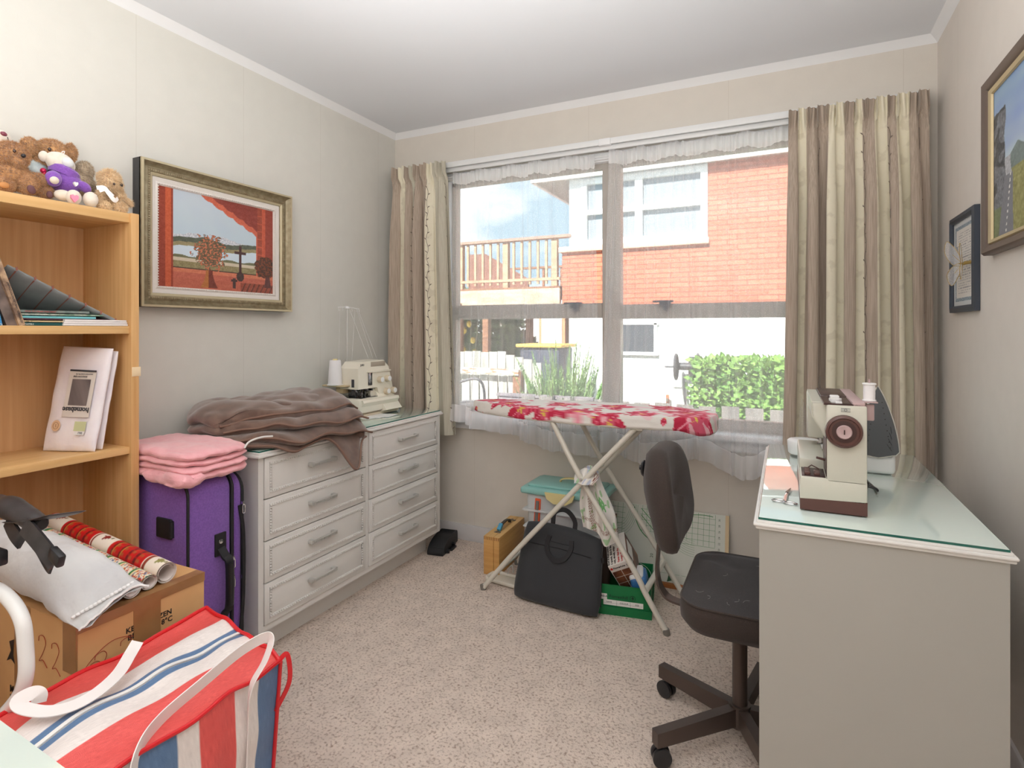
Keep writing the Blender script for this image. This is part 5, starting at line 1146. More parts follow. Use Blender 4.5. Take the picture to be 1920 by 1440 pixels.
b.surf(cov, 420, 100, 0, lambda u, v: covcol(cov(u, v).x, cov(u, v).y-(0.05*max(0, v-0.7)/0.3)))
obj('board_cover', b, mcov, t, sharp=70)
b = B(); b.prism([(lerp(cx_, p[0], .965), lerp(cy_, p[1], .965)) for p in OUT[::4]], (0, 0, IZ-0.046), (1, 0, 0), (0, 1, 0), (0, 0, 0.012)); b.tube([(lerp(cx_, p[0], .955), lerp(cy_, p[1], .955), IZ-0.050) for p in OUT[::5]], 0.008, 8, closed=True); obj('board_base', b, mirn, t)
r_ = 0.0115; zt = IZ-0.055
def legpts(*p): return cat([Vector(a) for a in p], 8)
b = B(); b.tube(legpts((1.236, -0.500, zt), (1.368, -0.515, 0.580), (1.60, -0.530, 0.235), (1.655, -0.535, 0.14), (1.735, -0.539, 0.012)), r_, 14); obj('leg', b, mirn, t)
b = B(); b.tube(legpts((1.262, -0.250, zt), (1.385, -0.225, 0.580), (1.61, -0.200, 0.235), (1.665, -0.195, 0.14), (1.746, -0.192, 0.012)), r_, 14); obj('leg', b, mirn, t)
b = B(); b.tube(legpts((1.605, -0.500, zt), (1.385, -0.525, 0.560), (1.08, -0.515, 0.225), (0.985, -0.511, 0.115), (0.900, -0.509, 0.012)), r_, 14); obj('leg', b, mirn, t)
b = B(); b.tube(legpts((1.615, -0.300, zt), (1.390, -0.235, 0.560), (1.08, -0.205, 0.225), (0.985, -0.19, 0.115), (0.92, -0.185, 0.012)), r_, 14); obj('leg', b, mirn, t)
b = B(); b.tube([(1.650, -0.533, 0.150), (1.660, -0.197, 0.150)], 0.0125, 14); obj('cross_bar', b, mirn, t)
b = B(); b.tube([(0.985, -0.511, 0.112), (0.985, -0.19, 0.112)], 0.009, 12); obj('cross_bar', b, mirn, t)
b = B(); b.tube([(1.379, -0.545, 0.572), (1.390, -0.205, 0.572)], 0.005, 10); obj('pivot_rod', b, mmetal, t)
b = B(); b.box((1.20, -0.46, zt-0.012), (1.66, -0.44, zt+0.004)); b.box((1.585, -0.51, zt-0.010), (1.635, -0.29, zt+0.006), r=0.003); obj('height_rack', b, mirn, t)
for x_, y_ in ((1.738, -0.539), (1.749, -0.192), (0.897, -0.509), (0.917, -0.185)): b = B(); b.cyl((x_, y_, 0), (x_-0.004, y_, 0.022), 0.0135); obj('foot_cap', b, mcap, t)
# ================================================================== tea towel on the ironing board
mtow = mat('tea_towel_cotton', (255, 255, 255), 0.9, attr=True, bump=(420, 0.6, 0.003))
def towcol(u, v):
    if abs(u-0.36) < 0.045 or abs(v-0.84) < 0.028:
        k = (int(u*66)+int(v*52)) % 2
        if k and nz3(u*50, v*50) > -0.25: return lin((140, 84, 66))
    d = (u-0.60)**2+((v-0.52)*1.6)**2
    if abs(d-0.004) < 0.0025 and nz3(u*60, v*60) > -0.2: return lin((150, 142, 178))
    if (u-0.74)**2+((v-0.48)*1.2)**2 < 0.010*(1+1.5*nz3(u*20, v*20)): return lin((126, 190, 122))
    if nz3(u*9, v*9, 3) > 0.32: return lin((170, 204, 160))
    if v < 0.14 and nz3(u*12, v*12) > 0.1: return lin((190, 196, 214))
    return lin((234, 230, 224))
def tow(u, v):
    top = Vector((1.345+0.09*u, -0.480, 0.590+0.030*sin(pi*u))); w = lerp(0.5, 1.15, sstep(0, .7, v))
    x = 1.392+(u-0.45)*0.135*w+0.045*v; z = lerp(top.z, 0.345-0.05*u+0.02*sin(u*7), v); y = -0.480+0.014*sin(u*13+v*2)*(0.3+v)+0.03*sstep(.5, 1, u)*(1-v)
    return Vector((x, y, z))
b = B(); b.surf(tow, 110, 130, 0, towcol); b.surf(lambda u, v: tow(1-u, v)+Vector((0, 0.006+0.010*v, 0)), 60, 60, 0, lambda u, v: towcol(1-u, v))
b.surf(lambda u, v: Vector((1.352+0.085*u+0.012*sin(v*6), -0.548+0.06*sin(v*pi*0.9)+0.008*sin(u*9), 0.555+0.058*sin(v*pi)*(0.6+0.4*sin(u*pi)))), 30, 30, 0, lambda u, v: towcol(u*.4, v*.2))
obj('tea_towel', b, mtow, None, 'patterned tea towel hanging from the crossing of the ironing board legs', 'tea towel', sharp=80)
# ================================================================== things under the ironing board
mtub = mat('cloudy_plastic', (240, 244, 246), 0.25, alpha=0.55, spec=0.5); mlid = mat('teal_lid', (146, 200, 194), 0.35, spec=0.4); mcrl = mat('cream_clip', (232, 216, 156), 0.45); morg = mat('orange_plastic', (226, 90, 48), 0.4); mredc = mat('red_card', (176, 70, 66), 0.6); mbluc = mat('aqua_plastic', (96, 182, 196), 0.35)
TX0, TX1, TY0, TY1, TZ = 0.985, 1.405, -0.300, -0.045, 0.448
t = thing('storage_tub', 'clear storage tub with teal lid and cream clips under the ironing board', 'storage tub', (1.195, -0.17, 0))
b = B(); b.box((TX0+0.03, TY0+0.02, 0.001), (TX1-0.03, TY1-0.02, TZ-0.04), r=0.02, seg=3); 
for v in b.v:
    k = (v.z-0.0)/TZ; v.x = 1.195+(v.x-1.195)*(0.92+0.12*k); v.y = -0.172+(v.y+0.172)*(0.92+0.12*k)
b.box((TX0+0.01, TY0+0.006, TZ-0.13), (TX1-0.01, TY1-0.006, TZ-0.118), r=0.004); b.box((TX0+0.012, TY0+0.008, TZ-0.21), (TX1-0.012, TY1-0.008, TZ-0.20), r=0.004); obj('tub_body', b, mtub, t)
b = B(); b.box((TX0, TY0, TZ-0.045), (TX1, TY1, TZ-0.012), r=0.012, seg=3); b.box((TX0+0.03, TY0+0.03, TZ-0.016), (TX1-0.03, TY1-0.03, TZ), r=0.014, seg=3); obj('lid', b, mlid, t)
b = B(); b.tube(cat([(1.15, -0.17, TZ-0.004), (1.155, -0.17, TZ+0.012), (1.20, -0.17, TZ+0.022), (1.28, -0.17, TZ+0.020), (1.31, -0.17, TZ-0.002)]), 0, flat=(0.018, 0.006, (0, 0, 1))); obj('lid_handle', b, mcrl, t)
b = B(); b.prism([(-0.075, 0.0), (0.075, 0.0), (0.065, -0.030), (0.03, -0.050), (-0.03, -0.050), (-0.065, -0.030)], (1.195, TY0-0.010, TZ-0.022), (1, 0, 0), (0, 0, 1), (0, 0.010, 0)); obj('front_clip', b, mcrl, t)
b = B(); b.box((1.055, TY0+0.012, 0.215), (1.085, TY0+0.030, 0.385), r=0.004, M=RY(4)); og = obj('orange_tool_pack', b, morg, t, 'orange packet inside the tub')
b = B(); b.box((1.062, TY0+0.0085, 0.24), (1.079, TY0+0.0125, 0.375), r=0.002, M=RY(4)); obj('packet_window', b, mat('packet_grey', (120, 112, 106), 0.5), og)
b = B(); b.box((1.10, TY0+0.03, 0.30), (1.33, TY1-0.05, 0.325), r=0.004); obj('red_pack', b, mredc, t)
b = B(); b.box((1.10, TY0+0.03, 0.262), (1.36, TY1-0.05, 0.275), r=0.004, M=RZ(4)); obj('patterned_card', b, mat('mixed_contents', (214, 170, 160), 0.6, c2=(130, 120, 126), ns=(30, 30, 60)), t)
b = B(); b.box((1.06, TY0+0.025, 0.03), (1.37, TY1-0.04, 0.19), r=0.01); obj('aqua_box', b, mbluc, t)
b = B(); b.box((1.18, TY0+0.016, 0.205), (1.34, TY1-0.06, 0.225), r=0.004, M=RY(-6)); obj('aqua_case', b, mbluc, t)
# wooden case
mpine = mat('pine_veneer', (216, 168, 104), 0.45, c2=(198, 148, 86), ns=(3, 3, 50), nthr=(0.3, 0.7), spec=0.3); mpine2 = mat('pine_top', (228, 186, 124), 0.45, c2=(214, 168, 104), ns=(50, 4, 50), spec=0.3); mbrs = mat('aged_steel', (150, 140, 126), 0.4, metal=0.8); mlea = mat('dark_strap', (70, 66, 62), 0.6); mbtag = mat('blue_tag', (84, 168, 206), 0.4)
t = thing('wooden_case', 'flat varnished wooden case with a strap handle standing behind the ironing board leg', 'wooden case', (0.85, -0.19, 0), radians(3))
b = B(); b.box((-0.042, -0.17, 0.0), (0.010, 0.165, 0.186), r=0.0015); b.box((0.0118, -0.17, 0.0), (0.042, 0.165, 0.186), r=0.0015); obj('case_shell', b, mpine, t, world=False)
b = B(); b.box((-0.0415, -0.169, 0.186), (0.010, 0.164, 0.1875)); b.box((0.0118, -0.169, 0.186), (0.0415, 0.164, 0.1875)); obj('case_top', b, mpine2, t, world=False)
b = B()
for k in range(9):
    x_ = -0.040+0.0095*k
    b.box((x_, -0.1708, 0.172), (x_+0.004, -0.1698, 0.186))
obj('finger_joint', b, mat('joint_shade', (150, 104, 60), 0.6), t, world=False)
b = B(); b.tube(cat([(0.0, -0.07, 0.189), (0.0, -0.055, 0.206), (0.0, -0.02, 0.213), (0.0, 0.02, 0.213), (0.0, 0.05, 0.206), (0.0, 0.06, 0.190)]), 0, flat=(0.016, 0.006, (0, 0, 1))); h = obj('strap_handle', b, mlea, t, world=False)
b = B(); b.box((-0.010, -0.085, 0.193), (0.010, -0.045, 0.212), r=0.003, M=RX(30)); obj('blue_tag', b, mbtag, h, world=False)
b = B(); b.box((-0.014, -0.108, 0.1875), (0.018, -0.092, 0.191), r=0.001); b.cyl((0.0, -0.10, 0.190), (0.0, -0.10, 0.195), 0.006); obj('latch', b, mbrs, t, world=False)
b = B(); b.box((-0.014, 0.088, 0.1875), (0.018, 0.104, 0.191), r=0.001); b.cyl((0.0, 0.096, 0.190), (0.0, 0.096, 0.195), 0.006); obj('latch', b, mbrs, t, world=False)
# black laptop bag leaning
mlap = mat('black_nylon', (44, 46, 50), 0.75, bump=(600, 0.35, 0.001), sheen=0.2)
t = thing('laptop_bag', 'black soft laptop bag standing under the ironing board', 'bag', (1.25, -0.50, 0))
LB = [Vector((1.050, -0.520, 0.004)), Vector((1.465, -0.550, 0.004))]; LT = [Vector((1.078, -0.420, 0.325)), Vector((1.445, -0.436, 0.300))]
def lap(u, v):
    p = LB[0].lerp(LB[1], u).lerp(LT[0].lerp(LT[1], u), v)
    p.z += 0.012*sin(pi*u)*sstep(.7, 1, v)
    return p
b = B(); b.slab(lap, lambda u, v: 0.070*(1.05-0.35*v), 44, 34, p=2.4, rc=0.05); obj('bag_body', b, mlap, t, sharp=80)
nl = (LB[1]-LB[0]).cross(LT[0]-LB[0]).normalized(); nl = nl if nl.y < 0 else -nl
def lf(u, v, o=0.036): return lap(u, v)+nl*(o*(1.05-0.35*v))
b = B(); b.tube([lf(q/30, 0.74-0.03*abs(q/30-.5), 0.0365) for q in range(3, 28)], 0.0016, 6); b.tube([lf(0.30+q*0.016, 0.80, 0.0365) for q in range(26)], 0.0012, 6); obj('pocket_seam', b, mblk, t)
b = B(); b.tube(cat([lf(.37, .86, .036), lf(.355, .76, .040), lf(.40, .64, .044), lf(.50, .585, .046), lf(.60, .64, .044), lf(.655, .76, .040), lf(.65, .86, .036)], 8), 0, flat=(0.020, 0.005, tuple(nl))); obj('carry_handle', b, mblk, t)
b = B(); b.tube(cat([lap(.36, .99), lap(.37, 1.0)+Vector((0, 0.01, 0.045)), lap(.47, 1.0)+Vector((0, .015, 0.066)), lap(.56, 1.0)+Vector((0, .015, 0.060)), lap(.64, 1.0)+Vector((0, 0.01, 0.030)), lap(.65, .99)], 8), 0, flat=(0.020, 0.006, (0, -1, 0))); obj('carry_handle', b, mblk, t)
b = B(); b.tube([lap(1.0, q/20)+Vector((0.002, 0, 0)) for q in range(3, 20)], 0.003, 6); b.box(tuple(lap(1, .72)-Vector((.003, .006, .012))), tuple(lap(1, .72)+Vector((.010, .002, .012))), r=0.002); obj('side_zip', b, mblkp, t)
# white plastic tray on the carpet
mtray = mat('ivory_plastic', (222, 216, 202), 0.4)
t = thing('plastic_tray', 'long ivory plastic iron rest tray lying on the carpet behind the board leg', 'tray', (1.0, -0.40, 0), radians(-6))
b = B(); b.box((-0.135, -0.045, 0.002), (0.20, 0.045, 0.008), r=0.003)
P = [(0.032+a, c, 0.014) for a, c in rrect(0.335, 0.09, 0.03, 6)]; b.tube(P, 0.009, 10, closed=True); obj('tray_body', b, mtray, t, world=False)
b = B(); b.tube(cat([(-0.06, 0.040, 0.016), (-0.055, 0.05, 0.05), (-0.04, 0.052, 0.058), (-0.03, 0.045, 0.03)]), 0.003, 8); obj('hook', b, mmetal, t, world=False)
# green shoe box with its lid under it
mgrn = mat('green_card', (20, 116, 66), 0.4, spec=0.4); mgrnd = mat('green_card_inside', (30, 100, 64), 0.6)
t = thing('shoe_box', 'open green shoe box standing in its lid on the carpet', 'shoe box', (1.50, -0.34, 0), radians(9.5))
b = B(); w, d, h_, th = 0.135, 0.135, 0.125, 0.003
b.box((-w-0.004, -d-0.004, 0), (w+0.004, d+0.004, 0.003)); 
for a_, c_ in (((-w-.004, -d-.005, 0), (w+.004, -d-.002, .035)), ((-w-.004, d+.002, 0), (w+.004, d+.005, .035)), ((w+.002, -d-.005, 0), (w+.005, d+.005, .035)), ((-w-.005, -d-.005, 0), (-w-.002, d+.005, .035))): b.box(a_, c_)
obj('box_lid', b, mgrn, t, world=False)
b = B(); b.box((-w, -d, 0.003), (w, d, 0.006))
for a_, c_ in (((-w, -d, .003), (w, -d+th, h_)), ((-w, d-th, .003), (w, d, h_)), ((w-th, -d, .003), (w, d, h_)), ((-w, -d, .003), (-w+th, d, h_))): b.box(a_, c_)
bx = obj('box_body', b, mgrn, t, world=False)
b = B(); b.box((-0.060, -d-0.0012, 0.040), (0.105, -d-0.0002, 0.062)); b.box((-0.10, -d-0.0012, 0.062), (-0.045, -d-0.0002, 0.086)); obj('label', b, mwht, bx, world=False)
b = B(); yy = -d-0.0016
b.text('Forresthill', (-0.035, yy, 0.072), (1, 0, 0), (0, 0, 1), 0.013, depth=0.0006); b.tube([(0.062+0.011*cos(a*pi/12), yy, 0.078+0.011*sin(a*pi/12)) for a in range(24)], 0.0007, 5, closed=True)
b.flat([(0, .009), (-.006, -.001), (-.002, -.001), (-.002, -.006), (.002, -.006), (.002, -.001), (.006, -.001)], (0.062, yy, 0.078), (1, 0, 0), (0, 0, 1)); obj('printed_name', b, mat('dark_green_print', (14, 50, 34), 0.6), bx, world=False)
b = B(); b.text('NAME', (-0.048, yy, 0.050), (1, 0, 0), (0, 0, 1), 0.006); b.text('COLOUR', (0.008, yy, 0.050), (1, 0, 0), (0, 0, 1), 0.006); b.text('SIZE', (0.072, yy, 0.050), (1, 0, 0), (0, 0, 1), 0.006); b.text('GROUND.A', (-0.098, yy, 0.072), (1, 0, 0), (0, 0, 1), 0.007, font_bold=True)
for x_ in (-0.005, 0.052): b.box((x_, yy-0.0002, 0.041), (x_+0.0008, yy, 0.061))
b.box((-0.058, yy-0.0002, 0.0485), (0.103, yy, 0.0490)); obj('label_lettering', b, mink, bx, world=False)
MB_ = XF[t.name]
# appliance carton tilted in the shoe box
mpwl = mat('carton_white', (232, 226, 220), 0.5); mpwb = mat('carton_brown_photo', (88, 52, 40), 0.4, c2=(176, 112, 76), ns=(14, 14, 14), nthr=(.45, .75)); mpr = mat('carton_red', (206, 50, 42), 0.4)
t = thing('appliance_carton', 'tilted carton with black and red lettering and brown photos in the green box', 'carton', (1.50, -0.33, 0.10))
e0 = at(1136, 1058, y=-0.440); e1 = at(1192, 1105, y=-0.455); e2 = at(1166, 1050, y=-0.455)
Mx = (Matrix.Translation((1.512, -0.345, 0.182)) @ Matrix.Rotation(radians(9), 4, 'Z') @ Matrix.Rotation(radians(-24), 4, 'Y') @ Matrix.Rotation(radians(26), 4, 'X'))
b = B(); b.T = Mx; b.box((-0.045, -0.085, -0.075), (0.045, 0.085, 0.075), r=0.001); ct = obj('carton_body', b, mpwl, t)
b = B(); b.T = Mx
for i in range(2):
    for j in range(3): b.box((-0.041+0.042*i, -0.0862, -0.066+0.036*j), (-0.002+0.042*i, -0.0852, -0.034+0.036*j))
b.box((0.0452, -0.082, -0.073), (0.0462, 0.082, 0.073)); obj('photo_panel', b, mpwb, ct)
b = B(); b.T = Mx; b.lathe([(0.013, 0), (0.013, 0.001)], (0.0463, -0.055, 0.045), (1, 0, 0), 20); obj('red_badge', b, mpr, ct)
b = B(); b.T = Mx; b.lathe([(0.006, 0), (0.006, 0.001)], (-0.036, -0.0865, 0.058), (0, -1, 0), 16); obj('red_badge', b, mpr, ct)
b = B(); b.T = Mx
for k, s in enumerate(('Faster than the', 'Longer life for')): b.text(s, (0.014-0.0+0.016*k, 0.075, 0.0755), (0, -1, 0), (-1, 0, 0), 0.0085, depth=0.0006, font_bold=True) if False else b.text(s, (0.010+0.014*k, -0.078, 0.0757), (0, 1, 0), (-1, 0, 0), 0.009, depth=0.0006, font_bold=True)
obj('red_print', b, mpr, ct)
b = B(); b.T = Mx
for k, s in enumerate(('Bowl & front controls', '6 speeds, Slide & Shear', 'cuts, shreds, whips')): b.text(s, (-0.036+0.014*k, -0.080, 0.0757), (0, 1, 0), (-1, 0, 0), 0.009, depth=0.0006, font_bold=True)
b.text('PowerLite 12.4', (-0.028, -0.0862, 0.053), (1, 0, 0), (0, 0, 1), 0.009, depth=0.0008, font_bold=True); obj('black_print', b, mprint, ct)
b = B(); b.T = Mx; b.text('Mixer', (0.0466, -0.075, 0.012), (0, 1, 0), (0, 0, 1), 0.014, depth=0.0006, font_bold=True); b.box((0.0463, -0.02, 0.0), (0.0468, 0.06, 0.055)); obj('pale_print', b, mwht, ct)
# blue stapler-like appliance
mblu = mat('blue_plastic', (62, 120, 182), 0.3, spec=0.5)
t = thing('blue_appliance', 'blue and white plastic appliance lying in the green box', 'appliance', (1.60, -0.36, 0.05))
b = B(); Mz = (Matrix.Translation((1.590, -0.365, 0.118)) @ Matrix.Rotation(radians(12), 4, 'Z') @ Matrix.Rotation(radians(-14), 4, 'Y')); b.T = Mz; b.box((-0.035, -0.06, -0.042), (0.035, 0.06, 0.034), r=0.014, seg=4); bb_ = obj('body', b, mblu, t)
b = B(); b.T = Mz; b.box((-0.036, -0.055, 0.018), (0.024, 0.060, 0.045), r=0.012, seg=4); obj('white_top', b, mwpl, t, 'white upper shell')
b = B(); b.T = Mz; b.cyl((0.008, -0.061, -0.010), (0.008, -0.0585, -0.010), 0.005); obj('socket', b, mblkp, t)
b = B(); b.tube(cat([MB_ @ Vector((0.05, 0.128, 0.122)), MB_ @ Vector((0.07, 0.09, 0.142)), MB_ @ Vector((0.11, 0.05, 0.14)), MB_ @ Vector((0.13, 0.02, 0.118)), MB_ @ Vector((0.10, -0.02, 0.112)), MB_ @ Vector((0.06, 0.06, 0.13)), MB_ @ Vector((0.05, 0.12, 0.126))]), 0.0012, 6); obj('wire_loop', b, mmetal, None, 'thin grey wire loop resting on the rim of the green shoe box', 'wire')
# brown leather strap case behind
mblt = mat('brown_leather', (92, 70, 58), 0.5); t = thing('leather_case', 'narrow dark brown leather case leaning behind the tea towel', 'leather case', (1.42, -0.22, 0))
b = B(); b.slab(lambda u, v: Vector((lerp(1.355, 1.425, u), lerp(-0.27, -0.13, v), lerp(0.01, 0.315, v))), 0.03, 20, 26, p=2.4); obj('case_body', b, mblt, t, sharp=80)
b = B(); b.tube([(1.420, -0.270+0.014*q/1.0*0.95, 0.02+0.0290*q) for q in range(11)], 0.004, 8); obj('binding', b, mat('tan_binding', (170, 120, 80), 0.5), t)
# ================================================================== cutting board leaning on the wall
mcb = mat('cream_board', (220, 222, 212), 0.6); mcbe = mat('board_edge', (224, 200, 160), 0.6); mgl = mat('green_print', (70, 142, 82), 0.6)
t = thing('cutting_board', 'cream pattern cutting board with green grid leaning on the back wall', 'cutting board', (1.60, -0.05, 0))
KA, KB = 1.270, 1.925; yb0, yt0, zt0 = -0.095, -0.0185, 0.340
ub = Vector((0, yt0-yb0, zt0)).normalized(); nb = Vector((0, -ub.z, ub.y)); L_ = sqrt((yt0-yb0)**2+zt0**2)
b = B(); b.prism([(0, 0), (KB-KA, 0), (KB-KA, L_), (0, L_)], (KA, yb0, 0.001), (1, 0, 0), ub, -nb*0.010); obj('board', b, mcb, t)
b = B(); b.prism([(0, 0), (0.016, 0), (0.016, L_), (0, L_)], Vector((KB-0.016, yb0, 0.001))+nb*0.0006, (1, 0, 0), ub, -nb*0.0112); obj('edge_strip', b, mcbe, t)
def kb(a, c): return Vector((KA, yb0, 0.001))+Vector((a, 0, 0))+ub*c+nb*0.0009
b = B(); g0, g1 = 0.395, 0.595
def ln(p, q, w=0.0012): b.tube([kb(*p), kb(*q)], 0, flat=(w, 0.0003, tuple(nb)))
for k in range(9): ln((g1-0.0255*k, 0.20 if k < 5 else 0.215+0.02*(k-5)), (g1-0.0255*k, 0.345))
for k in range(6): ln((0.41+0.012*max(0, k-2), 0.325-0.0255*k), (g1, 0.325-0.0255*k))
for k in range(6): ln((0.03+0.0255*k, 0.20), (0.03+0.0255*k, 0.345))
for k in range(6): ln((0.02, 0.325-0.0255*k), (0.17, 0.325-0.0255*k))
for k in range(6): ln((0.255+0.022*k, 0.22+0.004*k), (0.255+0.022*k, 0.345))
for k in range(5): ln((0.245, 0.33-0.0255*k), (0.385, 0.33-0.0255*k))
ln((0.25, 0.33), (0.37, 0.215), 0.003); ln((0.25, 0.30), (0.33, 0.22), 0.003)
b.tube([kb(0.39+0.195*q/20, 0.300+0.038*sin(q/20*pi*0.62)) for q in range(21)], 0, flat=(0.003, 0.0004, tuple(nb)))
b.tube([kb(0.215+0.13*(1-cos(q/20*pi/2)), 0.335-0.155*sin(q/20*pi/2)) for q in range(21)], 0, flat=(0.004, 0.0004, tuple(nb)))
for k in range(6): b.tube([kb(0.145+0.010*k+0.0*q, 0) for q in range(0)] or [kb(0.15+(0.062+0.008*k)*cos(-q/20*pi/2)-0.02, 0.345-(0.10+0.012*k)*sin(q/20*pi/2)) for q in range(21)], 0, flat=(0.0008, 0.0003, tuple(nb)))
for k in range(8): b.tube([kb(0.505-(0.115+0.007*k)*cos(q/20*pi/2), 0.345-(0.13+0.010*k)*sin(q/20*pi/2)) for q in range(21)], 0, flat=(0.0008, 0.0003, tuple(nb)))
for k in range(9): ln((0.29+0.008*k, 0.05), (0.294+0.008*k, 0.05), 0.0008)
for k in range(12): ln((0.24+0.03*k, 0.052), (0.262+0.03*k, 0.052), 0.0008)
obj('printed_grid', b, mgl, t)
b = B(); 
for k, s in enumerate(('30', '28', '26', '24', '22', '20')): b.text(s, kb(0.617, 0.318-0.0262*k), ub, (-1, 0, 0), 0.008, depth=0.0005)
b.text('20', kb(0.315, 0.11), ub, (-1, 0, 0), 0.014, depth=0.0005); b.flat([(0, 0), (0.03, 0.012), (0.006, 0.03)], kb(0.385, 0.015), (1, 0, 0), ub); obj('printed_numbers', b, mat('dark_green_ink', (56, 92, 66), 0.6), t)
b = B(); b.box((1.62, -0.125, 0.0), (1.86, -0.10, 0.018), r=0.002); obj('wooden_ruler', b, mat('orange_wood', (170, 104, 56), 0.5), None, 'orange brown wooden strip on the carpet at the foot of the cutting board', 'wooden strip')
# ================================================================== typist chair
mch = mat('charcoal_wool', (56, 53, 54), 0.95, c2=(86, 78, 76), ns=(420, 420, 420), nthr=(0.55, 0.8), sheen=0.12, bump=(700, 0.4, 0.001)); mchd = mat('brown_wool', (56, 47, 43), 0.95, c2=(80, 66, 60), ns=(420, 420, 420), nthr=(0.55, 0.8), sheen=0.12, bump=(700, 0.4, 0.001)); mbst = mat('brown_steel', (84, 72, 66), 0.38, metal=0.35); mcas = mat('caster_black', (34, 35, 38), 0.3)
HXc, HYc = 2.040, -1.045
t = thing('office_chair', 'charcoal fabric typist chair with brown metal star base at the desk', 'office chair', (HXc, HYc, 0))
for k in range(5):
    a = radians(152+72*k); d = Vector((cos(a), sin(a), 0)); s = Vector((-sin(a), cos(a), 0)); o = Vector((HXc, HYc, 0)); R_ = 0.272
    b = B()
    prof = [(0.02, 0.062), (0.02, 0.112), (R_+0.012, 0.098), (R_+0.012, 0.058)]
    b.prism([(p[0], p[1]) for p in prof], o-s*0.0145, d, (0, 0, 1), s*0.029); leg = obj('base_arm', b, mbst, t)
    c = o+d*(R_-0.008)+s*0.0; al = s if k != 1 else (s+d*0.35).normalized()
    b = B()
    for sg in (-1, 1): b.lathe([(0.010, 0), (0.0235, 0.001), (0.0260, 0.004), (0.0265, 0.008), (0.0260, 0.014), (0.018, 0.0165)], c+al*(0.003*sg)+Vector((0, 0, 0.0268)), al*sg, 24)
    cs = obj('caster', b, mcas, leg)
    b = B(); b.cyl(c+Vector((0, 0, 0.034)), c+Vector((0, 0, 0.062)), 0.006); b.box(tuple(c+Vector((-0.008, -0.008, 0.030))), tuple(c+Vector((0.008, 0.008, 0.050))), r=0.003); obj('caster_stem', b, mcas, cs)
b = B(); b.cyl((HXc, HYc, 0.055), (HXc, HYc, 0.118), 0.030, n=24); b.cyl((HXc, HYc, 0.115), (HXc, HYc, 0.33), 0.021, 0.0205, n=24); obj('column', b, mbst, t)
b = B(); b.lathe([(0.024, 0), (0.026, 0.004), (0.026, 0.055), (0.022, 0.060)], (HXc, HYc, 0.298), n=24); b.cyl((HXc, HYc, 0.35), (HXc, HYc, 0.40), 0.013); cl_ = obj('collar', b, mbst, t)
b = B(); b.box((HXc-0.029, HYc-0.018, 0.312), (HXc-0.024, HYc-0.004, 0.334)); obj('collar_sticker', b, mwht, cl_)
SXa, SXb, SYa, SYb, SZ = 1.895, 2.285, -1.225, -0.800, 0.462
b = B()
def seat(u, v): return Vector((lerp(SXa, SXb, u), lerp(SYa, SYb, v), SZ-0.040-0.012*sin(pi*u)*sin(pi*v)))
P = [(a*1.0, c*1.0) for a, c in rrect(SXb-SXa, SYb-SYa, 0.075, 8)]; cx_, cy_ = (SXa+SXb)/2, (SYa+SYb)/2; n = len(P)
rows = [(1.0, SZ-0.088), (1.02, SZ-0.06), (1.03, SZ-0.03), (1.02, SZ-0.014), (1.0, SZ-0.006)]
V = [(cx_+a*k*(0.93 if i_ == 0 else 1), cy_+c*k*(0.93 if i_ == 0 else 1), z) for i_, (k, z) in enumerate(rows) for a, c in P]
Fc = [(i*n+k, i*n+(k+1) % n, (i+1)*n+(k+1) % n, (i+1)*n+k) for i in range(len(rows)-1) for k in range(n)]+[tuple(range(n))[::-1]]
b.add(V, Fc, 0)
def tp(u, v):
    k = v; q = u*n; i = int(q) % n; j = (i+1) % n; f = q-int(q); a, c = lerp(P[i][0], P[j][0], f)*k, lerp(P[i][1], P[j][1], f)*k
    wr = 0.004*nz3(a*18+2, c*7)*sstep(0, .2, 1-k)+0.0035*sin(c*60+a*14+nz3(a*10, c*10)*4)*sstep(-0.02, -0.12, a)*sstep(0.0, 0.1, c)
    return Vector((cx_+a, cy_+c, SZ-0.006+0.006*(1-k**4)+wr*(k < 0.98)))
b.surf(lambda u, v: tp(u, 1-v), n*2, 30, 1, cu=True); obj('seat', b, [mchd, mch], t, sharp=60)
b = B(); b.tube([(cx_+a*1.012, cy_+c*1.012, SZ-0.008) for a, c in P], 0.0035, 8, closed=True); obj('seat_piping', b, mchd, t)
# backrest: curved pad facing +x
def bk(sg):
    def f(u, v):
        # u across (y), v up (z)
        w = 0.182*(max(0.0, 1-abs(2*v-1)**3.2))**(1/2.6)+0.02; yy = -1.010+(2*u-1)*w
        zz = lerp(0.520, 0.848, v)-0.022*abs(2*u-1)**3*(1 if v > 0.5 else -1)*abs(2*v-1)
        xx = 1.795+0.018*(2*v-1)**2-0.012*(2*v-1)+0.050*abs((2*u-1)*w/0.2)**2.2
        return Vector((xx, yy, zz))
    return f
b = B(); P2 = rrect(0.360, 0.305, 0.110, 9); n2 = len(P2)
def bkpt(y_, z_, k, xo):
    yy = y_*k*(1-0.10*(z_/0.17)*(1 if z_ > 0 else 0.25)); return Vector((1.812+xo+0.045*(yy/0.19)**2-0.018*(z_/0.17)+0.012*(z_/0.17)**2, -1.010+yy, 0.692+z_*k))
rows = [(0.02, -0.046), (0.5, -0.044), (0.85, -0.036), (0.97, -0.022), (1.0, -0.006), (1.0, 0.010), (0.97, 0.024), (0.88, 0.033), (0.5, 0.038), (0.02, 0.040)]
b.add([bkpt(a, c, k, xo) for k, xo in rows for a, c in P2], [(i*n2+k, i*n2+(k+1) % n2, (i+1)*n2+(k+1) % n2, (i+1)*n2+k) for i in range(len(rows)-1) for k in range(n2)]+[tuple(range(n2))[::-1], tuple((len(rows)-1)*n2+k for k in range(n2))])
obj('backrest', b, mchd, t, sharp=80)
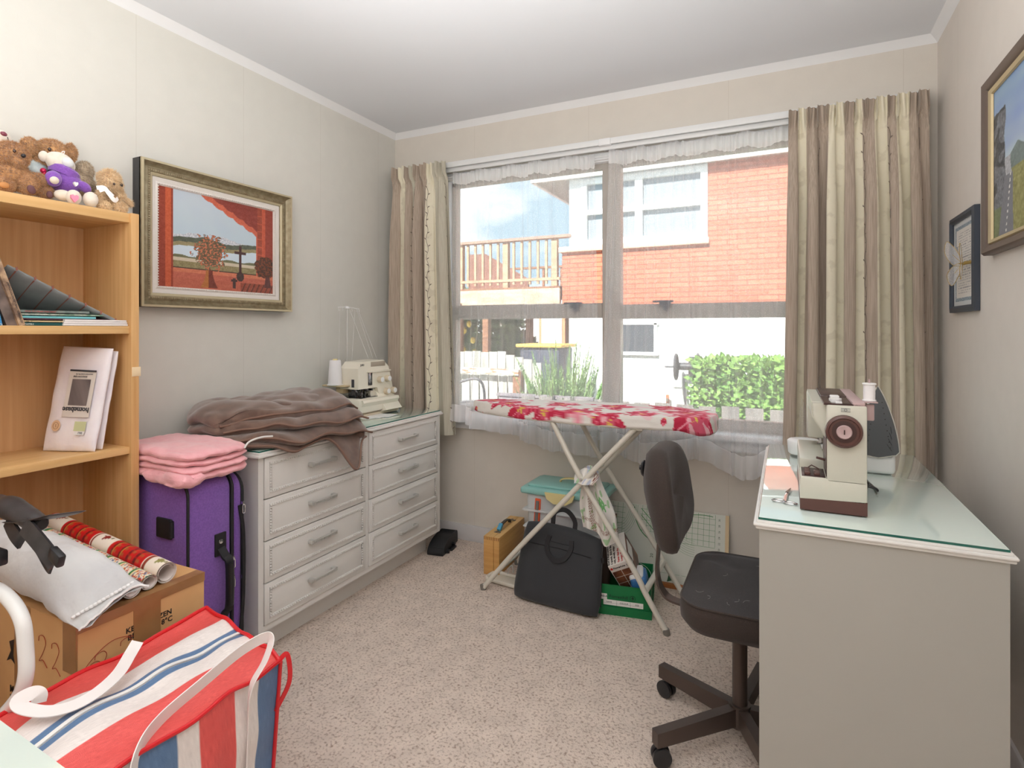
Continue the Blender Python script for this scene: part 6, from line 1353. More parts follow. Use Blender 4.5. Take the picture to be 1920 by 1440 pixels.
b = B(); b.tube(cat([Vector((1.806, -1.010, 0.62)), Vector((1.800, -1.010, 0.52)), Vector((1.796, -1.010, 0.44)), Vector((1.812, -1.010, 0.385)), Vector((1.86, -1.015, 0.362)), Vector((2.02, -1.04, 0.366))], 8), 0, flat=(0.042, 0.006, (1, 0, 0))); obj('back_support', b, mbst, t)
b = B(); b.lathe([(0.006, 0), (0.022, 0.003), (0.027, 0.009), (0.022, 0.016), (0.008, 0.018)], (1.768, -1.030, 0.768), (-1, 0, 0), 10); b.cyl((1.74, -1.01, 0.765), (1.775, -1.01, 0.765), 0.008); obj('adjuster_knob', b, mblkp, t)
b = B(); b.box((1.95, -1.10, 0.360), (2.13, -0.96, 0.374), r=0.003); obj('seat_plate', b, mbst, t)
rr = random.Random(6); b = B()
for k in range(12):
    x_, y_ = rr.uniform(1.93, 2.24), rr.uniform(-1.19, -0.84); a = rr.random()*6; p = Vector((x_, y_, SZ+0.0025)); q = [p+Vector((0.012*cos(a+s_*0.7), 0.012*sin(a+s_*0.9), 0)) for s_ in range(rr.randint(2, 5))]; b.tube(cat(q, 4), 0.00012, 4)
b_l = obj('lint', b, mwht, t); b_l['kind'] = 'stuff'
# ================================================================== sewing machine on the desk
mbei = mat('beige_enamel', (206, 205, 192), 0.32, spec=0.5); mbrnp = mat('brown_plastic', (92, 62, 56), 0.38); mbrnd = mat('dark_brown_plastic', (66, 44, 42), 0.35); mpkp = mat('dusky_pink_plastic', (188, 162, 162), 0.4)
t = thing('sewing_machine', 'cream and brown electric sewing machine on the glass topped desk', 'sewing machine', (2.265, -1.06, KT), radians(0))
ym = -1.262; x0m, x1m, xc = 2.192, 2.333, 2.249; b0 = KT; yl = 0.385
b = B(); b.prism([(x0m, b0+0.004), (x1m, b0+0.004), (x1m, b0+0.036), (x0m, b0+0.030)], (0, ym, 0), (1, 0, 0), (0, 0, 1), (0, yl, 0)); b.box((x0m+.01, ym+0.01, b0), (x1m-.01, ym+yl-.01, b0+0.006)); obj('base', b, mbrnp, t, sharp=30)
b = B(); b.box((x0m+0.0005, ym, b0+0.030), (x1m, ym+yl, b0+0.084), r=0.004); b.prism([(x0m, 0.030+b0), (xc+.01, 0.030+b0), (xc+.01, 0.084+b0), (x0m, 0.078+b0)], (0, ym+0.001, 0), (1, 0, 0), (0, 0, 1), (0, 0.10, 0))
b.box((x0m, ym+0.105, b0+0.076), (xc+0.004, ym+yl, b0+0.108), r=0.004); obj('bed', b, mbei, t, sharp=30)
b = B(); b.box((xc, ym, b0+0.075), (x1m-.0005, ym+0.125, b0+0.2616), r=0.004); b.prism([(xc-0.002, b0+0.175), (x1m, b0+0.175), (x1m, b0+0.262), (xc-0.030, b0+0.262), (xc-0.030, b0+0.225)], (0, ym+0.06, 0), (1, 0, 0), (0, 0, 1), (0, yl-0.06, 0)); b.prism([(xc-0.028, b0+0.2612), (xc+0.01, b0+0.2612), (xc+0.01, b0+0.16), (xc, b0+0.175), (xc-0.026, b0+0.228)], (0, ym+0.03, 0), (1, 0, 0), (0, 0, 1), (0, 0.09, 0))
b.box((xc-0.032, ym+yl-0.09, b0+0.13), (x1m-0.01, ym+yl-0.001, b0+0.2605), r=0.006); obj('column_and_arm', b, mbei, t, sharp=30)
b = B(); zt = b0+0.262
b.box((xc-0.004, ym+0.004, zt-0.001), (x1m-0.014, ym+0.012, zt+0.003)); b.box((xc-0.006, ym+0.004, zt-0.001), (xc+0.010, ym+yl-0.01, zt+0.004)); b.box((x1m-0.050, ym+0.004, zt-0.001), (x1m-0.030, ym+yl-0.01, zt+0.003)); b.box((xc-0.006, ym+0.16, zt-0.001), (x1m-0.014, ym+yl-0.01, zt+0.006), r=0.002); b.box((xc+0.008, ym+0.010, zt-0.001), (x1m-0.048, ym+0.17, zt+0.0005)); obj('top_cover', b, mbrnd, t)
b = B(); b.cyl((xc+0.022, ym+0.06, zt-0.002), (xc+0.022, ym+0.06, zt+0.010), 0.014); b.box((xc+0.02, ym+0.02, zt), (xc+0.034, ym+0.032, zt+0.006), r=0.001); b.box((xc+0.014, ym+0.10, zt), (xc+0.034, ym+0.13, zt+0.012), r=0.002); obj('bobbin_winder', b, mwpl, t)
b = B(); b.box((x1m-0.030, ym+0.004, zt-0.0023), (x1m-0.004, ym+yl-0.03, zt+0.0078), r=0.002); obj('side_rail', b, mpkp, t)
wc = Vector((2.2845, ym, b0+0.201))
b = B(); b.lathe([(0.030, 0), (0.0375, 0.002), (0.0395, 0.008), (0.0375, 0.016), (0.033, 0.019), (0.031, 0.015)], wc, (0, -1, 0), 40); obj('hand_wheel', b, mbrnp, t)
b = B(); b.lathe([(0.031, 0), (0.030, 0.0035), (0.018, 0.005)], wc+Vector((0, -0.011, 0)), (0, -1, 0), 36); hb = obj('wheel_disc', b, mbrnd, t)
b = B(); b.lathe([(0.0165, 0), (0.0165, 0.004), (0.0145, 0.006), (0.0135, 0.0055)], wc+Vector((0, -0.014, 0)), (0, -1, 0), 30); hk = obj('wheel_hub', b, mpkp, hb)
b = B(); b.box(tuple(wc+Vector((-0.0012, -0.0205, -0.0055))), tuple(wc+Vector((0.0012, -0.0195, 0.0055)))); obj('hub_mark', b, mbrnd, hk)
b = B(); b.box((xc+0.030, ym-0.0006, b0+0.247), (xc+0.049, ym+0.0002, b0+0.2555)); ec = obj('emblem_plate', b, mat('emblem_grey', (186, 188, 180), 0.4), t)
b = B(); b.tube([(xc+0.0395+0.0028*cos(a*pi/8), ym-0.0008, b0+0.2512+0.0028*sin(a*pi/8)) for a in range(16)], 0.0004, 5, closed=True); P = [(xc+0.030, b0+.247), (xc+0.049, b0+.247), (xc+0.049, b0+.2555), (xc+0.030, b0+.2555)]; b.tube([(p[0], ym-0.0007, p[1]) for p in P], 0.0003, 4, closed=True); obj('emblem', b, mink, ec)
b = B(); b.box((x0m+0.004, ym+0.006, b0+0.0836), (xc-0.002, ym+0.10, b0+0.0856), r=0.0006); pn = obj('stitch_panel', b, mbrnd, t)
b = B()
for i in range(4):
    b.box((x0m+0.010, ym+0.014+0.016*i, b0+0.0856), (x0m+0.023, ym+0.025+0.016*i, b0+0.0925), r=0.0012)
    if i < 2: b.box((x0m+0.031, ym+0.014+0.020*i, b0+0.0856), (x0m+0.044, ym+0.028+0.020*i, b0+0.0925), r=0.0012)
obj('stitch_button', b, mbrnp, pn)
b = B(); b.tube([(x0m+0.018, ym+0.085, b0+0.087), (x0m+0.028, ym+0.088, b0+0.095), (x0m+0.045, ym+0.084, b0+0.087)], 0.0016, 6); obj('stitch_dial', b, mbrnp, pn)
b = B(); b.box((xc-0.0008, ym+0.003, b0+0.088), (xc+0.0006, ym+0.122, b0+0.20)); obj('column_trim', b, mbrnd, t)
b = B(); b.box((xc-0.020, ym+0.055, b0+0.117), (xc, ym+0.063, b0+0.122), r=0.001, M=RY(12)); obj('lever', b, mbrnp, t)
b = B(); b.cyl((xc+0.002, ym+yl-0.05, b0+0.110), (xc+0.002, ym+yl-0.05, b0+0.14), 0.004); b.box((xc-0.006, ym+yl-0.06, b0+0.1085), (xc+0.010, ym+yl-0.04, b0+0.112)); obj('presser_foot', b, mchrome, t)
b = B(); b.box((x1m+0.001, ym+0.052, b0+0.222), (x1m+0.020, ym+0.058, b0+0.262), r=0.003); b.box((x1m-0.012, ym+0.04, zt+0.004), (x1m+0.026, ym+0.08, zt+0.007), r=0.001); sph = obj('spool_holder', b, mpkp, t)
b = B(); b.cyl((x1m+0.010, ym+0.060, zt+0.006), (x1m+0.010, ym+0.060, zt+0.060), 0.0022); obj('spool_pin', b, mpkp, sph)
b = B(); sc_ = Vector((x1m+0.010, ym+0.060, zt+0.0075)); b.lathe([(0.0125, 0.003), (0.0128, 0.02), (0.0124, 0.036), (0.0125, 0.040)], sc_, n=30); b2 = obj('thread_spool', b, mthr, None, 'white thread spool on the pin of the cream sewing machine', 'thread spool')
b = B(); b.lathe([(0.0145, 0.0), (0.0148, 0.001), (0.0148, 0.003), (0.0125, 0.0035)], sc_, n=30); b.lathe([(0.0125, 0.039), (0.0148, 0.040), (0.0148, 0.0425), (0.0135, 0.0435)], sc_, n=30); obj('spool_rim', b, mwpl, b2)
b = B(); b.tube(cat([Vector((x1m, ym+0.23, b0+0.02)), Vector((x1m+0.03, ym+0.235, b0+0.035)), Vector((x1m+0.05, ym+0.24, b0+0.028)), Vector((x1m+0.060, ym+0.235, b0+0.009))]), [0.010]*25, 8) if False else b.box((x1m-0.004, ym+0.225, b0+0.012), (x1m+0.028, ym+0.260, b0+0.038), r=0.005, M=RY(14)); b.tube(cat([Vector((x1m+0.02, ym+0.245, b0+0.02)), Vector((x1m+0.045, ym+0.245, b0+0.014)), Vector((x1m+0.05, ym+0.27, b0+0.005)), Vector((x1m+0.03, ym+0.42, b0+0.004)), Vector((x1m-0.02, ym+0.60, b0+0.004))]), 0.0035, 8); obj('power_plug', b, mcas, t)
# steam iron standing behind
msole = mat('grey_soleplate', (92, 96, 100), 0.35, metal=0.5); mtrm = mat('pale_trim', (206, 204, 196), 0.3, metal=0.4)
t = thing('steam_iron', 'steam iron standing on its heel behind the sewing machine', 'iron', (2.42, -0.77, KT))
si = Vector((2.415, -0.782, KT))
def solep(k=1.0):
    R_ = [];
    for q in range(41):
        s = q/40; w = 0.054*k*(sin(pi*min(1, (1-s)*0.5+0.0)) if s > 0.0 else 1)**0.85; R_.append((w*(1.0 if s > 0.08 else (s/0.08)**0.4*1.0), s))
    return [(w, s) for w, s in R_]+[(-w, s) for w, s in R_[::-1]]
P = [(w, 0.052+s*0.218) for w, s in solep()]
b = B(); b.prism(P, si, (1, 0, 0), (0, 0.05, 1), (0, 0.006, 0)); so = obj('soleplate', b, msole, t)
b = B(); b.tube([si+Vector((w*1.005, 0.05*z, z)) for w, z in P[::2]], 0.0016, 6, closed=True); obj('sole_edge', b, mtrm, so)
b = B()
for q in range(9):
    for sgn in (-1, 1): z = 0.085+0.017*q; w = 0.030*(1-q/12); b.cyl(si+Vector((sgn*w, 0.05*z-0.0006, z)), si+Vector((sgn*w, 0.05*z+0.001, z)), 0.0018, n=8)
for q in range(4): b.tube([si+Vector((0.022+0.003*q, 0.004, 0.095+0.018*q)), si+Vector((0.034+0.000*q, 0.003, 0.075+0.018*q))], 0.0006, 4)
obj('steam_hole', b, mcas, so)
b = B()
Pb = [(w*0.93, 0.052+(z-0.052)*0.96) for w, z in P]; b.prism(Pb, si+Vector((0, 0.006, 0)), (1, 0, 0), (0, 0.05, 1), (0, 0.05, 0)); b.box(tuple(si+Vector((-0.046, 0.010, 0))), tuple(si+Vector((0.046, 0.095, 0.075))), r=0.014, seg=3); obj('iron_body', b, mwpl, t)
b = B(); b.tube(cat([si+Vector((0, 0.07, 0.05)), si+Vector((0, 0.11, 0.08)), si+Vector((0, 0.115, 0.15)), si+Vector((0, 0.085, 0.20)), si+Vector((0, 0.05, 0.20))]), 0.013, 12); obj('iron_handle', b, mwpl, t)
# white round container behind the machine
t = thing('white_container', 'round white plastic container behind the sewing machine', 'container', (2.215, -0.545, KT))
b = B(); b.lathe([(0.050, 0), (0.054, 0.004), (0.057, 0.045), (0.052, 0.050), (0.030, 0.053), (0.0, 0.0535)], (2.222, -0.545, KT+0.0005), n=36, cap=False); b.lathe([(0.0, 0), (0.050, 0)], (2.222, -0.545, KT+0.0005), n=36, cap=False); obj('container_body', b, mwpl, t, sharp=50)
# scissors
t = thing('scissors', 'small chrome scissors lying on the desk glass beside the sewing machine', 'scissors', (2.165, -1.13, KT))
b = B(); zc = KT+0.004
s1 = at(1460, 938, z=zc); s2 = at(1482, 943, z=zc); pv = at(1476, 925, z=zc); tip = at(1484, 912, z=zc)
def oval(c, a, rx, ry, n=24): return [c+Vector((rx*cos(q*2*pi/n)*cos(a)-ry*sin(q*2*pi/n)*sin(a), rx*cos(q*2*pi/n)*sin(a)+ry*sin(q*2*pi/n)*cos(a), 0)) for q in range(n)]
b.tube(oval(s1, 0.12, 0.0150, 0.0085), 0.0022, 8, closed=True); b.tube([s1+Vector((0.013, 0.004, 0)), s1.lerp(pv, .6)+Vector((0.004, 0, 0.001)), pv], [0.0025, 0.003, 0.0035], 8)
d = (tip-pv).normalized(); s = Vector((-d.y, d.x, 0)); b.prism([(0, -0.005), (0.05, -0.0005), (0.052, 0.001), (0, 0.004)], pv-Vector((0, 0, 0.001)), d, s, (0, 0, 0.0022)); sb = obj('scissor_half', b, mchrome, t)
b = B(); b.tube(oval(s2, -0.18, 0.0150, 0.0085), 0.0022, 8, closed=True); b.tube([s2+Vector((-0.011, 0.006, 0)), s2.lerp(pv, .6)+Vector((-0.004, 0, 0.001)), pv], [0.0025, 0.003, 0.0035], 8)
d2 = (tip-pv+Vector((0.004, 0, 0))).normalized(); b.prism([(0, -0.004), (0.048, -0.001), (0.050, 0.0005), (0, 0.005)], pv+Vector((0, 0, 0.0014)), d2, s, (0, 0, 0.0022)); b.cyl(pv, pv+Vector((0, 0, 0.005)), 0.003, n=12); obj('scissor_half', b, mchrome, t)
# ================================================================== outside: ground, neighbour house, garden
mbounce = mat('neutral_bounce_ground', (196, 192, 186), 0.95, c2=(176, 172, 164), ns=(3, 3, 3), bump=(40, 0.3, 0.01))  # grey added to the ground to bounce neutral light onto the nets
b = B(); b.box((-14, 0.12, -0.70), (14, 24, -0.62)); struct('ground', b, mbounce)
mbrk = brickmat('red_brick', (214, 128, 100), (202, 112, 86), (160, 96, 78), 0.24, 0.066); mstuc = mat('white_render', (248, 248, 246), 0.9, spec=0.1); mwf = mat('white_timber', (246, 246, 244), 0.5); msof = mat('grey_soffit', (176, 180, 178), 0.8); mconc = mat('concrete_sill', (216, 188, 164), 0.8); mwinp = mat('window_reflection', (150, 158, 164), 0.25, spec=0.5); mdkw = mat('dark_basement_glass', (70, 76, 84), 0.2, spec=0.8); mroof = mat('grey_roof', (120, 116, 112), 0.8)
t = thing('neighbour_house', 'red brick house on white rendered base seen through the net curtains', 'house', (3.0, 8.0, -0.62))
HYf = 5.0; hx0 = -0.80
b = B(); b.box((hx0, HYf, 1.50), (7.5, 11, 2.39)); b.box((1.21, HYf, 2.39), (7.5, 11, 3.47)); b.box((hx0+0.12, HYf+0.10, 2.36), (1.25, 11, 3.47)); obj('brick_wall', b, mbrk, t)
b = B(); b.box((hx0+0.10, HYf+0.02, -0.62), (7.5, 11, 1.50)); obj('rendered_base', b, mstuc, t)
b = B(); b.box((-0.68, HYf-0.004, 2.42), (-0.50, HYf+0.15, 3.47)); b.box((-0.50, HYf-0.006, 3.365), (1.24, HYf+0.12, 3.47)); b.box((-0.69, HYf+0.001, 2.42), (-0.67, HYf+3.0, 3.47)); obj('corner_board', b, mwf, t)
b = B(); b.box((-0.84, HYf-0.06, 2.34), (1.26, HYf+0.12, 2.42), r=0.01); obj('concrete_sill', b, mconc, t)
b = B(); fx = [-0.50, 0.36, 1.24]
b.box((-0.50, HYf-0.02, 2.42), (-0.42, HYf+0.09, 3.38)); b.box((1.15, HYf-0.02, 2.42), (1.24, HYf+0.09, 3.38)); b.box((0.28, HYf-0.02, 2.42), (0.38, HYf+0.09, 3.38)); b.box((-0.499, HYf-0.024, 2.421), (1.239, HYf+0.085, 2.50)); b.box((-0.499, HYf-0.024, 3.30), (1.239, HYf+0.085, 3.379)); b.box((-0.498, HYf-0.028, 2.86), (1.238, HYf+0.085, 2.93)); wf = obj('window_frame', b, mwf, t)
for xa, xb_ in ((-0.42, 0.28), (0.38, 1.15)):
    for za, zb_ in ((2.50, 2.86), (2.93, 3.30)): b = B(); b.box((xa, HYf+0.04, za), (xb_, HYf+0.055, zb_)); obj('window_pane', b, mwinp, wf)
b = B(); b.box((-0.05, HYf-0.01, 0.905), (0.545, HYf+0.03, 1.30)); bw = obj('basement_window', b, mdkw, t)
b = B(); b.box((-0.10, HYf-0.02, 1.28), (0.60, HYf+0.03, 1.33)); b.box((0.54, HYf-0.02, 0.88), (0.58, HYf+0.03, 1.30)); b.box((-0.10, HYf-0.03, 0.86), (0.60, HYf+0.03, 0.905)); obj('basement_frame', b, mwf, bw)
b = B(); b.box((-1.20, HYf-0.10, 3.40), (8.0, 11.4, 3.50)); obj('soffit', b, msof, t)
b = B(); b.box((-1.24, HYf-0.14, 3.385), (8.0, HYf-0.10, 3.72)); b.box((-1.245, HYf-0.135, 3.385), (-1.20, 11.4, 3.71)); obj('fascia', b, mwf, t)
b = B(); b.prism([(-1.30, 3.70), (8.0, 3.70), (3.3, 5.4)], (0, HYf-0.12, 0), (1, 0, 0), (0, 0, 1), (0, 6.5, 0)); obj('roof', b, mroof, t)
# hose reel
mreel = mat('reel_dark', (72, 74, 80), 0.5)
t = thing('hose_reel', 'dark wall mounted garden hose reel on the white rendered wall', 'hose reel', (1.03, 4.9, 0.6))
b = B()
for yy in (HYf-0.30, HYf-0.05): b.tube([(1.03+0.0*q, 0, 0) for q in range(0)] or [Vector((0.885 if yy < HYf-.2 else 1.12, yy+0.13*cos(q*pi/10), 0.73+0.16*sin(q*pi/10))) for q in range(20)], 0.016, 8, closed=True)
b.cyl((0.885, HYf-0.17, 0.73), (1.12, HYf-0.17, 0.73), 0.05); 
for q in range(6): a = q*pi/6; b.tube([(0.885, HYf-0.30+0.13*cos(a), .73+0.15*sin(a)), (0.885, HYf-0.30-0.13*cos(a), .73-0.15*sin(a))], 0.007, 6)
b.tube([(0.885, HYf-0.30, 0.73), (0.74, HYf-0.30, 0.73)], 0.012, 8); b.box((1.0, HYf-0.05, 0.62), (1.10, HYf+0.02, 0.85)); obj('reel', b, mreel, t)
b = B(); b.tube(cat([(0.95, HYf-0.12, 0.62), (0.97, HYf-0.12, 0.3), (1.02, HYf-0.12, -0.3)]), 0.015, 8); obj('hose', b, mreel, t)
t = thing('outdoor_tap', 'small orange handled tap against the white rendered wall', 'tap', (0.75, 4.95, 0.2))
b = B(); b.cyl((0.735, HYf-0.03, -0.6), (0.735, HYf-0.03, 0.30), 0.014, n=10); b.tube([(0.735, HYf-0.03, 0.29), (0.735, HYf-0.11, 0.29), (0.735, HYf-0.12, 0.25)], 0.015, 8); obj('tap_body', b, mbrs, t)
b = B(); b.box((0.715, HYf-0.09, 0.18), (0.755, HYf-0.06, 0.34), r=0.008); obj('tap_handle', b, mat('orange_tap', (214, 110, 66), 0.5), t)
# timber deck with balustrade
mtim = mat('weathered_timber', (206, 168, 136), 0.8, c2=(178, 140, 112), ns=(3, 3, 20)); mtimd = mat('stained_timber', (158, 112, 84), 0.8, c2=(134, 92, 70), ns=(6, 6, 20))
t = thing('timber_deck', 'raised timber deck with slatted balustrade beside the brick house', 'deck', (-1.7, 5.6, -0.62))
b = B(); b.box((-4.2, HYf, 1.60), (-0.84, HYf+0.06, 1.83)); obj('bearer', b, mat('pale_bearer', (206, 188, 164), 0.8, c2=(180, 160, 138), ns=(3, 3, 12)), t)
b = B(); b.box((-4.2, HYf, 1.83), (-0.84, HYf+3.2, 1.86)); b.box((-4.2, HYf+.1, 1.50), (-0.84, HYf+3.2, 1.60)); obj('decking', b, mtimd, t)
b = B(); b.box((-4.2, HYf-0.03, 2.57), (-0.66, HYf+0.10, 2.61)); obj('handrail', b, mat('brown_handrail', (170, 134, 116), 0.7), t)
b = B(); b.box((-4.2, HYf, 1.95), (-0.84, HYf+0.04, 1.99)); obj('bottom_rail', b, mtim, t)
for k in range(14):
    x_ = -0.92-0.135*k; wide = (k in (0, 6, 12)); w = 0.055 if wide else 0.022
    if -4.2 < x_: b = B(); b.box((x_-w, HYf+0.01, 1.84 if wide else 1.90), (x_+w*0.6, HYf+(0.09 if wide else 0.04), 2.57)); obj('baluster' if not wide else 'rail_post', b, mtim, t)
b = B(); b.box((-4.2, HYf+3.1, 2.50), (-0.84, HYf+3.2, 2.54)); b.box((-4.2, HYf+3.1, 1.95), (-0.84, HYf+3.2, 1.98)); obj('far_rail', b, mtimd, t)
for k in range(8): x_ = -1.0-0.20*k; b = B(); b.box((x_-0.025, HYf+3.12, 1.86), (x_+0.02, HYf+3.16, 2.50)); obj('far_baluster', b, mtimd, t)
for x_, y_ in ((-2.12, HYf+0.06), (-1.75, HYf+0.9), (-2.62, HYf+0.06), (-1.30, HYf+1.6)):
    b = B(); b.box((x_-0.05, y_, -0.62), (x_+0.05, y_+0.10, 1.60)); obj('deck_post', b, mtimd, t)
b = B(); b.prism([(-3.2, 1.86), (-1.98, 1.86), (-1.98, 2.12), (-2.86, 2.62), (-3.2, 2.62)], (0, HYf+1.4, 0), (1, 0, 0), (0, 0, 1), (0, 0.06, 0)); obj('sloped_screen', b, mat('brown_screen', (150, 104, 88), 0.8, c2=(130, 88, 74), ns=(12, 12, 12)), t)
# far cottage under the deck
t = thing('far_cottage', 'distant timber framed cottage seen below the deck', 'house', (-3.0, 11.5, -0.62))
morw = mat('orange_joinery', (220, 150, 112), 0.7); mcot = mat('pale_weatherboard', (220, 214, 208), 0.8, c2=(196, 192, 190), ns=(26, 1, 1))
b = B(); b.box((-8, 11.5, -0.62), (0.5, 14, 2.3)); obj('cottage_wall', b, mcot, t)
for x_ in (-5.9, -4.9, -3.9, -2.9):
    b = B(); b.box((x_, 11.42, 0.55), (x_+0.75, 11.5, 1.62)); wn = obj('cottage_window', b, morw, t)
    b = B(); b.box((x_+0.08, 11.39, 0.63), (x_+0.67, 11.43, 1.54)); b2 = obj('cottage_pane', b, mat('cottage_pane', (222, 226, 228), 0.2) if x_ == -5.9 else MATS['cottage_pane'], wn)
b = B(); b.box((-2.0, 11.40, -0.6), (-1.86, 11.5, 1.75)); b.box((-2.0, 11.40, 1.62), (-0.6, 11.5, 1.75)); obj('door_frame', b, morw, t)
# garden wall beyond (terracotta band)
b = B(); b.box((-7, 9.0, -0.62), (0.4, 9.15, 0.72), r=0.01); o = obj('garden_wall', b, mat('peach_wall', (226, 190, 162), 0.85), None, 'low peach coloured garden wall behind the lemon tree', 'wall')
# foliage helper
def leaves(b, c, r, n, size, seed, mi=0, spiky=0.0, box=False):
    rnd = random.Random(seed); V = []; Fc = []
    for _ in range(n):
        if box:
            p = Vector((rnd.uniform(-1, 1), rnd.uniform(-1, 1), rnd.uniform(-1, 1))); m_ = max(abs(p.x), abs(p.y), abs(p.z)); p = p/m_*(1-0.35*rnd.random()**2)*(1+0.10*nz3(p.x*3, p.y*3, p.z*3))
        else:
            p = Vector((rnd.gauss(0, 1), rnd.gauss(0, 1), rnd.gauss(0, 1))).normalized()*(0.55+0.45*rnd.random()**0.5)*(1+0.35*nz3(_*0.37, seed))
        q = Vector(c)+Vector((p.x*r[0], p.y*r[1], p.z*r[2])); d = (p.normalized()*(0.6)+Vector((rnd.uniform(-1, 1), rnd.uniform(-1, 1), rnd.uniform(-.6, 1)))*0.8+Vector((0, 0, spiky))).normalized()
        s = d.cross(Vector((rnd.uniform(-1, 1), rnd.uniform(-1, 1), rnd.uniform(-1, 1)))).normalized()*size*(0.35 if spiky == 0 else 0.10)*rnd.uniform(.7, 1.2); L_ = size*rnd.uniform(.6, 1.3); k = len(V)
        V += [q, q+d*L_*0.5+s, q+d*L_, q+d*L_*0.5-s]; Fc.append((k, k+1, k+2, k+3))
    b.add(V, Fc, mi)
mlf = mat('hedge_leaf', (150, 190, 98), 0.6, c2=(96, 142, 66), ns=(9, 9, 9)); mros = mat('rosemary_leaf', (150, 180, 112), 0.7, c2=(104, 140, 84), ns=(8, 8, 8)); mlem = mat('lemon_leaf', (138, 166, 106), 0.5, c2=(88, 120, 70), ns=(8, 8, 8)); mbark = mat('bark', (120, 100, 84), 0.9); mylw = mat('lemon_yellow', (238, 206, 74), 0.5)
def plant(name, label, cat_, base, foliage, ml, stems):
    t = thing(name, label, cat_, base); b = B(); foliage(b); obj('foliage', b, ml, t); b = B()
    for s in stems: b.tube(s, 0.02, 6)
    obj('stem', b, mbark, t); return t
plant('hedge', 'clipped bright green hedge in front of the white rendered wall', 'hedge', (2.4, 4.1, -0.62), lambda b: (leaves(b, (2.55, 4.1, 0.10), (1.28, 0.42, 0.74), 16000, 0.085, 3, box=True), b.box((1.45, 3.85, -0.6), (3.65, 4.35, 0.68))), mlf, [[(2.0, 4.1, -.6), (2.1, 4.1, 0)], [(2.9, 4.1, -.6), (2.8, 4.1, 0)]])
def ros(b):
    rnd = random.Random(9)
    for k in range(300):
        a = rnd.random()*6.28; r0 = rnd.random()**0.5; base = Vector((0.02+0.32*r0*cos(a), 2.95+0.28*r0*sin(a), -0.1+0.5*rnd.random())); top_ = base+Vector((0.26*r0*cos(a)*rnd.uniform(.6, 1.3), 0.2*sin(a)*r0, rnd.uniform(.35, .75)*(1.1-0.35*r0)))
        if top_.z > 1.22: top_.z = 1.22-rnd.random()*0.2
        b.tube([base, base.lerp(top_, .5)+Vector((0.02*rnd.uniform(-1, 1), 0, 0)), top_], [0.006, 0.004, 0.002], 4)
        V = []; Fc = []
        for q in range(46):
            s = q/46; p = base.lerp(top_, s); aa = rnd.random()*6.28; d = Vector((cos(aa)*.7, sin(aa)*.7, 0.8)).normalized(); w = d.cross(Vector((0, 0, 1))).normalized()*0.006; k2 = len(V); V += [p-w, p+w, p+d*0.055*(1.1-0.5*s)]; Fc.append((k2, k2+1, k2+2))
        b.add(V, Fc, 0)
plant('rosemary_bush', 'feathery grey green rosemary bush outside the left window half', 'bush', (0.02, 2.95, -0.62), ros, mros, [[(0.02, 2.95, -.62), (0.02, 2.95, 0.1)]])
lt = plant('lemon_tree', 'lemon tree with yellow fruit below the deck', 'tree', (-2.9, 6.9, -0.62), lambda b: (leaves(b, (-3.15, 6.9, 1.25), (0.75, 0.6, 0.75), 5200, 0.13, 5), leaves(b, (-2.62, 7.2, 0.80), (0.42, 0.4, 0.36), 2600, 0.11, 6), leaves(b, (-2.2, 7.4, 0.55), (0.42, 0.4, 0.30), 1800, 0.10, 7)), mlem, [[(-2.9, 6.9, -.6), (-2.8, 6.9, 0.4), (-3.1, 6.9, 1.1)], [(-2.8, 6.9, 0.3), (-2.3, 7.0, 0.9)]])
for p in ((-3.10, 6.25, 1.32), (-3.02, 6.25, 1.02), (-3.25, 6.3, 0.84), (-3.00, 6.28, 0.80), (-3.2, 6.25, 1.2)): b = B(); b.ell(p, (0.05, 0.05, 0.065), nu=12, nv=8); obj('lemon', b, mylw, lt)
# weathered garden gate fence at the left
mpal = mat('grey_weathered_pale', (206, 204, 196), 0.9, c2=(160, 158, 150), ns=(14, 14, 3), nthr=(.35, .7)); mpald = mat('dark_weathered_pale', (142, 136, 130), 0.9, c2=(116, 112, 108), ns=(14, 14, 3)); mrust2 = mat('peeling_white_rail', (226, 214, 200), 0.8, c2=(190, 130, 104), ns=(7, 7, 30), nthr=(.5, .62))
t = thing('weathered_fence', 'old grey weathered paling fence with a peeling white rail at the left', 'fence', (-1.2, 3.3, -0.62))
for k in range(13):
    x_ = -2.0+0.118*k; hh = 0.93 if k < 9 else 0.93-0.03*(k-8); b = B(); b.box((x_, 3.42, -0.6), (x_+0.112, 3.445, hh+0.006*((k*7) % 3))); obj('fence_pale', b, mpal, t)
b = B(); b.box((-2.1, 3.10, 0.69), (-0.62, 3.16, 0.755), M=RY(0.8)); obj('rail', b, mrust2, t)
for k in range(11):
    x_ = -1.95+0.128*k; b = B(); b.box((x_, 3.20, -0.6), (x_+0.11, 3.225, 0.665-0.004*(k % 3))); obj('lower_pale', b, mpal, t)
b = B(); b.box((-0.70, 3.12, -0.6), (-0.60, 3.22, 0.72)); b.box((-1.72, 3.46, 0.2), (-1.64, 3.54, 1.55)); obj('fence_post', b, mtimd, t)
t = thing('paling_fence', 'row of short dark grey palings along the window sill outside', 'fence', (1.3, 2.5, -0.62))
for k in range(17):
    x_ = -0.30+0.195*k; b = B(); b.box((x_, 2.50, -0.6), (x_+(0.145), 2.52, 0.52+0.005*((k*5) % 3))); obj('fence_pale', b, mpald, t)
b = B(); b.box((-0.35, 2.53, 0.10), (3.1, 2.58, 0.18)); obj('fence_rail', b, mpald, t)
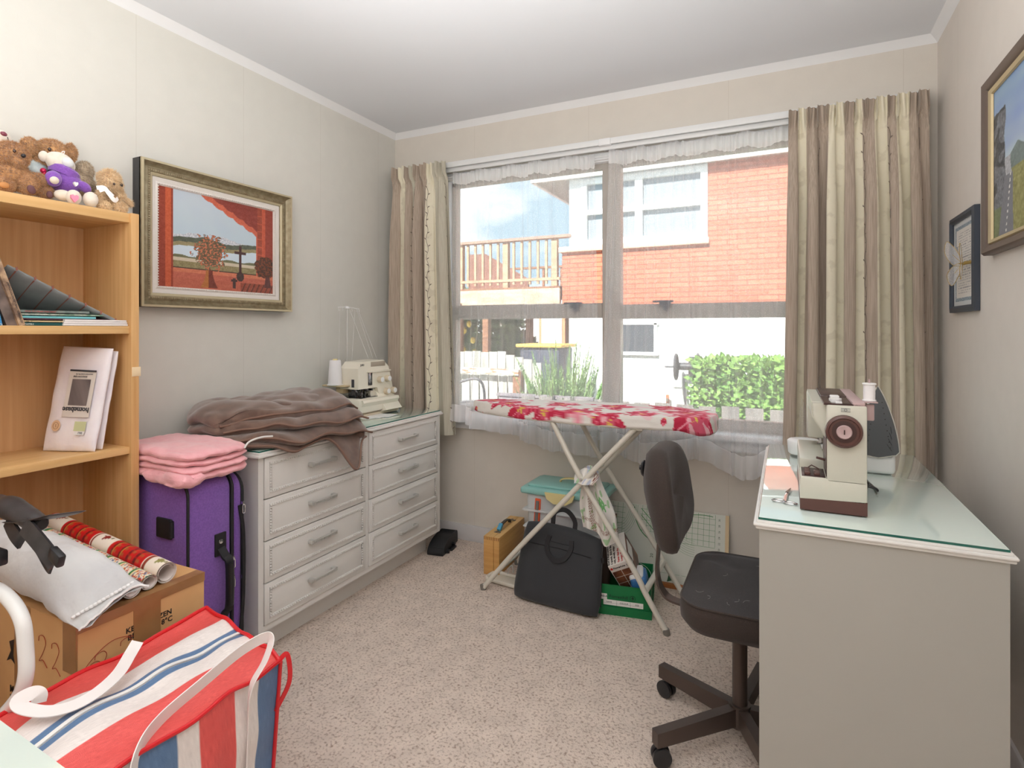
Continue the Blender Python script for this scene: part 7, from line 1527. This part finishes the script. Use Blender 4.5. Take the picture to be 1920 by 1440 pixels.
# wheelie bin
t = thing('wheelie_bin', 'dark wheelie bin with yellow lid beside the rosemary bush', 'bin', (-0.62, 4.1, -0.62))
b = B(); b.box((-0.98, 3.9, -0.58), (-0.42, 4.4, 0.98), r=0.03)
for v in b.v: k = (v.z+0.6)/1.5; v.x = -0.70+(v.x+0.70)*(0.85+0.15*k)
obj('bin_body', b, mat('bin_navy', (58, 66, 84), 0.5), t)
b = B(); b.box((-1.02, 3.86, 0.98), (-0.38, 4.44, 1.025), r=0.015); obj('bin_lid', b, mat('bin_yellow', (238, 196, 96), 0.5), t)
b = B()
for x_ in (-0.92, -0.52): b.cyl((x_, 4.38, -0.53), (x_+0.05, 4.38, -0.53), 0.09)
obj('bin_wheel', b, mblkp, t)
# tubular garden seat outside the window
t = thing('garden_chair', 'curved grey tubular garden chair just outside the left of the window', 'garden chair', (-0.2, 1.0, -0.62))
mgt = mat('grey_tube', (120, 116, 118), 0.4)
yq = 1.0
b = B(); b.tube(cat([at(830, 722, y=yq), at(862, 716, y=yq), at(888, 710, y=yq), at(902, 716, y=yq), at(908, 735, y=yq), at(908, 770, y=yq), at(908, 850, y=yq), Vector((at(908, 850, y=yq).x, yq, -0.62))]), 0.0105, 10); obj('arm_tube', b, mgt, t)
b = B(); b.tube(cat([at(835, 762, y=yq), at(862, 754, y=yq), at(890, 752, y=yq), at(905, 756, y=yq)]), 0.010, 10); b.tube([at(835, 720, y=yq), Vector((at(835, 720, y=yq).x, yq, -0.62))], 0.0105, 10); obj('seat_rail', b, mgt, t)
b = B(); p = at(835, 762, y=yq); b.box((p.x, yq, p.z-0.02), (p.x+0.16, yq+0.4, p.z), r=0.004); b.tube([(p.x+0.02, yq+0.38, p.z-0.01), (p.x+0.02, yq+0.38, -0.62)], 0.0105, 10); b.tube([(p.x+0.15, yq+0.38, p.z-0.01), (p.x+0.15, yq+0.38, -0.62)], 0.0105, 10); obj('seat', b, mgt, t)
# timber planter behind the sill
t = thing('timber_planter', 'grey timber planter box in front of the rosemary bush', 'planter', (0.0, 2.6, -0.62))
b = B(); b.box((-0.62, 2.60, -0.62), (0.42, 2.64, 0.50), r=0.004); b.box((-0.62, 3.20, -0.62), (0.42, 3.24, 0.30), r=0.004); b.box((-0.62, 2.64, -0.62), (-0.58, 3.20, 0.46)); b.box((0.38, 2.64, -0.62), (0.42, 3.20, 0.46)); b.box((-0.64, 2.585, 0.50), (0.44, 2.66, 0.53)); obj('planter_box', b, mat('planter_timber', (150, 142, 146), 0.9, c2=(120, 112, 118), ns=(3, 3, 30)), t)
